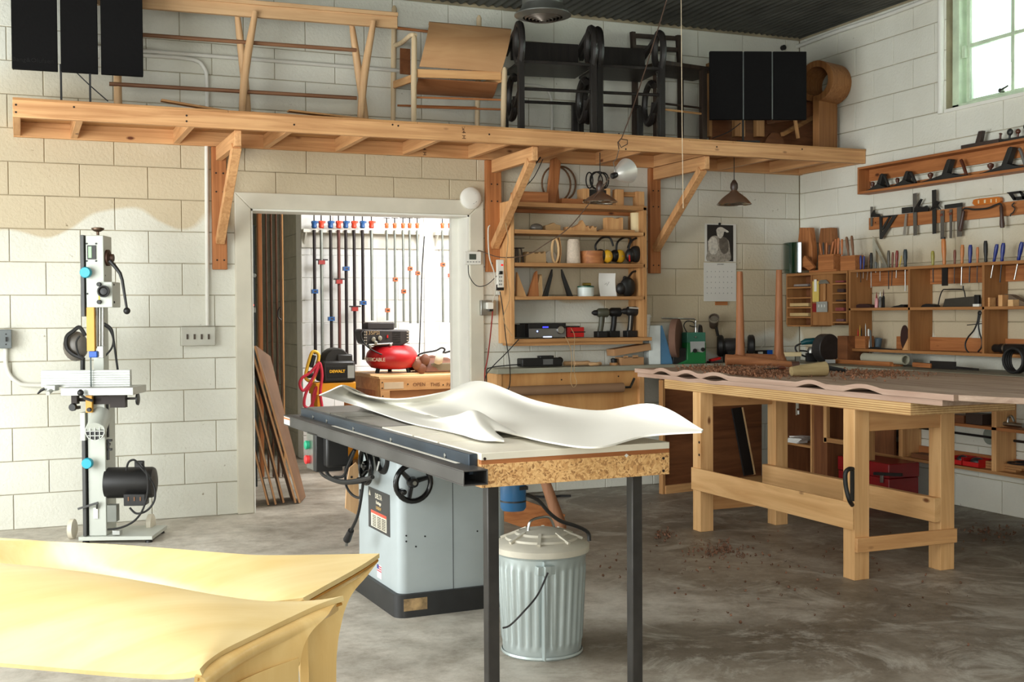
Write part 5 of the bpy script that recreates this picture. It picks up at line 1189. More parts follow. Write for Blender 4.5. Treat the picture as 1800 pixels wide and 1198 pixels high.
# right part of counter
q = ct('orbital_router', 'teal and black router with a looped handle near the corner', 'router', 1425, 7.3, math.radians(-30), z=.9255)
tb = plain('dark_teal', (10, 74, 80), .4)
m = M(tb, bev=.0); m.tube(P(q, [(1408, 603), (1416, 600), (1432, 599), (1440, 602)]), [.014, .024, .026, .014], 12); q.part('body', m)
m = M(STEEL()); c = q.pl(1426, 612); m.lathe([(.03, 0), (.03, .03), (.02, .05)], (c.x, 0, c.z-.04)); q.part('collet', m)
m = M(BLACK(), bev=.004); m.box(c.x-.04, -.04, 0, c.x+.04, .04, c.z-.035); q.part('base', m)
m = M(RUBBER()); m.tube(spline(P(q, [(1410, 603), (1399, 608), (1400, 617), (1410, 624), (1424, 628), (1420, 618), (1406, 616)])), .007, 8); q.part('handle_loop', m)
q = ct('sample_board', 'small cream board on a perforated metal stand near the walnut legs', 'board', 1395, 7.2, math.radians(-20), z=.9255)
R(q, 'board', plain('cream_card', (226, 206, 160), .7), 1380, 619, 1409, 626, -.03, .08, .001); R(q, 'stand', STEEL(), 1399, 626, 1407, 640, -.01, .03)
q = ct('disc_sander', 'dark round disc sander against the brown wooden cabinet', 'sander', 1462, 6.95, math.radians(-30), z=.9255)
m = M(IRON()); c = q.pl(1456, 622); m.lathe([(.1, -.02), (.105, -.015), (.105, .06), (.1, .065)], (c.x, 0, max(.11, c.z)), (-.6, .8, 0), 28); q.part('disc_housing', m)
m = M(plain('label_silver', (160, 162, 158), .4)); m.box(*(lambda a, b: (a.x, -.09, .004, b.x, -.06, .03))(q.pl(1451, 636, -.08), q.pl(1468, 636, -.08))); q.part('base', m)
q = T('brown_case', 'dark brown wooden case on the corner counter under the tool rack', 'case', (5.62, 6.85, .9255), RZ_R)
m = M(brownply('x'), bev=.002); a = q.pl(1472, 620, -.1); b = q.pl(1489, 620, -.1); m.box(a.x, -.1, 0, b.x, .1, .2); q.part('body', m)
m = M(redfir('x'), bev=.001); b2_ = q.pl(1568, 634, -.12); m.box(a.x, -.14, 0, b2_.x, -.105, .03); q.part('front_strip', m)
q = T('paper_tube_roll', 'pale rolled paper lying on the counter below the tool rack', 'paper roll', (5.58, 6.3, .9255), RZ_R+math.radians(-4))
a = q.pl(1519, 625, -.05); b = q.pl(1592, 632, -.05); m = M(plain('aged_paper', (182, 178, 156), .7, var=.05)); r_ = .034
m.lathe([(r_, 0), (r_, b.x-a.x), (r_*.8, b.x-a.x), (r_*.8, .01)], (a.x, -.05, r_+.014), (1, 0, 0), 22); q.part('roll', m)
m = M(redfir('x')); m.box(a.x-.02, -.09, 0, b.x-.08, -.01, .0135); q.part('wooden_cradle', m)
q = T('hand_saw', 'dark backsaw lying on the corner counter', 'saw', (5.5, 5.85, .9255), RZ_R+math.radians(4))
a = q.pl(1607, 648, -.05); b = q.pl(1680, 647, -.05); c = q.pl(1720, 650, -.05)
m = M(redfir('x'), bev=.004); m.bar((a.x, -.05, .025), (a.x+(b.x-a.x)*.45, -.05, .022), .04, .03); q.part('handle', m)
m = M(DARKM()); m.bar((a.x+(b.x-a.x)*.4, -.05, .03), (b.x, -.05, .03), .01, .05); m.bar((b.x-.05, -.05, .02), (c.x, -.05, .012), .008, .015); q.part('blade', m)
q = T('cord_coil', 'black coiled cable at the right edge of the picture on the counter', 'cable', (5.45, 5.22, .9255), RZ_R)
m = M(RUBBER())
for k in range(4): m.tube([(.0+.07*math.cos(i/18*2*PI), .0+.0*k, .08+.07*math.sin(i/18*2*PI)) if False else ((.075-.004*k)*math.cos(i/18*2*PI), -.02+.014*k, .082+(.072)*math.sin(i/18*2*PI)) for i in range(18)], .009, 8, closed=True)
q.solo(m)

# ------------------------------------------------------------------ tool rack on the right wall
FD = -.196
t = T('tool_rack', 'long open plywood tool rack with compartments on the right wall', 'shelf', (WX-.002, 6.5, 1.0), RZ_R)
pk = wood('rack_plywood', (178, 126, 76), (146, 98, 56), 'x', fine=12); pkz = wood('rack_plywood', (170, 120, 72), (140, 94, 54), 'z', fine=12)
def rk(name, mat, x0, x1, z0, z1, y0=FD, y1=0, bev=.001):
    m = M(mat, bev=bev); m.box(x0, y0, z0, x1, y1, z1); return t.part(name, m)
xl = t.pl(1492, 480, FD).x; xr = t.pl(1990, 480, FD).x
zt, zm_, zb = t.pl(1496, 474, FD).z, t.pl(1496, 541, FD).z, t.pl(1496, 612, FD).z; th = .019
for z in (zt, zm_, zb): rk('shelf_board', pk, xl, xr, z-th, z)
for px_ in (1492, 1596, 1726, 1896): x = t.pl(px_, 540, FD).x; rk('divider', pkz, x, x+th, zb, zt-th)
rk('back_rail', redfir('x'), xl, xr, zt-.12, zt-th-.001, -.02, 0); rk('back_rail', redfir('x'), xl+.3, xr, zb+.001, zb+.09, -.02, 0)
rack = t
t = T('pigeonhole_rack', 'small plywood pigeonhole rack for sandpaper in the room corner', 'shelf', (WX-.002, 7.3, 1.0), RZ_R)
x0, x1 = t.pl(1382, 500, FD).x, t.pl(1489, 500, FD).x; xa, xb = t.pl(1426, 500, FD).x, t.pl(1462, 500, FD).x
zT = t.pl(1440, 478, FD).z; zB = t.pl(1400, 571, FD).z; x0 = max(x0, -.415)
rk('top_board', pk, x0-.0, x1, zT-.02, zT); rk('divider', pkz, x0, x0+.012, zB, zT-.02); rk('divider', pkz, xa-.008, xa+.004, zB, zT-.02)
zr = t.pl(1470, 565, FD).z; rk('divider', pkz, xb, xb+.01, zr, zT-.02); rk('divider', pkz, x1-.01, x1, zr, zT-.02)
for y_ in (504, 522, 539, 556, 571): z = t.pl(1405, y_, FD).z; rk('pigeonhole_shelf', pk, x0+.012, xa-.008, z-.012, z)
for y_ in (497, 514, 530, 547, 565): z = t.pl(1475, y_, FD).z; rk('pigeonhole_shelf', pk, xb+.01, x1-.01, z-.012, z)
rk('back_panel', brownply('x'), x0, x1, zB, zT-.02, -.012, 0); rk('centre_panel', pkz, xa+.004, xb, zB, zT-.02, -.186, -.17)
pg = t
def paper(label, x0_, x1_, y_, mat, n=3, kind='sandpaper_stack', cat='sandpaper'):
    q0 = pg.pl(x0_, y_, FD+.03); q1 = pg.pl(x1_, y_, FD+.03); s_ = T(kind, label, cat, tuple(Vector(pg.loc)+pg.R @ Vector(((q0.x+q1.x)/2, -.1, q0.z+.0015))), RZ_R)
    w_ = (q1.x-q0.x)/2; 
    for k in range(n): m = M(mat); m.box(-w_+.004*(k % 2), -.07, .004*k, w_-.003*(k % 3), .05, .004*k+.0034); s_.part('sheet', m)
cream = plain('sandpaper_cream', (206, 176, 122), .85); pink = plain('sandpaper_rose', (142, 70, 68), .85); dkp = plain('sandpaper_dark', (70, 50, 46), .85)
paper('cream sandpaper sheets, third pigeonhole of the left column', 1386, 1422, 538.5, cream, 6); paper('cream sandpaper sheets, fourth pigeonhole of the left column', 1388, 1422, 555.5, cream, 6)
paper('grey and red sheets in the top left pigeonhole', 1396, 1421, 503.5, plain('sandpaper_grey', (140, 130, 124), .8), 4)
paper('rose sandpaper in the top right pigeonhole', 1468, 1484, 496.5, pink, 3); paper('dark disc pads in the second right pigeonhole', 1472, 1484, 513.5, dkp, 6); paper('dark sheets in the third right pigeonhole', 1470, 1484, 529.5, dkp, 3)
paper('rose sandpaper filling the fourth right pigeonhole', 1467, 1484, 546.5, pink, 6); paper('mauve sheets in the bottom right pigeonhole', 1470, 1484, 564.5, plain('sandpaper_mauve', (120, 84, 84), .85), 4)
def wallitem(name, label, cat, px_, py_, ly=0, z=None, group=None):
    o = Vector((WX-.002, 0, 0)); rr_ = ray(px_, py_); P_ = onX(px_, py_, WX-.002+ly); return T(name, label, cat, (P_.x, P_.y, P_.z if z is None else z), RZ_R, group)
q = wallitem('sandpaper_sheaf', 'yellow sandpaper sheaf hanging on the centre panel of the pigeonholes', 'sandpaper', 1432, 512, -.2)
m = M(plain('sandpaper_yellow', (206, 180, 92), .8)); a = q.pl(1428, 494); b = q.pl(1439, 530); m.box(a.x, 0, b.z, b.x, .006, a.z); q.part('sheet', m)
m = M(WHITE()); a = q.pl(1432, 491); b = q.pl(1436, 512); m.box(a.x, -.006, b.z, b.x, -.001, a.z); q.part('tag', m)
q = wallitem('putty_knife', 'wide putty knife hanging blade up on the pigeonhole rack', 'putty knife', 1448, 495, -.2)
m = M(STEEL()); a = q.pl(1438, 492); b = q.pl(1458, 498); m.ext([(a.x, b.z), (b.x, b.z), (q.pl(1452, 492).x, a.z), (q.pl(1442, 492).x, a.z)], 0, .002); q.part('blade', m)
m = M(oak('z'), bev=.001); a = q.pl(1448, 498); b = q.pl(1451, 528); m.box(a.x, -.004, b.z, b.x, .006, a.z); q.part('handle', m)
q = wallitem('blister_pack', 'clear blister pack with printed card pinned under the putty knife', 'packet', 1445, 538, -.2)
R(q, 'card', plain('grey_card', (150, 150, 142), .6), 1435, 530, 1454, 548, 0, .003); m = M(plain('pale_ink2', (200, 200, 192), .6))
for x_ in (1438, 1443, 1448): a = q.pl(x_, 535, -.004); m.box(a.x, -.004, a.z-.02, a.x+.012, 0, a.z)
q.part('blister', m)
q = wallitem('red_packet', 'small dark red packet left of the blister pack', 'packet', 1431, 540, -.2)
R(q, 'card', red_, 1428, 533, 1434.5, 548, 0, .004)
# things on the corner rack top
zP = pg.loc.z+zT+.0008; zR = rack.loc.z+zt+.0008
def onrack(name, label, cat, px_, ly=-.1, z=None, rz=0, group=None):
    z = zP if z is None else z
    r_ = ray(px_, 470); X = WX-.002+ly; P_ = CAM+r_*(X/r_.x); return T(name, label, cat, (X, P_.y, z), RZ_R+rz, group)
q = onrack('green_glass_panel', 'dark green curved glass panel in the corner on the pigeonhole rack', 'glass', 1389, -.22)
q.loc.y = min(q.loc.y, 7.6); a = q.pl(1371, 428); b = q.pl(1404, 428)
m = M(plain('bottle_green', (8, 44, 30), .06, spec=.9, var=.3, scale=4, coat=1), bev=.004); m.sheet(lambda u, v: Vector((a.x+(b.x-a.x)*u, .03-.05*math.sin(PI*u), .001+a.z*v)), 8, 6, .01); m.box(a.x+.02, 0, 0, b.x-.02, .05, .01); q.solo(m)
q = onrack('wooden_form', 'tall bellied wooden form standing behind the arrow-shaped offcut', 'wooden part', 1418, -.09)
pts = [(1407, 475), (1406, 455), (1405, 435), (1409, 400), (1426, 400), (1431, 435), (1431, 458), (1428, 475)]
m = M(redfir('z'), bev=.003); m.ext([(q.pl(x_, y_).x, max(0, q.pl(x_, y_).z)) for x_, y_ in pts], -.02, .03); q.solo(m)
q = onrack('arrow_offcut', 'arrow-shaped reddish offcut leaning at the front of the rack', 'offcut', 1414, -.17)
pts = [(1395, 476), (1400, 468), (1416, 449), (1433, 468), (1432, 471), (1424, 475), (1414, 469), (1404, 475)]
m = M(redfir('x'), bev=.002); m.ext([(q.pl(x_, y_).x, max(0, q.pl(x_, y_).z)) for x_, y_ in pts], -.01, .01); q.solo(m)
q = onrack('base_board', 'thin reddish board lying under the chisel block', 'board', 1450, -.12)
a = q.pl(1424, 470, -.04); b = q.pl(1472, 470, -.04); m = M(redfir('x'), bev=.001); m.box(a.x, -.05, 0, b.x, .08, .016); q.solo(m)
q = onrack('tapered_block', 'tall tapered wooden block standing behind the carving chisels', 'block', 1455, -.06, zP+.0165)
pts = [(1443, 470), (1443, 424), (1446, 401), (1464, 400), (1466, 424), (1466, 470)]
m = M(wood('block_oak', (158, 104, 62), (120, 76, 44), 'z'), bev=.002); m.ext([(q.pl(x_, y_).x, max(0, q.pl(x_, y_).z)) for x_, y_ in pts], -.02, .04); q.solo(m)
def holder(label, x0_, x1_, y0_, ly, z, wall=.008):
    q = onrack('tool_holder', label, 'holder', (x0_+x1_)/2, ly, z); a = q.pl(x0_, y0_, -.04); b = q.pl(x1_, y0_, -.04)
    m = M(redfir('x'), bev=.0015); H_ = max(.04, a.z); w_ = wall
    m.box(a.x, -.04, 0, b.x, -.04+w_, H_).box(a.x, .04-w_, 0, b.x, .04, H_).box(a.x, -.04+w_, 0, a.x+w_, .04-w_, H_).box(b.x-w_, -.04+w_, 0, b.x, .04-w_, H_).box(a.x+w_, -.04+w_, 0, b.x-w_, .04-w_, .008)
    q.solo(m); return q, H_
h1, H1 = holder('reddish wooden box holding carving chisels, left one on the rack', 1438, 1465, 448, -.13, zP+.0165)
h2, H2 = holder('reddish wooden box holding knives, right one on the rack', 1477, 1503, 450, -.14, zP)
def handtool(name, label, cat, hold, px0, py0, px1, py1, mat, r, ly=0, blade=None, blen=0, group=None):
    """turned handle seen between two photo points, its shank going on below"""
    a = hold.pl(px0, py0, ly); b = hold.pl(px1, py1, ly); w0 = hold.loc+hold.R @ a; w1 = hold.loc+hold.R @ b
    q = T(name, label, cat, tuple(w1), RZ_R, group); d = q.Ri @ (w0-w1); L_ = d.length; d.normalize()
    m = M(mat); m.lathe([(r*.6, 0), (r*.75, L_*.06), (r*.7, L_*.2), (r, L_*.55), (r*.95, L_*.9), (r*.6, L_)], (0, 0, 0), d, 12); q.part('handle', m)
    m = M(blade or STEEL()); m.tube([(0, 0, 0), tuple(-d*blen)], r*.38, 8); q.part('shank', m)
    return q
cw_ = plain('chisel_handle_wood', (186, 112, 62), .45, var=.15, scale=30); dk = plain('dark_handle', (84, 56, 44), .5)
carv = [(1441, 427, 1444, 447, cw_), (1447, 426, 1448, 447, IRON()), (1453, 426, 1453, 447, cw_), (1458, 430, 1457, 447, dk), (1465, 424, 1461, 447, cw_)]
for i, (a_, b_, c_, d_, mt) in enumerate(carv):
    nth = ['leftmost', 'second', 'third', 'fourth', 'rightmost'][i]
    handtool('carving_chisel', '%s carving chisel standing in the left wooden box' % nth, 'chisel', h1, a_, b_, c_, d_, mt, .007, -.01+.008*(i % 2), blen=.02, group='carving chisels in the left wooden box')
kn = [(1469, 420, 1467, 448, cw_, 'orange-handled gouge leaning between the two wooden boxes'), (1474, 418, 1473, 448, cw_, 'round-ended gouge between the two wooden boxes'), (1480, 420, 1480, 448, cw_, 'pale-handled gouge just left of the right wooden box')]
for a_, b_, c_, d_, mt, lab in kn: handtool('gouge', lab, 'gouge', h1, a_, b_, c_, d_, mt, .01, .02, blen=.04, group='gouges between the wooden boxes')
kn = [(1488, 416, 1492, 450, walnut('z'), 'left dark wooden knife in the right wooden box'), (1497, 414, 1500, 450, walnut('z'), 'right dark wooden knife in the right wooden box')]
for a_, b_, c_, d_, mt, lab in kn: handtool('carving_knife', lab, 'knife', h2, a_, b_, c_, d_, mt, .011, .0, blen=.02)
# screwdrivers and chisels dropped through the rack top
nv = plain('navy_plastic', (28, 44, 118), .35); br = plain('reddish_brown_handle', (116, 60, 40), .45); ob = plain('orange_beech', (188, 116, 58), .4, var=.15, scale=40)
ol = plain('olive_yellow_plastic', (150, 142, 60), .35); cl = plain('clear_grey_plastic', (170, 164, 146), .3)
HD = [(1507, 459, 1507, 470, cl, 487, .006, 'short clear-handled screwdriver nearest the right wooden box'), (1513, 449, 1513, 471, nv, 496, .009, 'bright blue screwdriver, leftmost blue one on the rack'), (1519, 450, 1518, 471, nv, 489, .007, 'slim navy screwdriver beside the bright blue one'),
      (1529, 447, 1526, 470, plain('brown_handle', (110, 76, 46), .5), 492, .006, 'small brown awl left of the black and blue screwdriver'), (1531.5, 444, 1531.5, 469, BLACK(), 505, .011, 'fat black screwdriver with a long bright shank, left group'), (1539.5, 460, 1539.5, 470, plain('grey_plastic', (90, 92, 90), .4), 479, .01, 'stubby grey screwdriver before the clear set square'),
      (1547, 458, 1547, 470, cl, 494, .007, 'clear-handled screwdriver before the set square'), (1562, 440, 1562, 467, plain('black_white_handle', (84, 78, 66), .4), 508, .011, 'striped screwdriver right of the clear set square'), (1569.5, 443, 1568.5, 467, br, 502, .008, 'slim brown screwdriver right of the striped one'),
      (1577, 440, 1576, 467, plain('red_black_handle', (120, 34, 24), .4, var=.6, scale=30), 488, .011, 'red and black screwdriver in the middle group'), (1585, 448, 1581, 465, plain('yellow_stripe', (206, 176, 50), .4), 468, .004, 'thin yellow stick between two screwdrivers'), (1591.5, 438, 1591.5, 467, plain('dark_teal_handle', (34, 48, 54), .4), 511, .014, 'large dark screwdriver with the longest bright shank'),
      (1639.5, 441, 1640, 461, ol, 496, .012, 'olive yellow screwdriver standing alone at the middle of the rack'), (1658.5, 418, 1660, 458, ob, 0, .015, None), (1678.5, 439, 1678, 460, br, 498, .009, 'short reddish brown screwdriver next to the wide chisel'),
      (1692, 430, 1691, 461, ob, 501, .012, 'orange wooden turning chisel with a silver blade'), (1706, 430, 1705, 459, nv, 496, .013, 'blue-handled chisel between two wooden handles'), (1718.5, 434, 1718, 459, cw_, 496, .009, 'wooden chisel with a steel cap on its handle'), (1732.5, 423, 1733, 458, BLACK(), 470, .013, 'tall black handle over the second rack divider'),
      (1753, 428, 1747, 457, nv, 488, .012, 'navy chisel tilted right, left of the blue pair'), (1764, 426.5, 1761, 457, nv, 496, .013, 'blue chisel with a silver shank, right of the tilted navy one'), (1797, 424, 1790, 455, nv, 491, .014, 'blue chisel tilted right at the picture edge')]
for px0, py0, px1, py1, mt, ys, r_, lab in HD:
    q = onrack('screwdriver', lab or 'wide chisel with an orange wooden handle and broad dark blade', 'screwdriver' if lab and 'chisel' not in lab else 'chisel', px1, -.15, zR)
    if 'chisel' in q.cat or 'awl' in (lab or ''): q.name = 'chisel'
    top = q.pl(px0, py0); L_ = top.z; dx = top.x
    d = Vector((dx, 0, L_)).normalized(); L_ = max(L_, .02)
    m = M(mt); m.lathe([(r_*.55, 0), (r_*.8, L_*.08), (r_*.7, L_*.22), (r_, L_*.5), (r_, L_*.85), (r_*.7, L_)], (0, 0, 0), d, 12); q.part('handle', m)
    if lab is None:
        m = M(DARKM()); z1 = q.pl(1661, 502).z; a = q.pl(1656, 480).x; b = q.pl(1666, 480).x; m.box(a, -.003, z1, b, .003, 0); q.part('blade', m)
        m = M(BLACK()); m.lathe([(r_*.9, 0), (r_*.9, .012)], (top.x, 0, L_-.006), n=12); q.part('striking_cap', m)
    else:
        z1 = q.pl(px1, ys).z; dxx = -d.x/max(d.z, .1)*(-z1)
        m = M(STEEL() if ys not in (496, 498, 508, 502) or px1 == 1691 else DARKM()); m.tube([(0, 0, .001), (dxx, 0, z1)], r_*.32, 8); q.part('shank', m)
q = onrack('set_square', 'clear plastic set square standing behind the screwdrivers', 'set square', 1548, -.03, zR)
pts = [(1534, 469), (1534, 415), (1562, 469)]; m = M(plain('clear_acrylic', (206, 204, 186), .15, trans=.5))
a, b, c = [q.pl(x_, y_) for x_, y_ in pts]; a.z = c.z = 0
cx_ = (a+b+c)/3; ins = [cx_+(v-cx_)*.45 for v in (a, b, c)]
V = [(v.x, y_, v.z) for y_ in (0, .004) for v in (a, b, c)]+[(v.x, y_, v.z) for y_ in (0, .004) for v in ins]
F = []
for i in range(3):
    j = (i+1) % 3; F += [(i, j, 6+j, 6+i), (3+j, 3+i, 9+i, 9+j), (j, i, 3+i, 3+j), (6+i, 6+j, 9+j, 9+i)]
m.add(V, F); q.solo(m)
# compartments
zM = rack.loc.z+zm_+.0008; zB_ = rack.loc.z+zb+.0008
def bottle(label, px_, y0_, y1_, w, body, tip, ly):
    q = onrack('glue_bottle', label, 'bottle', px_, ly, zM); H_ = q.pl(px_, y0_).z; r_ = w; hb = q.pl(px_, y1_).z
    m = M(body); m.lathe([(r_, 0), (r_, hb*.85), (r_*.7, hb), (r_*.4, hb*1.02)]); q.part('body', m)
    m = M(tip); m.lathe([(r_*.5, hb*1.02), (r_*.4, hb*1.15), (r_*.12, H_)], n=12); q.part('nozzle', m)
bottle('small white glue bottle with a pink label and red tip, leftmost of three', 1541, 513, 524, .013, plain('pink_white', (226, 160, 160), .4, var=.3, scale=25), red_, -.12)
bottle('black and white glue bottle with a white nozzle, middle of three', 1547.5, 512, 521, .012, plain('black_white', (90, 88, 84), .4, var=.9, scale=30), WHITE(), -.14)
bottle('dark glue bottle with a dark red tip, rightmost of three', 1553, 508, 520, .01, BLACK(), plain('maroon', (74, 18, 24), .4), -.1)
def flat(name, label, cat, x0_, x1_, h, z, mat, ly=-.12, d=.05, shape=None):
    q = onrack(name, label, cat, (x0_+x1_)/2, ly, z); a = q.pl(x0_, 540).x; b = q.pl(x1_, 540).x; m = M(mat, bev=.0)
    if shape: m.ext([(a+(b-a)*u, h*v) for u, v in shape], -d/2, d/2)
    else: m.box(a, -d/2, 0, b, d/2, h)
    q.solo(m); return q
mound = [(0, 0), (1, 0), (.97, .4), (.85, .75), (.6, 1), (.35, 1), (.12, .7), (.02, .3)]
flat('bench_brush', 'dark red-brown bristle brush in the first upper compartment', 'brush', 1505, 1536, .028, zM, plain('bristle', (58, 30, 24), .9, bump=.8, scale=80), shape=mound)
flat('pliers', 'black pliers lying in the first upper compartment', 'pliers', 1570, 1594, .02, zM, BLACK(), shape=[(0, 0), (1, 0), (1, .9), (.8, 1), (.6, .7), (.3, .5), (.1, .2)])
flat('spokeshave', 'dark spokeshave lying by the hacksaw in the second compartment', 'spokeshave', 1624, 1648, .022, zM, BLACK(), shape=mound)
q = onrack('coping_saw', 'bow-framed saw standing in the second upper compartment', 'saw', 1674, -.06, zM)
m = M(DARKM()); m.tube(spline(P(q, [(1649, 538), (1652, 522), (1657, 510), (1664, 508.5), (1690, 508.5), (1695, 512), (1697, 524)])), .004, 8); q.part('frame', m)
m = M(BLACK()); m.lathe([(.005, 0), (.005, .03)], q.pl(1693, 510), (0, 0, 1), 8); q.part('tension_screw', m)
q = onrack('tenon_saw', 'dark wide-bladed tenon saw standing in the second upper compartment', 'saw', 1688, -.12, zM)
pts = [(1657, 540), (1661, 525), (1716, 520), (1712, 540)]
m = M(plain('saw_steel', (74, 70, 62), .4, .4)); m.ext([(q.pl(x_, y_).x, max(0, q.pl(x_, y_).z)) for x_, y_ in pts], 0, .002); q.part('blade', m)
m = M(BLACK(), bev=.003); a = q.pl(1714, 518); b = q.pl(1722, 538); m.box(a.x, -.01, .0, b.x, .012, a.z); q.part('handle', m)
flat('chalk_block', 'small pale block beside the tenon saw handle', 'block', 1712, 1723, .016, zM, WHITE(), -.16, .02)
for i, (x0_, x1_, h_, lab) in enumerate(((1732, 1745, .055, 'square pale block with a hole, third compartment'), (1745, 1759, .05, 'brown block behind the square one, third compartment'), (1760, 1767, .07, 'round-ended pale block in the third compartment'), (1777, 1786, .04, 'small pale block before the wooden plane'))):
    flat('wooden_block', lab, 'block', x0_, x1_, h_, zM, [pine('x'), brownply('x'), pine('z'), pale('x')][i], -.14 if i != 1 else -.08, .05)
flat('wooden_plane', 'grey wooden plane leaning in the third upper compartment', 'plane', 1764, 1806, .075, zM, plain('worn_wood_grey', (104, 88, 70), .6, var=.2), -.09, .05, [(0, 0), (1, 0), (1, .3), (.75, .55), (.4, .95), (.2, 1), (.05, .85)])
# lower compartments
q = onrack('pencil_box', 'open wooden box of pencils and pens in the lower left compartment', 'box', 1517, -.13, zB_)
a = q.pl(1501, 590, -.035); b = q.pl(1518, 590, -.035); c = q.pl(1535, 590, .035); H_ = a.z
m = M(redfir('x'), bev=.001); w_ = .006; x0_, x1_ = a.x, c.x; m.box(x0_, -.04, 0, x1_, -.034, H_).box(x0_, .034, 0, x1_, .04, H_).box(x0_, -.034, 0, x0_+w_, .034, H_).box(x1_-w_, -.034, 0, x1_, .034, H_).box(x0_+w_, -.034, 0, x1_-w_, .034, .006); q.solo(m); pb = q
for i, (x_, y_, mt, lab) in enumerate(((1507, 578, plain('red_pencil', (200, 40, 24), .5), 'red pencil standing in the pencil box'), (1511, 571, plain('yellow_pencil', (206, 160, 60), .5), 'yellow pencil standing in the pencil box'), (1514, 576, BLACK(), 'black marker standing in the pencil box'), (1522, 568, STEEL(), 'steel scriber standing in the pencil box'), (1528, 578, WHITE(), 'white marker standing in the pencil box'), (1532, 580, plain('grey_plastic', (90, 92, 90), .4), 'grey marker standing in the pencil box'))):
    p = pb.pl(x_, y_, .0); p_ = T('pencil', lab, 'pencil', tuple(pb.loc+pb.R @ Vector((p.x+.004*(i-2)*-1*.3, 0, .008))), RZ_R); m = M(mt); m.tube([(0, 0, 0), (.003*(2-i), 0, p.z-.03), (.003*(2-i), 0, p.z-.008)], [.004 if i < 4 else .007]*2+[.001 if i < 4 else .006], 7); p_.solo(m)
q = onrack('blue_cup', 'small tilted blue-grey cup behind the pencil box', 'cup', 1543, -.07, zB_)
m = M(plain('slate_blue', (74, 90, 100), .5)); H_ = q.pl(1543, 594).z; m.lathe([(.02, 0), (.026, H_), (.022, H_), (.017, .006)], (0, 0, 0), (.15, 0, 1)); q.solo(m)
flat('dividers', 'dark pair of dividers lying in the lower left compartment', 'dividers', 1528, 1576, .014, zB_, DARKM(), -.15, .03, shape=[(0, 0), (1, 0), (.95, .3), (.5, .5), (.3, 1), (.1, .9)])
q = onrack('dark_disc', 'dark round disc leaning on the first rack divider', 'disc', 1594, -.07, zB_)
c = q.pl(1598, 600); r_ = .085; m = M(plain('dark_leather', (56, 30, 22), .6)); m.ext([(c.x+.01-.045*math.cos(math.radians(a_)) if False else -.02+r_*.45*math.cos(math.radians(a_)), r_+r_*math.sin(math.radians(a_))) for a_ in range(0, 360, 15)], -.004, .004); q.solo(m)
flat('wedge_offcut', 'small orange wooden wedge in front of the dark disc', 'wedge', 1588, 1601, .09, zB_, pine('z'), -.15, .02, shape=[(0, 0), (1, 0), (1, 1), (.85, 1)])
q = onrack('outside_caliper', 'large black bow calipers hanging in the middle lower compartment', 'calipers', 1712, -.15, zB_)
q.loc.z = zB_; ly_ = -.03
m = M(BLACK()); m.tube(spline(P(q, [(1720, 552), (1718, 565), (1712, 580), (1702, 592), (1697, 603), (1698, 613), (1703, 619.5)], ly_)), .005, 8); q.part('leg', m)
m = M(BLACK()); m.tube(spline(P(q, [(1723, 552), (1720, 570), (1722, 585), (1726, 598), (1725, 610), (1719, 618)], ly_)), .005, 8); q.part('leg', m)
m = M(BLACK()); m.sph(q.pl(1722, 550, ly_), .016, .008, .016); q.part('pivot', m)
m = M(BLACK()); m.tube([q.pl(1700, 571, ly_), q.pl(1726, 568.5, ly_)], .003, 6); q.part('adjuster', m)
q = onrack('spotting_scope', 'black and steel cylindrical tool in the lower right compartment', 'tool', 1775, -.13, zB_)
a = q.pl(1747, 616); b = q.pl(1806, 618); m = M(BLACK()); m.lathe([(.02, 0), (.026, .01), (.024, .05), (.03, .06), (.026, .11), (.03, .12), (.03, b.x-a.x)], (a.x, 0, .032), (1, 0, 0), 18); q.part('body', m)
m = M(STEEL()); m.lathe([(.031, .0), (.031, .012)], (a.x+.09, 0, .032), (1, 0, 0), 18); q.part('ring', m)
m = M(plain('brass', (160, 134, 60), .35, .8)); m.lathe([(.012, -.004), (.012, 0)], (a.x, 0, .032), (1, 0, 0), 12); q.part('lens', m)

# ------------------------------------------------------------------ hanging tool rail
t = T('tool_rail', 'pine rail of hanging measuring tools on the right wall', 'rail', (WX-.002, 6.4, 1.9), RZ_R)
m = M(redfir('x'), bev=.002); a = t.pl(1527, 383, -.022); b = t.pl(1527, 404, -.022); m.box(a.x, -.022, b.z, t.pl(1990, 350).x, 0, a.z); t.part('rail', m)
m = M(nail); q_ = t.pl(1539, 391, -.022); m.cyl(q_, q_-Vector((0, .002, 0)), .005, n=8); t.part('nail_heads', m)
RL = -.034
def rt(name, label, cat, px_, py_): return wallitem(name, label, cat, px_, py_, RL)
def poly(q, part, mat, pts, ly=0, th=.005, bev=0): m = M(mat, bev=bev); m.ext([(q.pl(x_, y_, ly).x, q.pl(x_, y_, ly).z) for x_, y_ in pts], ly, ly+th); return q.part(part, m)
sg = plain('dull_steel', (128, 126, 120), .4, .7, var=.2); bg_ = plain('blued_steel', (58, 58, 56), .45, .5, var=.25)
q = rt('try_square', 'small combination square at the left end of the tool rail', 'square', 1532, 380)
poly(q, 'rule', sg, [(1530, 363), (1534, 363), (1533, 397), (1530, 398)]); poly(q, 'head', BLACK(), [(1530, 381), (1532, 374), (1536, 369), (1537, 375), (1545, 376), (1547, 381)], -.006, .01)
q = rt('triangle_square', 'black triangular square with a slot hanging point down', 'square', 1555, 390)
V_ = [(1545.5, 380), (1577, 377), (1549, 419), (1545.5, 420)]; poly(q, 'blade', bg_, [(1545.5, 380), (1550, 379.5), (1550, 420), (1546, 420)]); poly(q, 'blade', bg_, [(1545.5, 380), (1577, 377), (1575, 380), (1545.5, 383)], -.001)
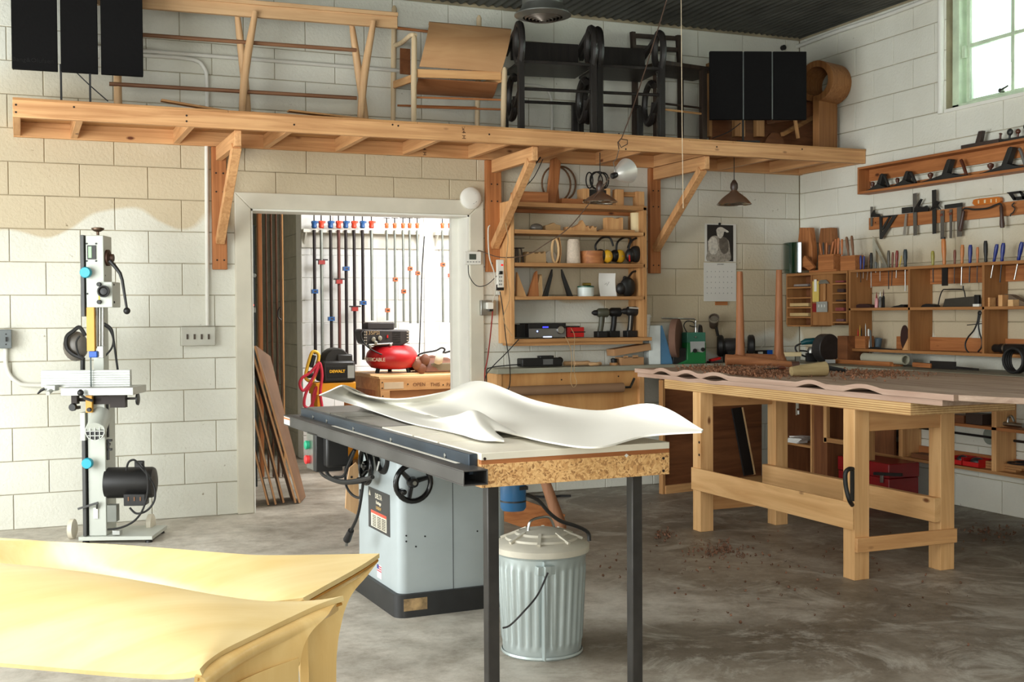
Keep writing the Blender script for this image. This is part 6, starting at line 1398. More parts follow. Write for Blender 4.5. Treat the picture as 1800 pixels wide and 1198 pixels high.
poly(q, 'blade', bg_, [(1570, 378), (1577, 377), (1550, 420), (1549, 410)], -.002); poly(q, 'blade', bg_, [(1563, 379), (1566, 379), (1551, 405), (1550, 400)], -.001)
q = rt('marking_gauge', 'marking gauge with a dark square head on the tool rail', 'gauge', 1593, 390)
poly(q, 'head', bg_, [(1585, 365), (1602, 363), (1602, 373), (1585, 375)], -.01, .012); poly(q, 'beam', plain('bright_steel', (186, 184, 176), .35, .7), [(1591, 376), (1594, 376), (1591, 413), (1587, 413)], -.004, .006)
q = rt('steel_rule_square', 'combination square with a long upright rule on the tool rail', 'square', 1607, 375)
poly(q, 'rule', sg, [(1604.5, 340), (1611, 339), (1611, 413), (1605.5, 414)]); poly(q, 'head', BLACK(), [(1606, 373), (1607, 366), (1618, 349), (1620, 350), (1614, 362), (1622, 364), (1628, 361), (1632, 366), (1631, 371)], -.008, .012)
q = rt('sliding_bevel', 'long black square with a winged head on the tool rail', 'square', 1643, 370)
poly(q, 'blade', bg_, [(1638, 334), (1645, 333), (1645, 410), (1639, 411)]); poly(q, 'wing', BLACK(), [(1634, 370), (1641, 358), (1644, 352), (1651, 355), (1647, 360), (1653, 368), (1644, 364)], -.007, .01)
for x0_, x1_, y0_, y1_, lab in ((1653, 1659, 370, 420, 'left of two slim grey straightedges on the rail'), (1669, 1673, 368, 418.5, 'right of two slim grey straightedges on the rail')):
    q = rt('straightedge', lab, 'straightedge', x0_, y0_+9); poly(q, 'bar', sg, [(x0_, y0_), (x1_, y0_-.5), (x1_-.5, y1_), (x0_, y1_)], 0, .006); poly(q, 'slider', br, [(x0_-1, y0_+6), (x0_+3, y0_+5), (x0_+3, y0_+9), (x0_-1, y0_+10)], -.006, .006)
q = rt('engineer_square', 'large grey L-shaped square on the tool rail', 'square', 1680, 370)
poly(q, 'stock', bg_, [(1660, 360), (1690, 356), (1690, 363), (1660, 367)], -.002, .01); poly(q, 'blade', sg, [(1682, 362), (1690, 361), (1690, 415), (1682, 416)])
q = rt('drawknife', 'curved drawknife with two dark turned handles on the tool rail', 'drawknife', 1727, 362)
m = M(bg_); pa = spline(P(q, [(1692, 370), (1697, 366), (1712, 368), (1735, 366), (1750, 360), (1758, 358), (1762, 364)], -.015)); m.tube(pa, .006, 8); q.part('blade', m)
for (x0_, y0_, x1_, y1_) in ((1694, 370, 1688, 406), (1760, 361, 1762, 400)):
    a = q.pl(x0_, y0_, -.018); b = q.pl(x1_, y1_, -.018); m = M(plain('dark_walnut_handle', (66, 42, 32), .4)); L_ = (b-a).length; m.lathe([(.008, 0), (.012, .01), (.011, L_*.4), (.016, L_*.85), (.012, L_)], a, (b-a), 14); q.part('handle', m)
q = rt('tote_blank', 'orange lacquered wooden handle with four cut-outs above the rail', 'handle', 1734, 362); q.loc.z += 0
of = plain('orange_lacquer', (196, 112, 44), .3); a_, b_ = q.pl(1709, 355), q.pl(1759, 352)
m = M(of); 
m.ext([(q.pl(x_, y_).x, q.pl(x_, y_).z) for x_, y_ in ((1711, 351), (1716, 349.5), (1754, 345.5), (1758, 347), (1759, 353), (1756, 357), (1713, 361), (1709, 357))], 0, .02); q.part('body', m)
for x_, wd in ((1720, 3), (1731, 4), (1742, 3), (1751, 2)):
    m = M(plain('cutout_cream', (222, 200, 160), .6)); c = q.pl(x_, 353.5+(1734-x_)*.08, -.001); m.box(c.x-wd*.0018, -.001, c.z-.011, c.x+wd*.0018, .001, c.z+.011); q.part('cut_out', m)
q = rt('iron_hook', 'small curled iron hook near the right end of the rail', 'hook', 1781, 365)
m = M(bg_); m.tube(spline(P(q, [(1783, 356), (1779, 361), (1784, 366), (1781, 373), (1777, 376), (1776, 380)], -.006)), .004, 7); q.solo(m)
q = rt('angle_plate', 'black angled plate with a square hole at the right end of the rail', 'square', 1785, 350)
for pts in ([(1769, 338), (1794, 335), (1797, 339), (1773, 341)], [(1773, 341), (1780, 340.5), (1786, 349), (1784, 352), (1781, 352)], [(1781, 346), (1800, 344.5), (1802, 350), (1784, 352)], [(1791, 336), (1796, 336), (1806, 350), (1798, 350)]): poly(q, 'plate', BLACK(), pts)

# ------------------------------------------------------------------ plane shelf with hand planes
PD = -.109
t = T('plane_shelf', 'long shallow pine shelf of hand planes below the high window', 'shelf', (WX-.002, 6.3, 2.17), RZ_R)
x0 = t.pl(1507, 320, PD).x; x1 = t.pl(1990, 270, PD).x; zt_, zb__ = t.pl(1506.4, 294.5, PD).z, t.pl(1508.3, 341.4, PD).z
m = M(redfir('x'), bev=.0015); m.box(x0, PD, zt_-.016, x1, 0, zt_); t.part('top_board', m)
m = M(redfir('x'), bev=.0015); m.box(x0, PD, zb__, x1, 0, zb__+.018); t.part('bottom_board', m)
m = M(redfir('z'), bev=.0015); m.box(x0, PD, zb__+.018, x0+.016, 0, zt_-.016); t.part('end_board', m)
m = M(redfir('x')); m.box(x0+.016, -.014, zt_-.1, x1, 0, zt_-.016); t.part('back_rail', m)
m = M(redfir('x')); m.box(x0+.016, -.014, zb__+.018, x1, 0, zb__+.05); t.part('back_rail', m)
zS, zTp = t.loc.z+zb__+.0188, t.loc.z+zt_+.0008
tot = plain('rosewood', (84, 44, 28), .35, var=.2)
def plane(label, px0, px1, sc=1.0, totem=None, z=None, knob=True):
    r_ = ray((px0+px1)/2, 300); X = WX-.06; P_ = CAM+r_*(X/r_.x); q = T('hand_plane', label, 'plane', (X, P_.y, zS if z is None else z), RZ_R)
    a = q.pl(px0, 300).x; b = q.pl(px1, 300).x; L_ = b-a; h = .11*sc
    m = M(bg_, bev=.001); m.box(a, -.03, 0, b, .03, .006); m.ext([(a+.02, .006), (b-.02, .006), (b-L_*.3, .022), (a+L_*.55, .042), (a+L_*.3, .022)], -.03, -.026); m.ext([(a+.02, .006), (b-.02, .006), (b-L_*.3, .022), (a+L_*.55, .042), (a+L_*.3, .022)], .026, .03); q.part('body', m)
    m = M(bg_, bev=.001); fx = a+L_*.42; m.ext([(fx-.01, .008), (fx+.035, .008), (fx+.075*sc, h), (fx+.06*sc, h+.006), (fx+.045*sc, h)], -.022, .022); q.part('frog_and_iron', m)
    m = M(totem or tot); tx = b-L_*.18; m.tube(spline([(tx+.02, 0, .01), (tx, 0, .05*sc), (tx-.018, 0, .085*sc), (tx-.03, 0, .1*sc)]), [.011]*19, 10); q.part('rear_handle', m)
    if knob: m = M(tot); kx = a+L_*.16; m.lathe([(.008, .006), (.007, .025), (.016*sc, .042), (.017*sc, .055), (.008, .064)], (kx, 0, 0), n=14); q.part('front_knob', m)
plane('short combination plane at the left end of the plane shelf', 1528, 1566, .95, totem=bg_)
plane('compact block-like plane, second from the left on the plane shelf', 1571, 1614, .85, totem=bg_)
plane('long plane with a rosewood handle in the middle of the plane shelf', 1622, 1712, 1.15)
plane('long plane with a bright metal handle at the right of the plane shelf', 1728, 1815, 1.25, totem=plain('bright_handle', (150, 150, 146), .3, .7))
q = T('wooden_rebate_plane', 'dark wooden plane with an upright wedge on top of the plane shelf', 'plane', (WX-.06, onX(1722, 240, WX-.06).y, zTp), RZ_R)
m = M(plain('old_dark_wood', (60, 48, 42), .5, var=.3), bev=.002); a = q.pl(1694, 254).x; b = q.pl(1760, 250).x; m.box(a, -.025, 0, b, .025, .028); q.part('stock', m)
m = M(plain('old_dark_wood', (60, 48, 42), .5)); k_ = a+(b-a)*.45; m.ext([(k_-.03, .028), (k_+.012, .028), (k_+.03, .1), (k_-.002, .1)], -.014, .014); q.part('wedge', m)
q = T('hand_plane', 'cluster of an iron plough plane with screws on top of the shelf', 'plane', (WX-.06, onX(1775, 235, WX-.06).y, zTp), RZ_R)
a = q.pl(1752, 240).x; b = q.pl(1812, 236).x; m = M(bg_, bev=.001); m.box(a, -.015, 0, b, .015, .02); q.part('body', m)
for i, (u, r_, h_) in enumerate(((.1, .006, .06), (.38, .022, .06), (.62, .016, .055), (.85, .02, .075))):
    m = M(bg_ if i % 2 else tot); x_ = a+(b-a)*u; m.cyl((x_, 0, .02), (x_+.005, 0, h_), .007, n=8); m.sph((x_+.005, 0, h_), r_, .015, r_); q.part('adjusting_screw', m)
conduit('white conduit running along the top of the right wall', [onX(1390, 86, WX-.02), onX(1470, 56, WX-.02), onX(1560, 26, WX-.02), onX(1660, -12, WX-.02)], .016)
t_ = T('pipe_flange', 'black round flange where the wall meets the ceiling corner', 'flange', tuple(onY(1379, 83, WY-.03)))
m = M(BLACK()); m.lathe([(.02, 0), (.02, .028), (.012, .03)], (0, .03, 0), (0, -1, 0), 16); t_.solo(m)

# ------------------------------------------------------------------ low shelves along the foot of the right wall
t = T('low_wall_shelf', 'low two-tier shelf along the right wall behind the workbench', 'shelf', (WX-.002, 5.9, .0), RZ_R)
ld = -.165; zl, zu = .300, .575
rk2 = lambda n_, mt, a_, b_, z0, z1, y0=ld, y1=0: t.part(n_, M(mt, bev=.001).box(a_, y0, z0, b_, y1, z1))
xL = t.pl(1445, 780, ld).x; xR = 2.2
rk2('shelf_board', oak('x'), xL, xR, zl-.02, zl); rk2('shelf_board', redfir('x'), xL, xR, zu-.02, zu); rk2('back_rail', redfir('x'), xL, xR, zl, zl+.07, -.02, 0)
for px_ in (1451, 1583, 1747): x_ = t.pl(px_, 780, ld).x; rk2('upright', pine('z'), x_-.02, x_+.02, zl, .88)
low = t
def onlow(name, label, cat, px_, z, ly=-.1): r_ = ray(px_, 790); X = WX-.002+ly; P_ = CAM+r_*(X/r_.x); return T(name, label, cat, (X, P_.y, z+.0008), RZ_R)
rb = plain('red_bin', (190, 26, 26), .4)
for x0_, x1_, lab in ((1672, 1692, 'left one of two red plastic bins on the low shelf'), (1694, 1722, 'right one of two red plastic bins on the low shelf')):
    q = onlow('parts_bin', lab, 'bin', (x0_+x1_)/2, zl); a = q.pl(x0_, 800, -.05).x; b = q.pl(x1_, 800, -.05).x; w_ = .004; h_ = .055
    m = M(rb); m.box(a, -.06, 0, b, .06, .004).box(a, -.06, 0, b, -.056, h_*.6).box(a, .056, 0, b, .06, h_).box(a, -.056, .004, a+w_, .056, h_).box(b-w_, -.056, .004, b, .056, h_); q.part('bin', m)
    m = M(IRON()); m.sph(((a+b)/2, 0, .03), (b-a)*.38, .04, .03); q.part('contents', m)
for i, (x0_, x1_, dz, lab) in enumerate(((1725, 1790, 0, 'lowest pale stick of the bundle on the low shelf'), (1720, 1800, .016, 'middle pale stick of the bundle on the low shelf'), (1728, 1806, .032, 'top pale stick of the bundle on the low shelf'))):
    q = onlow('wood_stick', lab, 'stick', (x0_+x1_)/2, zl+dz, -.07-.012*i if i < 0 else -.08); a = q.pl(x0_, 810).x; b = q.pl(x1_, 810).x; m = M(oak('x')); m.box(a, -.02, 0, b, .02, .014); q.solo(m)
q = onlow('wire_coil', 'coil of dark wire on the bundle of pale sticks', 'coil', 1790, zl+.048, -.08)
m = M(RUBBER()); m.tube([(.07*math.cos(i/16*2*PI), .05*math.sin(i/16*2*PI), .008) for i in range(16)], .005, 6, closed=True); m.tube([(.05+.06*math.cos(i/16*2*PI), .045*math.sin(i/16*2*PI), .02) for i in range(16)], .005, 6, closed=True); q.solo(m)
for i, (px_, lab) in enumerate(((1645, 'timber offcut lying on the low shelf behind the workbench leg'), (1530, 'flat offcuts at the far left of the low shelf'))):
    q = onlow('timber_offcut', lab, 'offcut', px_, zl, -.09); m = M([brownply('x'), oak('x')][i]); m.box(-.18, -.05, 0, .16, .05, .03); q.solo(m)
for i, (px_, mt, lab) in enumerate(((1690, brownply('x'), 'brown block on the upper tier of the low shelf'), (1722, plain('dark_iron_block', (60, 44, 36), .5), 'dark iron block on the upper tier of the low shelf'))):
    q = onlow('wooden_block', lab, 'block', px_, zu, -.1); m = M(mt, bev=.002); m.box(-.07, -.05, 0, .07, .05, .05+.02*i); q.solo(m)
q = onlow('steel_clamp', 'bright steel clamp jaws on the upper tier at the picture edge', 'clamp', 1776, zu, -.1)
m = M(STEEL()); m.cyl((-.06, 0, .02), (.1, 0, .02), .014, n=12); m.tube(spline([(-.02, 0, .02), (-.015, 0, .06), (.01, 0, .07), (.03, 0, .04)]), .008, 8); q.part('jaw', m)
m = M(BLACK()); m.cyl((-.12, 0, .02), (-.06, 0, .02), .02, n=12); q.part('handle', m)
conduit('dark pipe running behind the low shelf on the right wall', [onX(1590, 748, WX-.02), onX(1700, 763, WX-.02), onX(1810, 778, WX-.02)], .008, mat=DARKM())
t = T('utility_cover', 'round grey utility cover on the right wall above the red bins', 'cover', (WX-.001, onX(1742, 766, WX).y, onX(1742, 766, WX).z), RZ_R)
m = M(plain('grey_cover', (130, 136, 124), .5)); m.lathe([(.055, 0), (.055, .012), (.045, .016)], (0, 0, 0), (0, -1, 0), 24); t.solo(m)
# ------------------------------------------------------------------ surfaces from rows of control points
def gridfn(rows):
    rows = [[Vector(p) for p in r] for r in rows]
    def cr(ps, t):
        n = len(ps)-1; x = min(max(t*n, 0), n-1e-6); i = int(x); t = x-i
        p0, p1, p2, p3 = ps[max(i-1, 0)], ps[i], ps[i+1], ps[min(i+2, n)]
        return .5*((2*p1)+(-p0+p2)*t+(2*p0-5*p1+4*p2-p3)*t*t+(-p0+3*p1-3*p2+p3)*t**3)
    return lambda u, v: cr([cr(r, u) for r in rows], v)

# ------------------------------------------------------------------ store room: door, clamps, crate, compressors
t = T('plank_door', 'brown plank door standing open in the dark left of the doorway', 'door', (onY(475, 600, 9.3).x, 9.3, 0))
dw = wood('door_plank', (104, 66, 38), (64, 40, 24), 'z', fine=12)
for i, (x0, x1) in enumerate(((466, 474), (474.5, 483), (483.5, 492), (492.5, 497))): R(t, 'plank', dw, x0, 340, x1, 838, 0, .03, .003)
m = M(pine('z')); a = t.pl(497, 340); b = t.pl(500, 838); m.box(a.x, 0, 0, b.x, .03, a.z); t.part('door_edge', m)
m = M(BLACK()); m.tube(spline(P(t, [(494, 538), (489, 545), (489, 556), (494, 562)], -.03)), .006, 7); t.part('handle', m)
t = T('door_post', 'orange-brown timber post beside the plank door', 'post', (onY(459, 600, 9.2).x, 9.2, 0))
R(t, 'post', redfir('z'), 453, 340, 465, 838, 0, .06, .002); t.parts = 1
t = T('electric_cabinet', 'dark grey electric cabinet with a red light behind the left jamb', 'cabinet', (onY(447, 560, 8.9).x, 8.9, 0))
R(t, 'case', plain('dark_blue_grey', (58, 66, 68), .5), 436, 395, 453, 880, 0, .1); disc(t, 'indicator', plain('red_lamp', (255, 60, 30), .3, emit=(255, 50, 20), estr=4), 444.5, 536, 1.6, 0, .01, 10)
R(t, 'outlet', STEEL(), 440, 540, 450, 549, -.01, .01); disc(t, 'knob', STEEL(), 446, 484, 4, 0, .02, 10)
ledge = plain('white_ledge', (212, 208, 196), .6)
for i, (x0, x1, lab) in enumerate(((533, 742, 'long white clamp ledge on the rear wall of the store room'), (765, 822, 'short white clamp ledge at the right of the store room wall'))):
    t = T('clamp_ledge', lab, 'ledge', (onY((x0+x1)/2, 410, RY).x, RY-.002, 2.03)); a = t.pl(x0, 403, -.09); b = t.pl(x1, 403, -.09)
    m = M(ledge, bev=.001); m.box(a.x, -.1, .01, b.x, 0, .04); t.part('ledge_board', m); m = M(ledge); m.box(a.x, -.02, -.12, b.x, 0, .01); t.part('back_board', m)
    for x_ in (a.x+.02, b.x-.03): m = M(ledge); m.ext([(-.1, .01), (0, .01), (0, -.12)], x_, x_+.012, 'yz'); t.part('gusset', m)
pipes = {'black': plain('black_pipe', (40, 32, 32), .5, .4), 'silver': plain('galvanised_pipe', (136, 140, 134), .45, .7), 'rust': plain('rusty_pipe', (92, 52, 46), .6, .3)}
heads = {'blue': plain('clamp_blue', (26, 80, 140), .4), 'red': plain('clamp_red', (226, 66, 34), .4), 'orange': plain('clamp_orange', (214, 104, 48), .4), 'dred': plain('clamp_dark_red', (150, 40, 34), .4)}
CL = [(552.3, 'black', 'blue', 622, 512, 'first'), (564.8, 'silver', 'red', 640, 461, 'second'), (581, 'black', 'blue', 625, 560, 'third'), (595.2, 'rust', 'red', 625, 495, 'fourth'), (607.8, 'black', 'blue', 640, 472, 'fifth'), (622.3, 'black', 'red', 640, 543, 'sixth'), (637.2, 'black', 'blue', 632, 532, 'seventh'), (653, 'silver', 'red', 563, 0, 'eighth'),
      (679.8, 'silver', 'orange', 563, 545, 'ninth'), (693.9, 'silver', 'orange', 576, 491, 'tenth'), (708.5, 'silver', 'orange', 565, 512, 'eleventh'), (720.2, 'silver', 'orange', 568, 472, 'twelfth'), (733.5, 'silver', 'orange', 568, 480, 'thirteenth'), (777.7, 'silver', 'orange', 566, 465, 'fourteenth'), (791, 'silver', 'orange', 567, 484, 'fifteenth'), (803, 'silver', 'orange', 568, 473, 'last')]
for px_, pm, hm, yb, yj, nth in CL:
    big = hm != 'orange'; Y = RY-.115
    t = T('pipe_clamp', '%s pipe clamp from the left in the store room, %s pipe and %s head' % (nth, {'black': 'black', 'silver': 'galvanised', 'rust': 'rusty'}[pm], hm), 'clamp', (onY(px_, 410, Y).x, Y, onY(px_, 410, Y).z), group='pipe clamps hanging in the store room')
    r_ = .0145 if big else .011; zb = t.pl(px_, yb).z; m = M(pipes[pm]); m.cyl((0, 0, zb), (0, 0, .03), r_, n=10); t.part('pipe', m)
    m = M(heads[hm]); hz = t.pl(px_, 401).z; ht = t.pl(px_, 388 if big else 392).z; m.lathe([(r_*1.2, hz), (r_*1.7, hz+.01), (r_*1.5, (hz+ht)/2), (r_*1.9, ht-.01), (r_*1.4, ht)], n=12); m.box(-.02 if big else -.012, -.02, ht-.02, .035 if big else .014, .02, ht-.002); t.part('head', m)
    m = M(DARKM()); zt = t.pl(px_, 377 if big else 383).z; m.cyl((0, 0, ht), (0, 0, zt), .006, n=8); w_ = .035 if big else .03; m.cyl((-w_, 0, zt), (w_, 0, zt), .004, n=6)
    if big: m.cyl((w_, 0, zt), (w_*1.05, 0, zt+.03), .004, n=6)
    t.part('screw_handle', m)
    if yj:
        z = t.pl(px_, yj).z; m = M(heads['dred' if (hm == 'red') else hm]); m.box(-.03 if big else -.018, -.025, z-.018, .026 if big else .018, .02, z+.018); t.part('sliding_jaw', m)
        if hm == 'red': m = M(DARKM()); m.box(-.05, -.012, z+.018, .055, .012, z+.03); t.part('clutch_plate', m)
        else: m = M(plain('jaw_dark', (50, 40, 36), .5)); m.box(-.012, -.027, z-.008, .012, -.022, z+.008); t.part('jaw_recess', m)
hang('black_cable', 'black cable hanging right of the thirteenth pipe clamp', spline([onY(746, 415, 10.3), onY(742, 470, 10.3), onY(740, 540, 10.3), onY(737, 620, 10.3)]), .006, RUBBER())
# crate
bw = wood('crate_wood', (216, 166, 112), (184, 130, 80), 'x', fine=10)
t = T('wooden_crate', 'large pale wooden crate with OPEN THIS PANEL written on its rail', 'crate', (2.686, 9.144, 0), math.radians(3))
xr = 1.05; zT = .78; D_ = .75
def cb(n_, mt, x0, y0, z0, x1, y1, z1): m = M(mt, bev=.002); m.box(x0, y0, z0, x1, y1, z1); return t.part(n_, m)
cb('body_panel', brownply('x') if False else wood('crate_ply', (196, 138, 92), (168, 110, 68), 'x', fine=8), .012, .012, .02, xr-.012, D_-.012, zT-.02)
for z0, z1 in ((zT-.1, zT), (0, .09)): cb('rail', bw, -.004, -.012, z0, xr, .012, z1); cb('side_rail', bw, -.012, .012, z0, .012, D_, z1)
for x0 in (.0, xr-.08): cb('corner_post', bw, x0, -.013, .09, x0+.08, .012, zT-.1)
for y0 in (.012, D_-.08): cb('side_post', bw, -.012, y0, .09, .012, y0+.07, zT-.1)
cb('lid_board', pale('x'), -.012, -.012, zT, xr, .2, zT+.018); cb('lid_board', pale('x'), -.1+.09, .21, zT, xr, D_, zT+.03)
cb('pencil_patch', plain('faded_label', (196, 170, 138), .7), .03, -.0135, zT-.085, .2, -.012, zT-.03)
q = t.pl(700, 676, -.014); pen = plain('pencil_ink', (120, 74, 44), .8)
for tx, px_ in (('OPEN', 737), ('THIS', 765), ('PANEL', 797)): q = t.pl(px_, 675.5, -.0145); t.text(tx, pen, .043, q, name='crate_text', align='CENTER')
m = M(nail)
for px_, py_ in ((717, 675), (779, 676), (672, 672), (672, 682), (673, 696)): q = t.pl(px_, py_, -.013); m.cyl(q, q-Vector((0, .002, 0)), .006, n=8)
t.part('nail_heads', m)
crate = t
# red pancake compressor
cr_ = plain('compressor_red', (172, 22, 28), .35, var=.15)
o = crate.loc+crate.R @ Vector((.235, .36, zT+.031)); t = T('pancake_compressor', 'red pancake air compressor with a black motor shroud standing on the crate', 'compressor', tuple(o))
s = t.pl(718, 630).x-t.pl(674, 630).x; zb = 0
m = M(cr_); m.lathe([(s*.55, .03), (s*.8, .045), (s*.97, .09), (s, .13), (s*.95, .17), (s*.78, .215), (s*.5, .235), (s*.45, .27)], n=36); tk = t.part('tank', m)
for a_ in (200, 320, 80): m = M(BLACK()); m.cyl((s*.7*math.cos(math.radians(a_)), s*.7*math.sin(math.radians(a_)), 0), (s*.62*math.cos(math.radians(a_)), s*.62*math.sin(math.radians(a_)), .06), .018, n=10); t.part('foot', m)
sh_ = plain('shroud_black', (44, 38, 36), .5)
a, b = t.pl(638, 612, -.12), t.pl(719, 579, -.12)
z1, z0 = t.pl(676, 578, -.12).z, t.pl(676, 608, -.12).z
m = M(sh_, bev=.012); m.ext([(a.x+.02, z0+.02), (a.x-.01, z1-.01), (a.x+.02, z1), (b.x, z1-.01), (b.x, z0+.035), (b.x-.09, z0-.01), (a.x+.1, z0)], -.13, .13); sd = t.part('motor_shroud', m)
a2, b2 = t.pl(645, 577, -.06), t.pl(693, 566, -.06); m = M(sh_, bev=.01); m.box(a2.x, -.07, z1-.005, b2.x, .07, b2.z); t.part('top_cap', m)
m = M(plain('vent_pale', (150, 140, 126), .5))
for i in range(5):
    for px_ in (641, 644, 716, 718.5): q = t.pl(px_, 583+5*i, -.132); m.box(q.x-.005, -.134, q.z-.006, q.x+.005, -.13, q.z+.006)
t.part('vent_slots', m)
for i in range(6): q = t.pl(697, 584+4*i, -.132); m = M(BLACK()); m.box(q.x-.035, -.134, q.z-.003, q.x+.035, -.13, q.z+.003); t.part('louvre', m)
t.text('135PSI', plain('gold_print', (170, 140, 100), .5), .045, t.pl(655, 585, -.1345), parent=sd)
q = t.pl(681, 591, -.134); m = M(plain('red_plastic', (190, 20, 20), .4)); m.box(q.x-.006, -.14, q.z-.012, q.x+.006, -.13, q.z+.012); t.part('power_switch', m)
for tx, an in (('PORTER', -78), ('+', -62), ('CABLE', -46), ('PORTER', 62)):
    ar = math.radians(an); rr_ = s*1.005; t.text(tx, plain('cream_print', (236, 220, 196), .5), .042, (rr_*math.sin(ar), -rr_*math.cos(ar), .115), (PI/2, 0, ar), parent=tk, name='brand_lettering', bold=.0008)
m = M(STEEL())
for px_, py_, r_ in ((656, 596, .02), (667, 594, .02), (660, 602, .016), (650, 608, .014), (686, 606, .012)): q = t.pl(px_, py_, -.15); m.lathe([(r_, -.01), (r_, .01), (r_*.6, .012)], q, (.3, -1, 0), 14)
m.cyl(t.pl(648, 606, -.15), t.pl(690, 603, -.15), .008, n=8); t.part('gauges', m)
m = M(RUBBER()); m.tube(spline([t.pl(640, 579, -.14), t.pl(635, 586, -.15), t.pl(637, 598, -.15), t.pl(650, 612, -.15), t.pl(675, 624, -.16), t.pl(705, 628, -.12), t.pl(716, 620, .0), t.pl(706, 613, .06)]), .006, 7); t.part('hose', m)
# tool bag
lea = plain('brown_leather', (108, 62, 38), .6, var=.35, bump=.5)
o = crate.loc+crate.R @ Vector((.84, .34, zT+.031)); t = T('leather_tool_bag', 'slumped brown leather tool bag lying on the crate right of the compressor', 'bag', tuple(o))
a, b = t.pl(724, 640), t.pl(812, 640); hh = t.pl(770, 614).z; L_ = b.x-a.x
def bag(u, v):
    x = a.x+L_*u; pr = .35+.65*math.sin(PI*min(1, u*1.15+.05))**.6; an = PI*v; w_ = hh*pr*(.86+.1*math.sin(7*u+3*v)+.05*math.sin(19*u)); return Vector((x, -.16*math.cos(an)*pr*(1+.08*math.sin(11*u)), w_*math.sin(an)*.86+.004))
m = M(lea); m.sheet(bag, 24, 14, .008); t.part('body', m)
m = M(plain('grey_canvas', (104, 92, 70), .8), bev=.01); q0, q1 = t.pl(758, 655, -.15), t.pl(806, 637, -.15); m.box(q0.x, -.15, .003, q1.x, -.05, q1.z); t.part('pocket', m)
m = M(BLACK()); m.tube(spline(P(t, [(730, 636), (738, 622), (765, 616), (776, 611), (782, 614), (780, 620), (800, 614)], -.1)), .008, 7); t.part('strap', m)
for px_, py_ in ((733, 640), (741, 647), (747, 632)): m = M(lea); q = t.pl(px_, py_, -.15); m.sph(q, .045, .03, .05, 10, 7); t.part('pouch', m)
m = M(plain('pale_canvas', (190, 176, 154), .8)); m.sheet(lambda u, v: t.pl(767+14*u-4*v, 620+17*v+3*math.sin(3*u), -.17-.02*math.sin(PI*v)), 5, 6, .005); t.part('flap', m)
# yellow and black compressor with a hose
yb = plain('compressor_yellow', (226, 152, 30), .4, var=.1)
t = T('hand_carry_compressor', 'black and yellow air compressor on a yellow stand behind the saw', 'compressor', (onY(590, 800, 9.5).x, 9.5, 0))
bk = plain('compressor_black', (40, 38, 36), .4)
a, b = t.pl(566, 672, -.1), t.pl(623, 633, -.1)
m = M(bk, bev=.02); m.box(a.x, -.14, a.z, b.x, .14, b.z); t.part('cover', m)
q = t.pl(595, 640, -.0); r_ = abs(t.pl(563, 640).x-q.x)*.72; m = M(bk); m.lathe([(r_*.9, -.1), (r_, -.07), (r_, .07), (r_*.9, .1)], t.pl(588, 634), (0, 1, 0), 26); t.part('reel_cover', m)
m = M(bk, bev=.012); a1, b1 = t.pl(592, 633, -.1), t.pl(619, 622, -.1); m.box(a1.x, -.12, a1.z-.02, b1.x, .1, b1.z); t.part('top_box', m)
R(t, 'label', plain('label_grey2', (150, 150, 142), .5), 611, 642, 623, 664, -.144, .004)
lp = R(t, 'logo_plate', BLACK(), 575, 645, 610, 662, -.143, .003)
t.text('DEWALT', plain('logo_yellow', (240, 180, 40), .4), .032, t.pl(593, 652.5, -.1465), parent=lp, name='brand_lettering', bold=.0012)
m = M(yb); z0, z1 = t.pl(590, 810, 0).z, t.pl(590, 764, 0).z
m.lathe([(.07, 0), (.12, .03), (.12, .38), (.07, .42)], (t.pl(600, 790).x-.2, .05, .2), (1, 0, 0), 24); t.part('tank', m)
m = M(yb, bev=.004); 
for x_ in (556, 615): c = t.pl(x_, 700); m.box(c.x-.02, -.12, .2, c.x+.02, .12, a.z)
m.box(t.pl(549, 690).x, -.13, a.z-.1, t.pl(618, 690).x, .13, a.z-.004); t.part('stand', m)
m = M(BLACK()); 
for x_ in (-.12, .14): m.lathe([(.07, -.02), (.07, .02)], (x_, .12, .07), (1, 0, 0), 20)
t.part('wheel_pair', m)
m = M(plain('handle_yellow', (230, 178, 50), .35)); pts = [t.pl(x_, y_, -.2) for x_, y_ in ((541, 668), (537, 660), (545, 628), (550, 618), (558, 620), (560, 630), (552, 662), (548, 670))]
m.tube(spline(pts+[pts[0]], 5)[:-1], .014, 10, closed=True); t.part('reel_handle', m)
m = M(BLACK()); m.lathe([(.02, 0), (.02, .1)], t.pl(546, 645, -.2), (.3, 0, 1), 12); m.sph(t.pl(544, 658, -.2), .03); t.part('fitting', m)
hc = plain('pink_red_hose', (206, 50, 70), .45)
t = T('air_hose', 'pinkish red air hose coiled over the yellow reel handle', 'hose', (onY(545, 690, 9.28).x, 9.28, 0))
m = M(hc); m.tube(spline(P(t, [(561, 635), (556, 650), (548, 668), (534, 686), (527, 676), (531, 664), (545, 655), (558, 640), (563, 640), (566, 660), (563, 690), (566, 720), (558, 730)])), .012, 8)
m.tube(spline(P(t, [(561, 640), (552, 665), (538, 690), (535, 712), (545, 716), (552, 700), (556, 680), (550, 700), (550, 740), (552, 800)], .03)), .012, 8); t.solo(m)
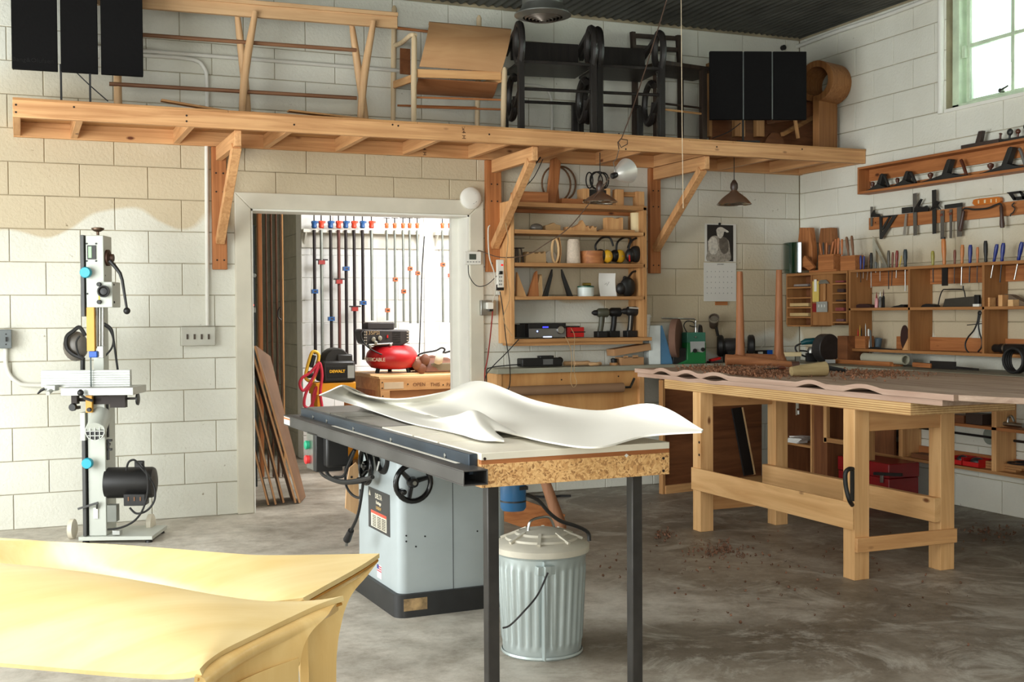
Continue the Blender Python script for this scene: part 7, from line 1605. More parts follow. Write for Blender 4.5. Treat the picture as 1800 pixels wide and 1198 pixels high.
# leaning boards inside the left jamb
hb = plain('hardboard', (126, 92, 66), .7, var=.25, scale=4); he = plain('hardboard_edge', (196, 148, 104), .7)
BRD = [(525, 884, 446, 608, .22, 0, 'rightmost leaning brown board inside the doorway, tall one'), (518, 884, 440, 612, .2, .03, 'pale-faced leaning board, second from the right inside the doorway'), (497, 884, 436, 640, .15, .05, 'third leaning board from the right inside the doorway'), (483, 887, 436, 700, .1, .06, 'narrow leaning board, fourth from the right inside the doorway'), (470, 888, 437, 760, .06, .08, 'leftmost low leaning board against the left jamb')]
for i, (bx_, by_, tx_, ty_, wd, dy, lab) in enumerate(BRD):
    b0 = onZ(bx_, by_, .003); b0.y = max(b0.y, WY+.22); t_top = onY(tx_, ty_, b0.y)
    if i == 0: b1 = b0+Vector((.09, .24, 0)); t1_ = onY(472, 627, b0.y+.24)
    else: b1 = b0+Vector((.03, wd+.1, 0)); t1_ = t_top+Vector((.03, wd+.1, 0))
    q = T('leaning_board', lab, 'board', tuple(b0)); n_ = Vector((.014, 0, .004))
    pts = [Vector((0, 0, 0)), b1-b0, t1_-b0, t_top-b0]
    m = M(hb); m.add(pts+[p+n_ for p in pts], [(0,1,2,3),(7,6,5,4),(0,4,5,1),(1,5,6,2),(2,6,7,3),(3,7,4,0)]); q.part('panel', m)
    m = M(he); m.bar(Vector((.007, -.002, .003)), t_top-b0+Vector((.007, -.002, 0)), .012, .003, (0, 1, 0)); q.part('edge', m)

# ------------------------------------------------------------------ table saw with its extension table
t = T('table_saw', 'grey cabinet table saw with black handwheels and a long extension table', 'table saw', (1.338, 3.43, 0), math.radians(2))
H_ = .86; W_ = .70
y1 = t.pz(769, 776, H_).y; y2 = t.pz(726.6, 764, H_).y; y3 = t.pz(672.8, 749, H_).y; y4 = t.pz(614, 733, H_).y; y5 = t.pz(585, 725.6, H_).y; y6 = t.pz(551, 714.5, H_).y
wl_ = plain('worn_white_laminate', (222, 216, 198), .4, var=.08, scale=6, bump=.1); osb = None
m3_, nt, b = _new('oriented_strand_board'); tc = N(nt, 'ShaderNodeTexCoord'); vo = N(nt, 'ShaderNodeTexVoronoi'); vo.inputs['Scale'].default_value = 150
no = N(nt, 'ShaderNodeTexNoise'); no.inputs['Scale'].default_value = 24; no.inputs['Detail'].default_value = 4
mxv = N(nt, 'ShaderNodeMixRGB'); mxv.inputs['Fac'].default_value = .06; nt.links.new(tc.outputs['Object'], no.inputs['Vector']); nt.links.new(tc.outputs['Object'], mxv.inputs['Color1']); nt.links.new(no.outputs['Color'], mxv.inputs['Color2']); nt.links.new(mxv.outputs['Color'], vo.inputs['Vector'])
rp = N(nt, 'ShaderNodeValToRGB'); e = rp.color_ramp.elements; e[0].color = lin((140, 96, 54)); e[1].color = lin((232, 190, 130)); x = e.new(.3); x.color = lin((204, 154, 96)); sx = N(nt, 'ShaderNodeSeparateXYZ')
nt.links.new(vo.outputs['Color'], sx.inputs[0]); nt.links.new(sx.outputs[0], rp.inputs['Fac']); nt.links.new(rp.outputs['Color'], b.inputs['Base Color']); b.inputs['Roughness'].default_value = .7
def sb(n_, mt, x0, y0, z0, x1, y1_, z1, bev=.002, **k): m = M(mt, bev=bev); m.box(x0, y0, z0, x1, y1_, z1); return t.part(n_, m, **k)
sb('extension_top', wl_, 0, 0, H_-.022, W_, y1-.016, H_, .001)
sb('top_lipping', redfir('x'), 0, .001, H_-.036, W_, .02, H_-.022, .0005)
sb('end_panel', m3_, 0, 0, .75, W_, .02, H_-.036, .001); sb('side_panel', pine('y'), 0, .02, .75, .018, y1, H_-.022, .001); sb('side_panel', pine('y'), W_-.018, .02, .75, W_, y1, H_-.022, .001)
m = M(nail)
for px_, py_ in ((852, 806), (853, 849), (1166, 805), (1166, 827)): q = t.pl(px_, py_, 0); m.cyl(q, q-Vector((0, .002, 0)), .005, n=8)
t.part('screw_heads', m)
m = M(plain('chipped_white', (226, 224, 214), .6)); q = t.pl(1101, 800, 0); m.ext([(q.x-.008, q.z), (q.x, q.z-.007), (q.x+.008, q.z), (q.x, q.z+.006)], -.0015, 0); t.part('chip', m)
sb('table_web', IRON(), .03, y1+.02, .78, W_-.03, y6-.02, H_-.0355, 0)
for a_, b_ in ((y1, y2), (y2, y3)): sb('wing_panel', wl_, 0, a_+.002, H_-.03, W_, b_-.018, H_, .001)
for a_, b_ in ((y3, y4), (y4+.02, y5), (y5+.02, y6)): sb('iron_table', plain('worn_iron_top', (112, 108, 100), .35, .5, var=.35, scale=5), 0, a_+.002, H_-.035, W_, b_, H_, .002)
for a_ in (y4, y5): sb('mitre_slot', BLACK(), .0, a_, H_-.035, W_, a_+.02, H_-.01, 0)
rb_ = plain('blue_black_steel', (52, 62, 72), .4, .5, var=.3, scale=5)
sb('front_rail', rb_, -.03, .03, .79, -.001, y6+.01, H_-.004)
for px_, py_ in ((551, 722), (575, 733), (622, 747), (688, 767), (783, 792)):
    q = t.px(px_, py_, -.03); m = M(STEEL()); m.lathe([(.008, 0), (.008, .004), (.004, .005)], (-.03, q.y, .83), (-1, 0, 0), 12); t.part('rail_bolt', m)
tb_ = plain('mill_scale_steel', (84, 82, 80), .42, .6, var=.35, scale=4); xa, xb, ya, yb_ = -.095, -.012, -.08, t.pz(512, 728, .82).y; w_ = .004; z0, z1 = .772, .82
m = M(tb_, bev=.001); m.box(xa, ya, z1-w_, xb, yb_, z1).box(xa, ya, z0, xb, yb_, z0+w_).box(xa, ya, z0+w_, xa+w_, yb_, z1-w_).box(xb-w_, ya, z0+w_, xb, yb_, z1-w_); tu = t.part('fence_tube', m)
m = M(plain('scale_tape', (214, 210, 196), .5, var=.2, scale=12)); qn = t.pz(806, 816, z1); qf = t.pz(585, 748, z1); m.box(xb-.035, qn.y+.03, z1, xb-.02, qf.y, z1+.0008); t.part('scale_tape', m, tu)
m = M(plain('orange_white_label', (226, 214, 200), .5)); m.box(xa-.001, yb_-.12, z0+.006, xa, yb_-.01, z1-.006); lb_ = t.part('label', m, tu)
m = M(plain('label_orange', (214, 110, 60), .5)); m.box(xa-.0016, yb_-.12, z1-.018, xa-.001, yb_-.01, z1-.01); t.part('label_band', m, tu)
lg = plain('dark_tube_steel', (70, 68, 66), .4, .7, var=.3)
for x_ in (.038, .576): sb('leg', lg, x_, .04, 0, x_+.04, .08, .75, .003)
# cabinet
cg = plain('saw_grey_enamel', (170, 179, 180), .4, var=.04); cx0, cx1, cy0, cy1 = .19, .70, 1.34, 1.94
def rr(x0, x1, y0, y1, r, n=5):
    o = []
    for (cx, cy, a0) in ((x1-r, y0+r, -90), (x1-r, y1-r, 0), (x0+r, y1-r, 90), (x0+r, y0+r, 180)):
        o += [(cx+r*math.cos(math.radians(a0+90*i/n)), cy+r*math.sin(math.radians(a0+90*i/n))) for i in range(n+1)]
    return o
m = M(cg, smooth=50); m.ext(rr(cx0, cx1, cy0, cy1, .04), .1, .825, 'xy'); t.part('cabinet', m)
m = M(plain('plinth_black', (40, 40, 40), .5, var=.3), smooth=50); m.ext(rr(cx0-.02, cx1+.02, cy0-.02, cy1+.02, .05), 0, .1, 'xy'); t.part('plinth', m)
for px_ in (796, 857): q = t.pl(px_, 900, cy0); m = M(plain('seam_dark', (60, 64, 66), .6)); m.box(q.x-.0015, cy0-.0008, .1, q.x+.0015, cy0+.002, .82); t.part('panel_seam', m)
for px_, py_ in ((714, 941), (714, 951), (747, 942), (731, 960), (839, 933)): q = t.pl(px_, py_, cy0); m = M(BLACK()); m.lathe([(.004, 0), (.004, .002)], q, (0, -1, 0), 8); t.part('screw', m)
q0, q1 = t.pl(706, 1076, cy0-.02), t.pl(751, 1052, cy0-.02); m = M(plain('torn_label', (166, 138, 98), .7, var=.6, scale=30)); m.box(q0.x+.01, cy0-.0212, .03, q1.x, cy0-.02, .082); t.part('torn_label', m)
# name plate on the left face (local -x)
pa, pb = t.px(648, 860, cx0), t.px(686, 940, cx0); ya_, yb2 = sorted((pa.y, pb.y)); pzt, pzb = t.px(648, 852, cx0).z, t.px(686, 945, cx0).z
pzt, pzb = t.px(667, 862, cx0).z, t.px(667, 934, cx0).z; hP = pzt-pzb; m = M(plain('plate_grey', (62, 62, 62), .4)); m.box(cx0-.002, ya_, pzb, cx0, yb2, pzt); pl_ = t.part('name_plate', m)
mid = (ya_+yb2)/2; cream_ = plain('plate_cream', (214, 206, 186), .5); rl = (PI/2, 0, -PI/2); wP = yb2-ya_
for tx, dz, sz, mt in (('DELTA', -.16*hP, hP*.17, cream_), ('Heritage', -.31*hP, hP*.11, cream_), ('UNISAW', -.44*hP, hP*.1, plain('plate_gold', (170, 140, 90), .5))): t.text(tx, mt, sz, (cx0-.003, mid, pzt+dz), rl, parent=pl_, name='plate_lettering', bold=.001)
m = M(cream_); m.add([(cx0-.003, mid+wP*.47, pzt-.2*hP), (cx0-.003, mid+wP*.37, pzt-.2*hP), (cx0-.003, mid+wP*.42, pzt-.06*hP)], [(0, 1, 2)]); t.part('logo_triangle', m, pl_)
m = M(cream_); m.box(cx0-.003, mid-wP*.36, pzb+.06*hP, cx0-.002, mid+wP*.36, pzb+.46*hP); wn_ = t.part('warning_label', m, pl_)
m = M(plain('warning_red', (214, 84, 64), .5)); m.box(cx0-.0036, mid-wP*.36, pzb+.39*hP, cx0-.003, mid+wP*.36, pzb+.46*hP); t.part('warning_band', m, pl_)
m = M(BLACK())
for i in range(3):
    for j in range(7): y_ = mid-wP*.32+i*wP*.22; z_ = pzb+.09*hP+j*.04*hP; m.box(cx0-.0036, y_, z_, cx0-.003, y_+wP*.17, z_+.018*hP)
t.part('label_print', m, pl_)
q = t.px(667, 1004, cx0); m = M(plain('sticker_white', (226, 214, 216), .5)); m.box(cx0-.001, q.y-.03, q.z-.03, cx0, q.y+.03, q.z+.03); st_ = t.part('flag_sticker', m)
m = M(plain('sticker_red', (206, 70, 84), .5)); [m.box(cx0-.0016, q.y-.03, q.z-.0+.01*k, cx0-.001, q.y+.03, q.z+.005+.01*k) for k in range(3)]; t.part('drawn_marks', m, st_)
m = M(plain('sticker_blue', (60, 70, 140), .5)); m.box(cx0-.0018, q.y+.005, q.z+.01, cx0-.0016, q.y+.03, q.z+.03); t.part('flag_canton', m, st_)
def wheel(c, ax, r, nm='handwheel'):
    c = Vector(c); ax = Vector(ax).normalized(); a = ax.orthogonal().normalized(); b = ax.cross(a); g = plain('gloss_black', (22, 22, 22), .2)
    m = M(g); m.tube([c+(a*math.cos(i/28*2*PI)+b*math.sin(i/28*2*PI))*r for i in range(28)], .012, 10, closed=True); w0 = t.part(nm, m)
    for k in range(3):
        an = math.radians(30+120*k); d = a*math.cos(an)+b*math.sin(an); m = M(g); m.tube([c-ax*.02, c+d*r*.5-ax*.012, c+d*r], [.014, .011, .009], 8); t.part('spoke', m, w0)
    m = M(g); m.lathe([(.022, -.03), (.026, -.01), (.02, .012), (.008, .014)], c, ax, 14); t.part('hub', m, w0)
    m = M(STEEL()); m.lathe([(.009, .012), (.009, .02)], c, ax, 10); t.part('shaft_end', m, w0)
    m = M(g); m.lathe([(.006, 0), (.013, .01), (.012, .05), (.006, .055)], c+a*r*.8-b*.02, ax, 10); t.part('crank_handle', m, w0)
q = t.pl(726.6, 848, cy0-.05); rw = t.pl(757, 848, cy0-.05).x-q.x; wheel(q, (0, -1, 0), rw)
q = t.px(643, 818, cx0-.05); wheel(q, (-1, 0, 0), .078)
q = t.px(674, 806, cx0); m = M(BLACK()); m.tube([(cx0-.004, q.y+.075*math.cos(math.radians(a_)), q.z+.02+.075*math.sin(math.radians(a_))) for a_ in range(190, 351, 10)], .014, 8); m.bar((cx0-.02, q.y-.03, q.z+.02), (cx0-.02, q.y+.05, q.z+.01), .02, .012); t.part('tilt_scale', m)
m = M(STEEL()); m.tube([(cx0-.02, q.y, q.z-.01), (cx0-.03, q.y, q.z-.05)], .006, 8); t.part('pointer', m)
# switch box under the rail
sx_ = -.1; q0 = t.px(590, 768, sx_); q1 = t.px(535, 822, sx_); zA, zB = t.px(560, 766, sx_).z, t.px(560, 823, sx_).z
m = M(BLACK(), bev=.004); ym = (q0.y+q1.y)/2; c = t.px(546, 792, sx_); m.box(sx_, c.y-.09, c.z-.085, sx_+.12, c.y+.06, c.z+.08); sw = t.part('switch_box', m)
m = M(BLACK(), bev=.01); m.box(sx_+.03, c.y-.15, c.z-.06, sx_+.13, c.y-.09, c.z+.07); t.part('junction', m, sw)
m = M(plain('silver_label', (150, 152, 146), .4)); m.box(sx_+.045, c.y-.0915, c.z-.05, sx_+.085, c.y-.09, c.z+.04); t.part('data_label', m, sw)
for dz, mt in ((.025, plain('green_button', (20, 150, 110), .4)), (-.04, plain('red_button', (214, 40, 40), .4))): m = M(mt); m.lathe([(.018, 0), (.02, .018), (.014, .022)], (sx_, c.y+.02, c.z+dz), (-1, 0, 0), 18); t.part('button', m, sw)
m = M(STEEL()); m.box(sx_-.003, c.y-.05, c.z-.08, sx_, c.y+.055, c.z+.075); t.part('face_plate', m, sw)
def tp(pts, lx): return [t.px(x_, y_, lx) for x_, y_ in pts]
m = M(RUBBER()); m.tube(spline(tp([(572, 822), (580, 838), (605, 846), (640, 842), (655, 838)], .0)), .009, 8); m.tube(spline(tp([(560, 822), (570, 836), (600, 848), (637, 846)], .03)), .008, 8); m.tube(spline(tp([(588, 838), (604, 836), (612, 818), (620, 800), (624, 790)], .02)), .007, 8); t.part('switch_cable', m)
m = M(RUBBER()); m.tube(spline(tp([(622, 790), (609, 815), (608, 850), (618, 868), (632, 874), (634, 860)], .08)), .006, 8); m.tube(spline(tp([(639, 842), (634, 880), (628, 908), (617, 932)], .06)), .007, 8); qq = tp([(617, 932), (610, 948)], .06); m.tube(qq, [.014, .018], 10); t.part('power_cord', m)
m = M(STEEL()); m.bar(qq[1], qq[1]+Vector((0, .01, -.03)), .012, .006); t.part('plug_pins', m)
# thin wooden push boards hanging from the saw
q_ = T('push_board', 'pale wooden push board with a hole hanging at the saw cabinet edge', 'push board', tuple(t.loc+t.R @ Vector((cx0-.03, 1.99, 0))), math.radians(2))
pts = [(614, 822), (626, 812), (637, 826), (638, 906), (634, 908), (607, 893), (609, 855)]
m = M(ash('z'), bev=.002); m.ext([(q_.pl(x_, y_).x, q_.pl(x_, y_).z) for x_, y_ in pts], 0, .01); q_.part('board', m)
m = M(BLACK()); m.lathe([(.006, 0), (.006, .001)], q_.pl(618, 838, -.0005), (0, -1, 0), 10); q_.part('hole', m)
for i in (0, 1): m = M(oak('z')); m.ext([(q_.pl(x_+i*2, y_).x+.004, q_.pl(x_, y_).z) for x_, y_ in ((630, 850), (638, 830), (640, 900), (632, 911))], .012+.012*i, .02+.012*i); q_.part('thin_board', m)
saw = t
# router hung under the extension table
t = T('router_motor', 'blue router motor hanging under the saw extension table', 'router', tuple(saw.loc+saw.R @ Vector((.14, .28, .745))))
c = t.pl(902, 858); r_ = (t.pl(922, 870).x-t.pl(880, 870).x)/2; zb = t.pl(901, 896).z; bb = plain('router_blue', (30, 84, 124), .4)
m = M(STEEL()); m.lathe([(r_*.98, 0), (r_*.98, -.03)], (c.x, 0, .002)); t.part('collar', m)
m = M(bb); m.lathe([(r_, -.03), (r_, zb+.01), (r_*.85, zb)], (c.x, 0, 0)); t.part('motor', m)
m = M(BLACK()); m.lathe([(r_*1.01, zb+.03), (r_*1.01, zb+.036)], (c.x, 0, 0), close=False); m.box(c.x+r_*.1, -r_-.002, -.05, c.x+r_*.8, -r_*.6, -.038); t.part('trim', m)
m = M(RUBBER()); m.tube(spline([t.pl(922, 868, 0), t.pl(945, 878, .02), t.pl(965, 900, .04), t.pl(985, 915, .06), t.pl(1015, 925, .1), t.pl(1033, 935, .12), t.pl(1036, 950, .12)]), .007, 8); t.part('cord', m)

# ------------------------------------------------------------------ warped white sheets on the saw
G = lambda px_, py_, z: onZ(px_, py_, z)
vs = plain('bleached_veneer', (224, 221, 210), .6, var=.025, scale=3, bump=.08)
t = T('curled_white_sheet', 'lower curled off-white wooden sheet lying on the saw table', 'sheet', tuple(G(760, 750, .866)))
rows = [[(561, 694, .935), (600, 704, .90), (650, 720, .874), (720, 743, .868), (790, 758, .868), (845, 773, .868), (886, 775, .869)],
        [(580, 686, .965), (605, 696, .93), (660, 714, .885), (735, 738, .872), (795, 745, .885), (836, 748, .915), (884, 771, .872)],
        [(602, 677, .995), (622, 688, .94), (675, 707, .89), (745, 734, .874), (800, 730, .91), (837, 722, .95), (872, 757, .885)],
        [(620, 682, .97), (650, 696, .90), (700, 711, .874), (770, 730, .868), (830, 742, .868), (880, 752, .868), (940, 772, .868)]]
gf = gridfn([[G(*p)-t.loc for p in r] for r in rows]); m = M(vs, smooth=70); m.sheet(gf, 48, 20, .005); t.solo(m)
t = T('curled_white_sheet', 'upper wavy off-white sheet spanning the saw table to the right', 'sheet', tuple(G(950, 740, .88)))
rows = [[(604, 679, .99), (640, 694, .94), (700, 701, .93), (775, 690, .955), (845, 670, 1.0), (945, 705, .945), (1050, 722, .93), (1150, 710, .98), (1236, 756, .925)],
        [(612, 684, .97), (650, 699, .91), (715, 707, .905), (790, 703, .92), (860, 695, .95), (950, 722, .915), (1050, 740, .905), (1145, 728, .945), (1235, 757, .924)],
        [(622, 690, .94), (670, 706, .893), (740, 720, .885), (815, 724, .888), (880, 732, .9), (960, 752, .893), (1048, 764, .885), (1140, 742, .92), (1234, 758, .923)],
        [(640, 698, .895), (700, 714, .878), (765, 732, .875), (830, 745, .876), (895, 760, .877), (965, 777, .876), (1050, 786, .874), (1135, 766, .895), (1233, 759, .922)]]
gf = gridfn([[G(*p)-t.loc for p in r] for r in rows]); m = M(vs, smooth=70); m.sheet(gf, 64, 20, .006); t.solo(m)

# ------------------------------------------------------------------ galvanised trash can
gz = plain('galvanised_can', (172, 182, 180), .42, .45, var=.12, scale=5, bump=.06)
c0 = onZ(953, 1162, 0); dirv = Vector((c0.x, c0.y, 0)).normalized(); rb = .152; cc = c0+dirv*rb
t = T('trash_can', 'fluted galvanised metal trash can with a dusty lid under the saw table', 'trash can', tuple(cc))
hC = t.pl(957, 968).z-.0; zR = .40; rt_ = .172
def can(u, v):
    z = .012+(zR-.012)*v; r = rb+(rt_-rb)*v; a = 2*PI*u
    if .09 < v < .86: r += .0035*(max(-.6, min(.6, math.cos(a*30)))/.6)*min(1, (v-.09)/.03, (.86-v)/.03)
    return (r*math.cos(a), r*math.sin(a), z)
m = M(gz, smooth=60); nu = 240; vsl = [0, .04, .09, .12, .5, .83, .86, .92, 1]
for v in vsl:
    for i in range(nu): m.v.append(can(i/nu, v))
for j in range(len(vsl)-1):
    for i in range(nu): a = j*nu+i; b_ = j*nu+(i+1) % nu; m.f.append((a, b_, b_+nu, a+nu))
m.f.append(tuple(range(nu))[::-1]); m.f.append(tuple(range((len(vsl)-1)*nu, len(vsl)*nu))); t.part('body', m)
m = M(gz); m.lathe([(rb+.002, 0), (rb+.007, .006), (rb+.004, .014)], close=False, n=48); t.part('rim_bead', m); m = M(gz); m.lathe([(rt_+.002, zR-.02), (rt_+.006, zR-.012), (rt_+.003, zR-.004)], close=False, n=48); t.part('rim_bead', m)
dus = plain('dusty_lid', (190, 184, 168), .6, .15, var=.15, scale=8, bump=.3)
m = M(dus); m.lathe([(rt_+.008, zR-.012), (rt_+.013, zR-.01), (rt_+.013, zR+.012), (rt_+.002, zR+.024), (rt_*.82, zR+.036), (rt_*.8, zR+.044), (rt_*.6, zR+.054), (rt_*.57, zR+.062), (rt_*.3, zR+.072), (.0, zR+.074)], n=48, close=False); ld_ = t.part('lid', m)
for k in range(8):
    a_ = 2*PI*k/8+.3; m = M(dus); m.bar((rt_*.5*math.cos(a_), rt_*.5*math.sin(a_), zR+.064), (rt_*.92*math.cos(a_), rt_*.92*math.sin(a_), zR+.036), .012, .01); t.part('lid_rib', m, ld_)
q = Vector((-.055, -.0, zR+.07)); m = M(STEEL()); m.tube(spline([(-.06, -.01, zR+.066), (-.05, -.01, zR+.105), (0, 0, zR+.115), (.04, .01, zR+.108), (.06, .01, zR+.07)]), .005, 8); t.part('lid_handle', m, ld_)
m = M(gz, bev=.002); q = t.pl(961, 1003, -.178); m.box(q.x-.035, q.y, q.z-.016, q.x+.035, q.y+.03, q.z+.016); m.box(q.x-.012, q.y-.012, q.z-.018, q.x+.014, q.y+.01, q.z+.018); t.part('bail_lug', m)
m = M(gz); m.box(q.x-.008, q.y+.004, .01, q.x-.003, q.y+.03, zR-.02); t.part('seam', m)
m = M(DARKM()); m.tube(spline([t.pl(963, 1006, q.y-.015), t.pl(945, 1045, q.y-.03), t.pl(920, 1075, q.y-.04), t.pl(897, 1098, q.y-.03), t.pl(884, 1103, q.y-.01)]), .0035, 7); t.part('bail_wire', m)
# timber pieces behind the can
t = T('tapered_post', 'brown tapered turned leg leaning behind the trash can', 'leg', tuple(onZ(985, 935, .0)+Vector((0, .0, 0))))
m = M(wood('tan_leg', (170, 122, 90), (134, 90, 62), 'z', fine=14)); p0 = t.pl(985, 925); p1 = t.pl(958, 845, .05); m.tube([(p0.x, 0, .0), p0+Vector((0, 0, .01)), p1, p1+(p1-p0).normalized()*.05], [.035, .038, .03, .03], 14); t.solo(m)
t = T('angled_board', 'reddish brown board slanting down behind the trash can', 'board', tuple(onZ(930, 930, 0)))
m = M(redfir('x'), bev=.002); m.bar(t.pl(870, 885, .1)+Vector((0, 0, 0)), t.pl(985, 925, .02), .03, .16); t.solo(m); t.root.location.z += 0
hang('floor_cord', 'black extension cord end lying on the floor under the back counter', [onZ(935, 872, .01), onZ(960, 873, .01), onZ(985, 871, .01), onZ(1003, 871, .014)], .009, RUBBER())

# ------------------------------------------------------------------ two sculpted yellow benches in the foreground
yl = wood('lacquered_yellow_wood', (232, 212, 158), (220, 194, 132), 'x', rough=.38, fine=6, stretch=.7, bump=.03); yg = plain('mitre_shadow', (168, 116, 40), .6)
ye = wood('lacquered_yellow_leg', (232, 202, 138), (212, 174, 106), 'z', rough=.38, fine=6, stretch=.7, bump=.03)
def bench(label, far, near, end, silh, z=.66, nd=.03, ez=0, bul=.05, roll=.09):
    t = T('sculpted_bench', label, 'bench', tuple(Vector((G(*end[len(end)//2], z).x, G(*end[len(end)//2], z).y, 0))))
    Fp = [G(x_, y_, z+.0) for x_, y_ in far]; Np = [G(x_, y_, z-ez-(nd-ez)*(1-i/(len(near)-1))) for i, (x_, y_) in enumerate(near)]
    rows = []; K = len(end)-1; E_ = gridfn([[Vector((x_, y_, 0)) for x_, y_ in end]]*2); K = 14
    for k in range(K+1):
        v = k/K; r = []
        for i in range(len(Fp)):
            p = Fp[i].lerp(Np[i], v)
            if i < len(Fp)-1: f_ = (1-(i/(len(Fp)-1))**3); p.z += (bul*math.sin(PI*v)-roll*math.exp(-(v/.09)**1.5)-.03*math.exp(-((1-v)/.1)**1.5))*f_
            else: e_ = E_(v, 0); p = G(e_.x, e_.y, z-ez*v)
            r.append(p-t.loc)
        rows.append(r)
    gf = gridfn(rows); m = M(yl, smooth=70); m.sheet(gf, 60, 24, .012); tp_ = t.part('seat', m)
    ed = [G(x_, y_, z-ez*i_/(len(end)-1))-t.loc for i_, (x_, y_) in enumerate(end)]; P1, P2 = ed[0], ed[-1]
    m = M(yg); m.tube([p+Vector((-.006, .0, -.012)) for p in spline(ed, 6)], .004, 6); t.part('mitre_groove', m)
    hd = Vector((P2.x-P1.x, P2.y-P1.y, 0)).normalized(); n_ = Vector((hd.y, -hd.x, 0)); 
    o = P1+t.loc
    def onplane(x_, y_): r_ = ray(x_, y_); k_ = (o-CAM).dot(n_)/r_.dot(n_); return CAM+r_*k_-t.loc
    S = [onplane(x_, y_) for x_, y_ in silh]; S[0] = P1+Vector((0, 0, -.02)); S.append(Vector((S[-1].x, S[-1].y, 0)))
    rws = []
    eg = gridfn([ed, ed])
    for i, s_ in enumerate(S):
        base = Vector((P2.x, P2.y, 0)); r = []
        for k in range(5):
            v = k/4; p = Vector((s_.x+(base.x-s_.x)*v, s_.y+(base.y-s_.y)*v, s_.z))
            if i == 0: p = eg(v, 0)+Vector((-.012, 0, -.016))
            p = p-Vector((.05*math.sin(PI*min(1, i/(len(S)-1)))*math.sin(PI*v), 0, 0)); r.append(p)
        rws.append(r)
    m = M(ye, smooth=70); m.sheet(gridfn(rws), 20, 26, .02); t.part('end_leg', m)
    # far end leg, out of the frame
    a, b = Fp[0]-t.loc, Np[0]-t.loc; m = M(ye, bev=.01); m.add([a, b, Vector((b.x, b.y, 0)), Vector((a.x, a.y, 0)), a+Vector((.03, 0, 0)), b+Vector((.03, 0, 0)), Vector((b.x+.03, b.y, 0)), Vector((a.x+.03, a.y, 0))], [(0,1,2,3),(7,6,5,4),(0,4,5,1),(1,5,6,2),(2,6,7,3),(3,7,4,0)]); t.part('end_leg', m)
bench('front glossy yellow sculpted wooden bench at the bottom left, nearest the camera', [(-620, 950), (-300, 962), (0, 986), (150, 1001), (280, 1021), (400, 1041), (490, 1048), (604, 1051)], [(-620, 1100), (-300, 1122), (-60, 1138), (80, 1150), (180, 1161), (270, 1171), (320, 1177), (353, 1181)],
      [(604, 1051), (568, 1063), (533, 1078), (443, 1121), (391, 1147), (365, 1166), (353, 1181)], [(604, 1053), (577, 1080), (547, 1108), (529, 1134), (521, 1166), (518, 1198)])
bench('rear glossy yellow sculpted wooden bench, partly hidden behind the front one', [(-620, 925), (-300, 935), (0, 947), (150, 955), (280, 965), (400, 975), (480, 979), (667, 976)], [(-620, 955), (-300, 967), (0, 991), (150, 1006), (280, 1026), (400, 1045), (470, 1052), (534, 1054)],
      [(667, 976), (645, 991), (615, 1009), (575, 1031), (552, 1044), (534, 1054)], [(667, 978), (642, 1013), (618, 1041), (603, 1069), (594, 1104), (589, 1134), (586, 1198)], nd=.1, ez=.03, bul=.0, roll=.0)
# ------------------------------------------------------------------ workbench
WL = wood('bench_pine', (236, 192, 136), (212, 162, 106), 'y', c3=(120, 74, 42), fine=16); WZ = wood('bench_pine', (236, 192, 136), (208, 156, 100), 'z', c3=(120, 74, 42), fine=16); WXm = wood('bench_pine', (226, 176, 120), (196, 142, 90), 'x', c3=(120, 74, 42), fine=16)
t = T('workbench', 'sturdy pine workbench with a thick plywood top on the right', 'workbench', (3.7, 4.53, 0))
def wb_(n_, mt, x0, y0, z0, x1, y1, z1, bev=.003, **k): m = M(mt, bev=bev); m.box(x0, y0, z0, x1, y1, z1); return t.part(n_, m, **k)
for x_ in (0, .535):
    for y_ in (0, 1.385): wb_('leg', WZ, x_, y_, 0, x_+.09, y_+.085, .83)
pe = plyedge('y'); lay_n = 11
for i in range(lay_n):
    z0 = .83+i*.058/lay_n; wb_('top_ply', WL if i == lay_n-1 else wood('ply_layer_%s' % 'ab'[i % 2], *(((238, 206, 150), (220, 182, 124)) if i % 2 else ((204, 160, 108), (172, 128, 82))), 'y', fine=30), -.0-.001*(i % 2), -.385, z0, .625, 1.80, z0+.058/lay_n-.0003, 0)
zt = t.px(1236, 825, -.008).z; zb = t.px(1236, 864, -.008).z
wb_('long_rail', WL, -.012, -.0, zb, .0, 1.47, zt, .002); wb_('long_rail', WL, .535-.04, .0, zb-.0, .535, 1.47, zt-.01, .002)
wb_('top_rail', WXm, .09, .005, .72, .535, .045, .83); wb_('top_rail', WXm, .09, 1.42, .74, .535, 1.46, .83)
z1_ = t.pl(1600, 936, -.01).z; z0_ = t.pl(1600, 961, -.01).z
wb_('end_rail', WXm, -.0, -.02, z0_, .625, .0, z1_); wb_('end_rail', WXm, .09, 1.42, .12, .535, 1.46, .21)
m = M(nail)
for px_, py_ in ((1229, 777), (1229, 799)): q = t.px(px_, py_, -.001); m.lathe([(.008, 0), (.008, .001)], q, (-1, 0, 0), 10)
t.part('bolt_heads', m)
m = M(BLACK()); m.tube(spline([t.px(1499, 824, -.02), t.px(1492, 824, -.05), t.px(1486, 832, -.07), t.px(1487, 855, -.07), t.px(1493, 878, -.06), t.px(1498, 887, -.03)]), [.011]*31, 10); m.bar(t.px(1498, 826, -.01), t.px(1498, 880, -.01), .01, .02); t.part('pull_handle', m)
m = M(STEEL()); q = t.px(1404, 712, .03); m.box(.02, q.y-.012, .80, .024, q.y+.012, .83); m.box(.02, q.y+.004, .765, .024, q.y+.012, .8); m.cyl((.02, q.y-.012, .79), (.02, q.y-.012, .77), .006, n=8); t.part('hardware', m)
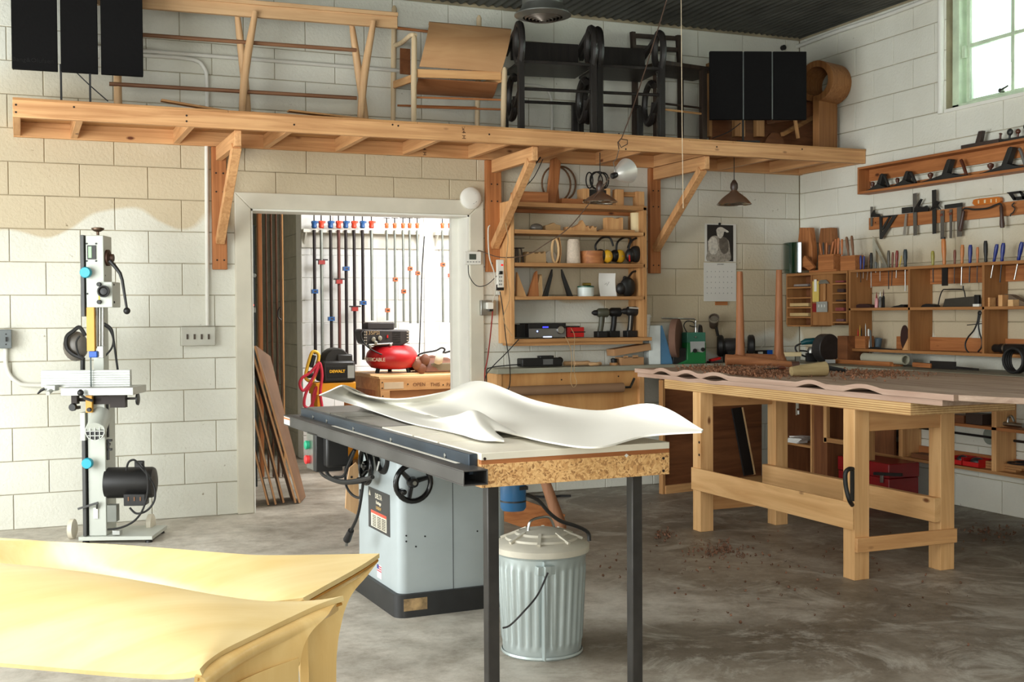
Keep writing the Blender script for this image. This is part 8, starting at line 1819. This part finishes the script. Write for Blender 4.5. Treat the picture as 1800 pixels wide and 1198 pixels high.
# walnut slabs, their edges carved in waves
ws = wood('walnut_slab', (190, 166, 146), (144, 118, 98), 'y', fine=14, rough=.6); wp = wood('walnut_sapwood', (208, 180, 162), (178, 146, 128), 'y', fine=20)
YX = lambda px_, py_=670: onX(px_, py_, 3.69).y
def bump_(y, lst, amp):
    z = 0
    for a, b in lst:
        lo, hi = sorted((YX(a), YX(b)))
        if lo < y < hi: z = amp*math.sin(PI*(y-lo)/(hi-lo))**1.2
    return z
up = [(1150, 1182), (1192, 1229), (1236, 1284), (1402, 1455), (1484, 1556)]; dn = [(1188, 1231), (1234, 1272)]
def slab(name, label, x0, x1, y0, y1, zb, zt, upl, dnl, ua, da, nose=0):
    t = T(name, label, 'slab', (x0, y0, zb)); ny = 170; xs_ = [0, .0, .03, .09, .2, x1-x0]
    xs_ = [0, .02, .06, .12, .2, x1-x0]; fall = [1, .9, .6, .25, 0, 0]
    for nm, topz in (('slab', True),):
        m = M(ws, smooth=50)
        for side in (0, 1):
            for j in range(ny+1):
                y = y0+(y1-y0)*j/ny
                for x_, f_ in zip(xs_, fall):
                    dzu = bump_(y, upl, ua)*f_; dzd = bump_(y, dnl, da)*f_; xx = x_
                    if side: m.v.append((xx, y-y0, zt-zb+dzu*.75-dzd*.8))
                    else: m.v.append((xx, y-y0, 0+dzu-dzd*.35))
        W = len(xs_); K = (ny+1)*W
        for j in range(ny):
            for i in range(W-1): a = j*W+i; m.f.append((a, a+1, a+W+1, a+W)); a += K; m.f.append((a, a+W, a+W+1, a+1))
            a = j*W; m.f.append((a, a+W, a+W+K, a+K)); a = j*W+W-1; m.f.append((a, a+K, a+K+W, a+W))
        for i in range(W-1): m.f.append((i, i+K, i+K+1, i+1)); a = ny*W+i; m.f.append((a, a+1, a+1+K, a+K))
        t.part('slab_board', m)
    m = M(wp, smooth=50)
    for j in range(ny+1):
        y = y0+(y1-y0)*j/ny; du = bump_(y, upl, ua); dd = bump_(y, dnl, da); m.v.append((-.0015, y-y0, du-dd*.35+.001)); m.v.append((-.0015, y-y0, zt-zb+du*.75-dd*.8-.001)); m.v.append((.001, y-y0, du-dd*.35+.001)); m.v.append((.001, y-y0, zt-zb+du*.75-dd*.8-.001))
    for j in range(ny): a = j*4; m.f.append((a, a+4, a+5, a+1)); m.f.append((a+1, a+5, a+7, a+3)); m.f.append((a, a+2, a+6, a+4)); m.f.append((a+2, a+3, a+7, a+6))
    t.part('sapwood_edge', m); return t
yS = YX(1121, 655); yE = YX(1657, 706)
slab('walnut_slab', 'lower rough walnut slab with a wavy edge lying on the workbench top', 3.69, 4.2, yE, yS, .8886, .9150, [], dn, 0, .012)
yN = onZ(1680, 700, .93).y
ST = .9425
slab('walnut_slab', 'upper wide walnut slab with a wavy carved edge, covered in shavings', 3.68, 4.62, YX(1680, 700), yS+.02, .9155, ST, up, [], .022, 0)
t = T('walnut_slab', 'pale walnut slab continuing out of the frame at the right edge', 'slab', (3.70, 3.2, .9155)); y1_ = YX(1680, 700)-3.2
m = M(ws, bev=.003, smooth=50); outl = [(.0, y1_-.002), (1.0, y1_-.002)]+[(1.0+.14*math.sin(a_/10*PI/2), y1_-.1-(.5)*(a_/10)) for a_ in range(0, 11)]+[(1.1, 0), (.45, -.3), (.3, .15), (.14, .32), (.04, .5)]
m.ext(outl, 0, .027, 'xy'); t.part('slab_board', m)
t = T('walnut_slab', 'far walnut slab with a rounded back edge reaching toward the corner counter', 'slab', (4.625, 4.15, .9155))
m = M(ws, bev=.003, smooth=50); m.ext([(0, 0), (.28, .1), (.36, .5), (.36, 1.2), (.3, 1.55), (.1, 1.7), (0, 1.72)], 0, .027, 'xy'); t.part('slab_board', m)
for i, (px_, lab) in enumerate(((1752, 'small steel-faced spacer block under the pale slab'), (1700, 'dark walnut spacer under the pale slab beside the lower slab'))):
    q = onX(px_, 708, 4.2 if i == 0 else 3.95); t = T('spacer_block', lab, 'block', (q.x, q.y, .8886)); m = M([alu, walnut('x')][i], bev=.001); m.box(-.03 if i == 0 else -.12, -.01, 0, .03 if i == 0 else .12, .06, .0265); t.solo(m)
# shavings
def curls(name, label, n, fn, mat, cat='shavings', r0=.006, r1=.016):
    t = T(name, label, cat, (0, 0, 0), kind='stuff'); m = M(mat, smooth=80)
    for _ in range(n):
        c = fn(); r = random.uniform(r0, r1); w_ = random.uniform(.004, .01); yaw = random.uniform(0, 2*PI); tl = random.uniform(-.6, .6); turns = random.uniform(.4, 1.1); k = 6
        ax = Vector((math.cos(yaw), math.sin(yaw), tl)).normalized(); a = ax.orthogonal().normalized(); b = ax.cross(a); o = len(m.v)
        for i in range(k+1):
            th = turns*2*PI*i/k; p = c+Vector((0, 0, r*.7))+(a*math.cos(th)+b*math.sin(th))*r*(1-.3*i/k); m.v += [tuple(p-ax*w_/2), tuple(p+ax*w_/2)]
        for i in range(k): q = o+2*i; m.f.append((q, q+1, q+3, q+2))
    t.solo(m)
sv = plain('walnut_shavings', (140, 96, 68), .7, var=.5, scale=40)
def heap(cx, cy, sx, sy, z, h=.0):
    def f():
        x = random.gauss(0, 1); y = random.gauss(0, 1); r = math.hypot(x, y); px_, py_ = cx+sx*x, cy+sy*y
        return onZ(px_, py_, z+h*max(0, 1-r/1.6)*random.random())
    return f
def clampf(f, x0, x1, y0, y1):
    def g():
        while 1:
            p = f()
            if x0 < p.x < x1 and y0 < p.y < y1: return p
    return g
curls('wood_shavings', 'heap of curled brown walnut shavings on the slab around the stool frame', 900, clampf(heap(1320, 656, 42, 5, ST, .02), 3.72, 4.6, 4.2, 6.8), sv)
curls('wood_shavings', 'scattered brown shavings on the middle of the walnut slab', 420, clampf(heap(1530, 657, 48, 4.5, ST, .008), 3.74, 4.9, 4.2, 6.6), sv, r0=.004, r1=.01)
curls('wood_shavings', 'thin trail of shavings on the left part of the walnut slab', 220, clampf(heap(1240, 647, 25, 3, ST, .004), 3.72, 4.6, 4.5, 6.8), sv, r0=.004, r1=.01)
dm = plain('floor_shavings', (112, 78, 58), .8, var=.5, scale=40)
curls('floor_shavings', 'small pile of shavings on the floor in front of the workbench', 110, heap(1262, 968, 28, 8, .001), dm, r0=.006, r1=.014)
curls('floor_shavings', 'a few shavings on the floor right of the trash can', 40, heap(1166, 940, 10, 4, .001), dm, r0=.005, r1=.012)
curls('floor_shavings', 'chips strewn thinly over the floor around the workbench', 160, clampf(heap(1330, 980, 190, 60, .001), 1.5, 5.6, 2.5, 7.5), dm, r0=.004, r1=.009)
curls('floor_shavings', 'dark chips on the floor near the right wall', 60, clampf(heap(1750, 935, 30, 8, .001), 1.5, 5.6, 2.5, 7.5), dm, r0=.006, r1=.012)
# upturned stool frame
wn = wood('turned_walnut', (176, 118, 78), (136, 84, 52), 'z', fine=30)
q = onZ(1330, 642, ST); t = T('stool_frame', 'unfinished walnut stool frame lying upside down with two legs pointing up', 'stool frame', (q.x, q.y, ST+.001), math.radians(-22))
def post2(a, b, c, fl, dy):
    m = M(wn); x_ = t.pl(a, 500, dy).x; xb_ = t.pl(b, 610, dy).x; zt_ = t.pl(a, c, dy).z; s = abs(t.pl(a+5, 500, dy).x-x_)
    m.tube([(xb_, dy, .02), (xb_, dy, .05), (xb_, dy, .08), (xb_+.0, dy, .12), (x_, dy, zt_-.01), (x_, dy, zt_)], [s*3.0, s*2.2, s*1.7, s*1.55, s*1.05, s*.95], 14); t.part('leg', m)
post2(1300.5, 1301, 477, 1, .03); post2(1369.5, 1369, 474, 1, .1)
m = M(wood('turned_walnut', (176, 118, 78), (136, 84, 52), 'x', fine=30)); a = t.pl(1276, 632, -.02); b = t.pl(1391, 641, -.02); m.tube([a, a+Vector((.06, 0, 0)), b], [.038, .034, .024], 14); t.part('seat_rail', m)
m = M(wood('turned_walnut', (176, 118, 78), (136, 84, 52), 'x', fine=30)); m.tube([t.pl(1300, 628, .03)+Vector((0, 0, 0)), t.pl(1370, 630, .1)], [.03, .03], 12); m.tube([t.pl(1283, 634, .0), t.pl(1302, 628, .03)], [.034, .034], 12); t.part('cross_rail', m)
m = M(dk); m.tube([b-Vector((.002, 0, 0)), b+Vector((.05, 0, -.002))], [.026, .026], 12); t.part('tenon_end', m)
q = onZ(1420, 662, ST); t = T('wood_mallet_head', 'pale greenish round wooden block lying on the slab', 'block', (q.x, q.y, ST+.0005), math.radians(-10))
a = t.pl(1391, 652, .02); b = t.pl(1451, 650, .02); m = M(wood('pale_green_wood', (190, 170, 126), (150, 130, 90), 'x')); m.tube([(a.x, .02, .03), (a.x+.06, .02, .034), (b.x, .02, .042)], [.026, .033, .041], 16); t.solo(m)
q = onZ(1465, 655, ST); t = T('carving_gouge', 'dark gouge lying right of the round block on the slab', 'gouge', (q.x, q.y, ST+.0005), math.radians(-25))
m = M(BLACK()); a = t.pl(1452, 644, .02); b = t.pl(1486, 652, .0); m.tube([(a.x, .02, .03), (b.x, 0, .012)], [.016, .01], 8); t.part('handle', m); m = M(DARKM()); m.bar((b.x, 0, .012), (b.x+.05, -.01, .008), .016, .004); t.part('blade', m)
q = onZ(1355, 655, ST); t = T('spokeshave', 'dark spokeshave half buried in shavings below the stool frame', 'spokeshave', (q.x, q.y, ST+.012), math.radians(10))
m = M(DARKM()); m.bar((-.05, 0, .008), (.05, 0, .012), .03, .012); t.part('body', m); m = M(br); m.tube([(.05, 0, .012), (.09, .01, .016), (.13, .01, .012)], [.009, .013, .008], 8); t.part('handle', m)
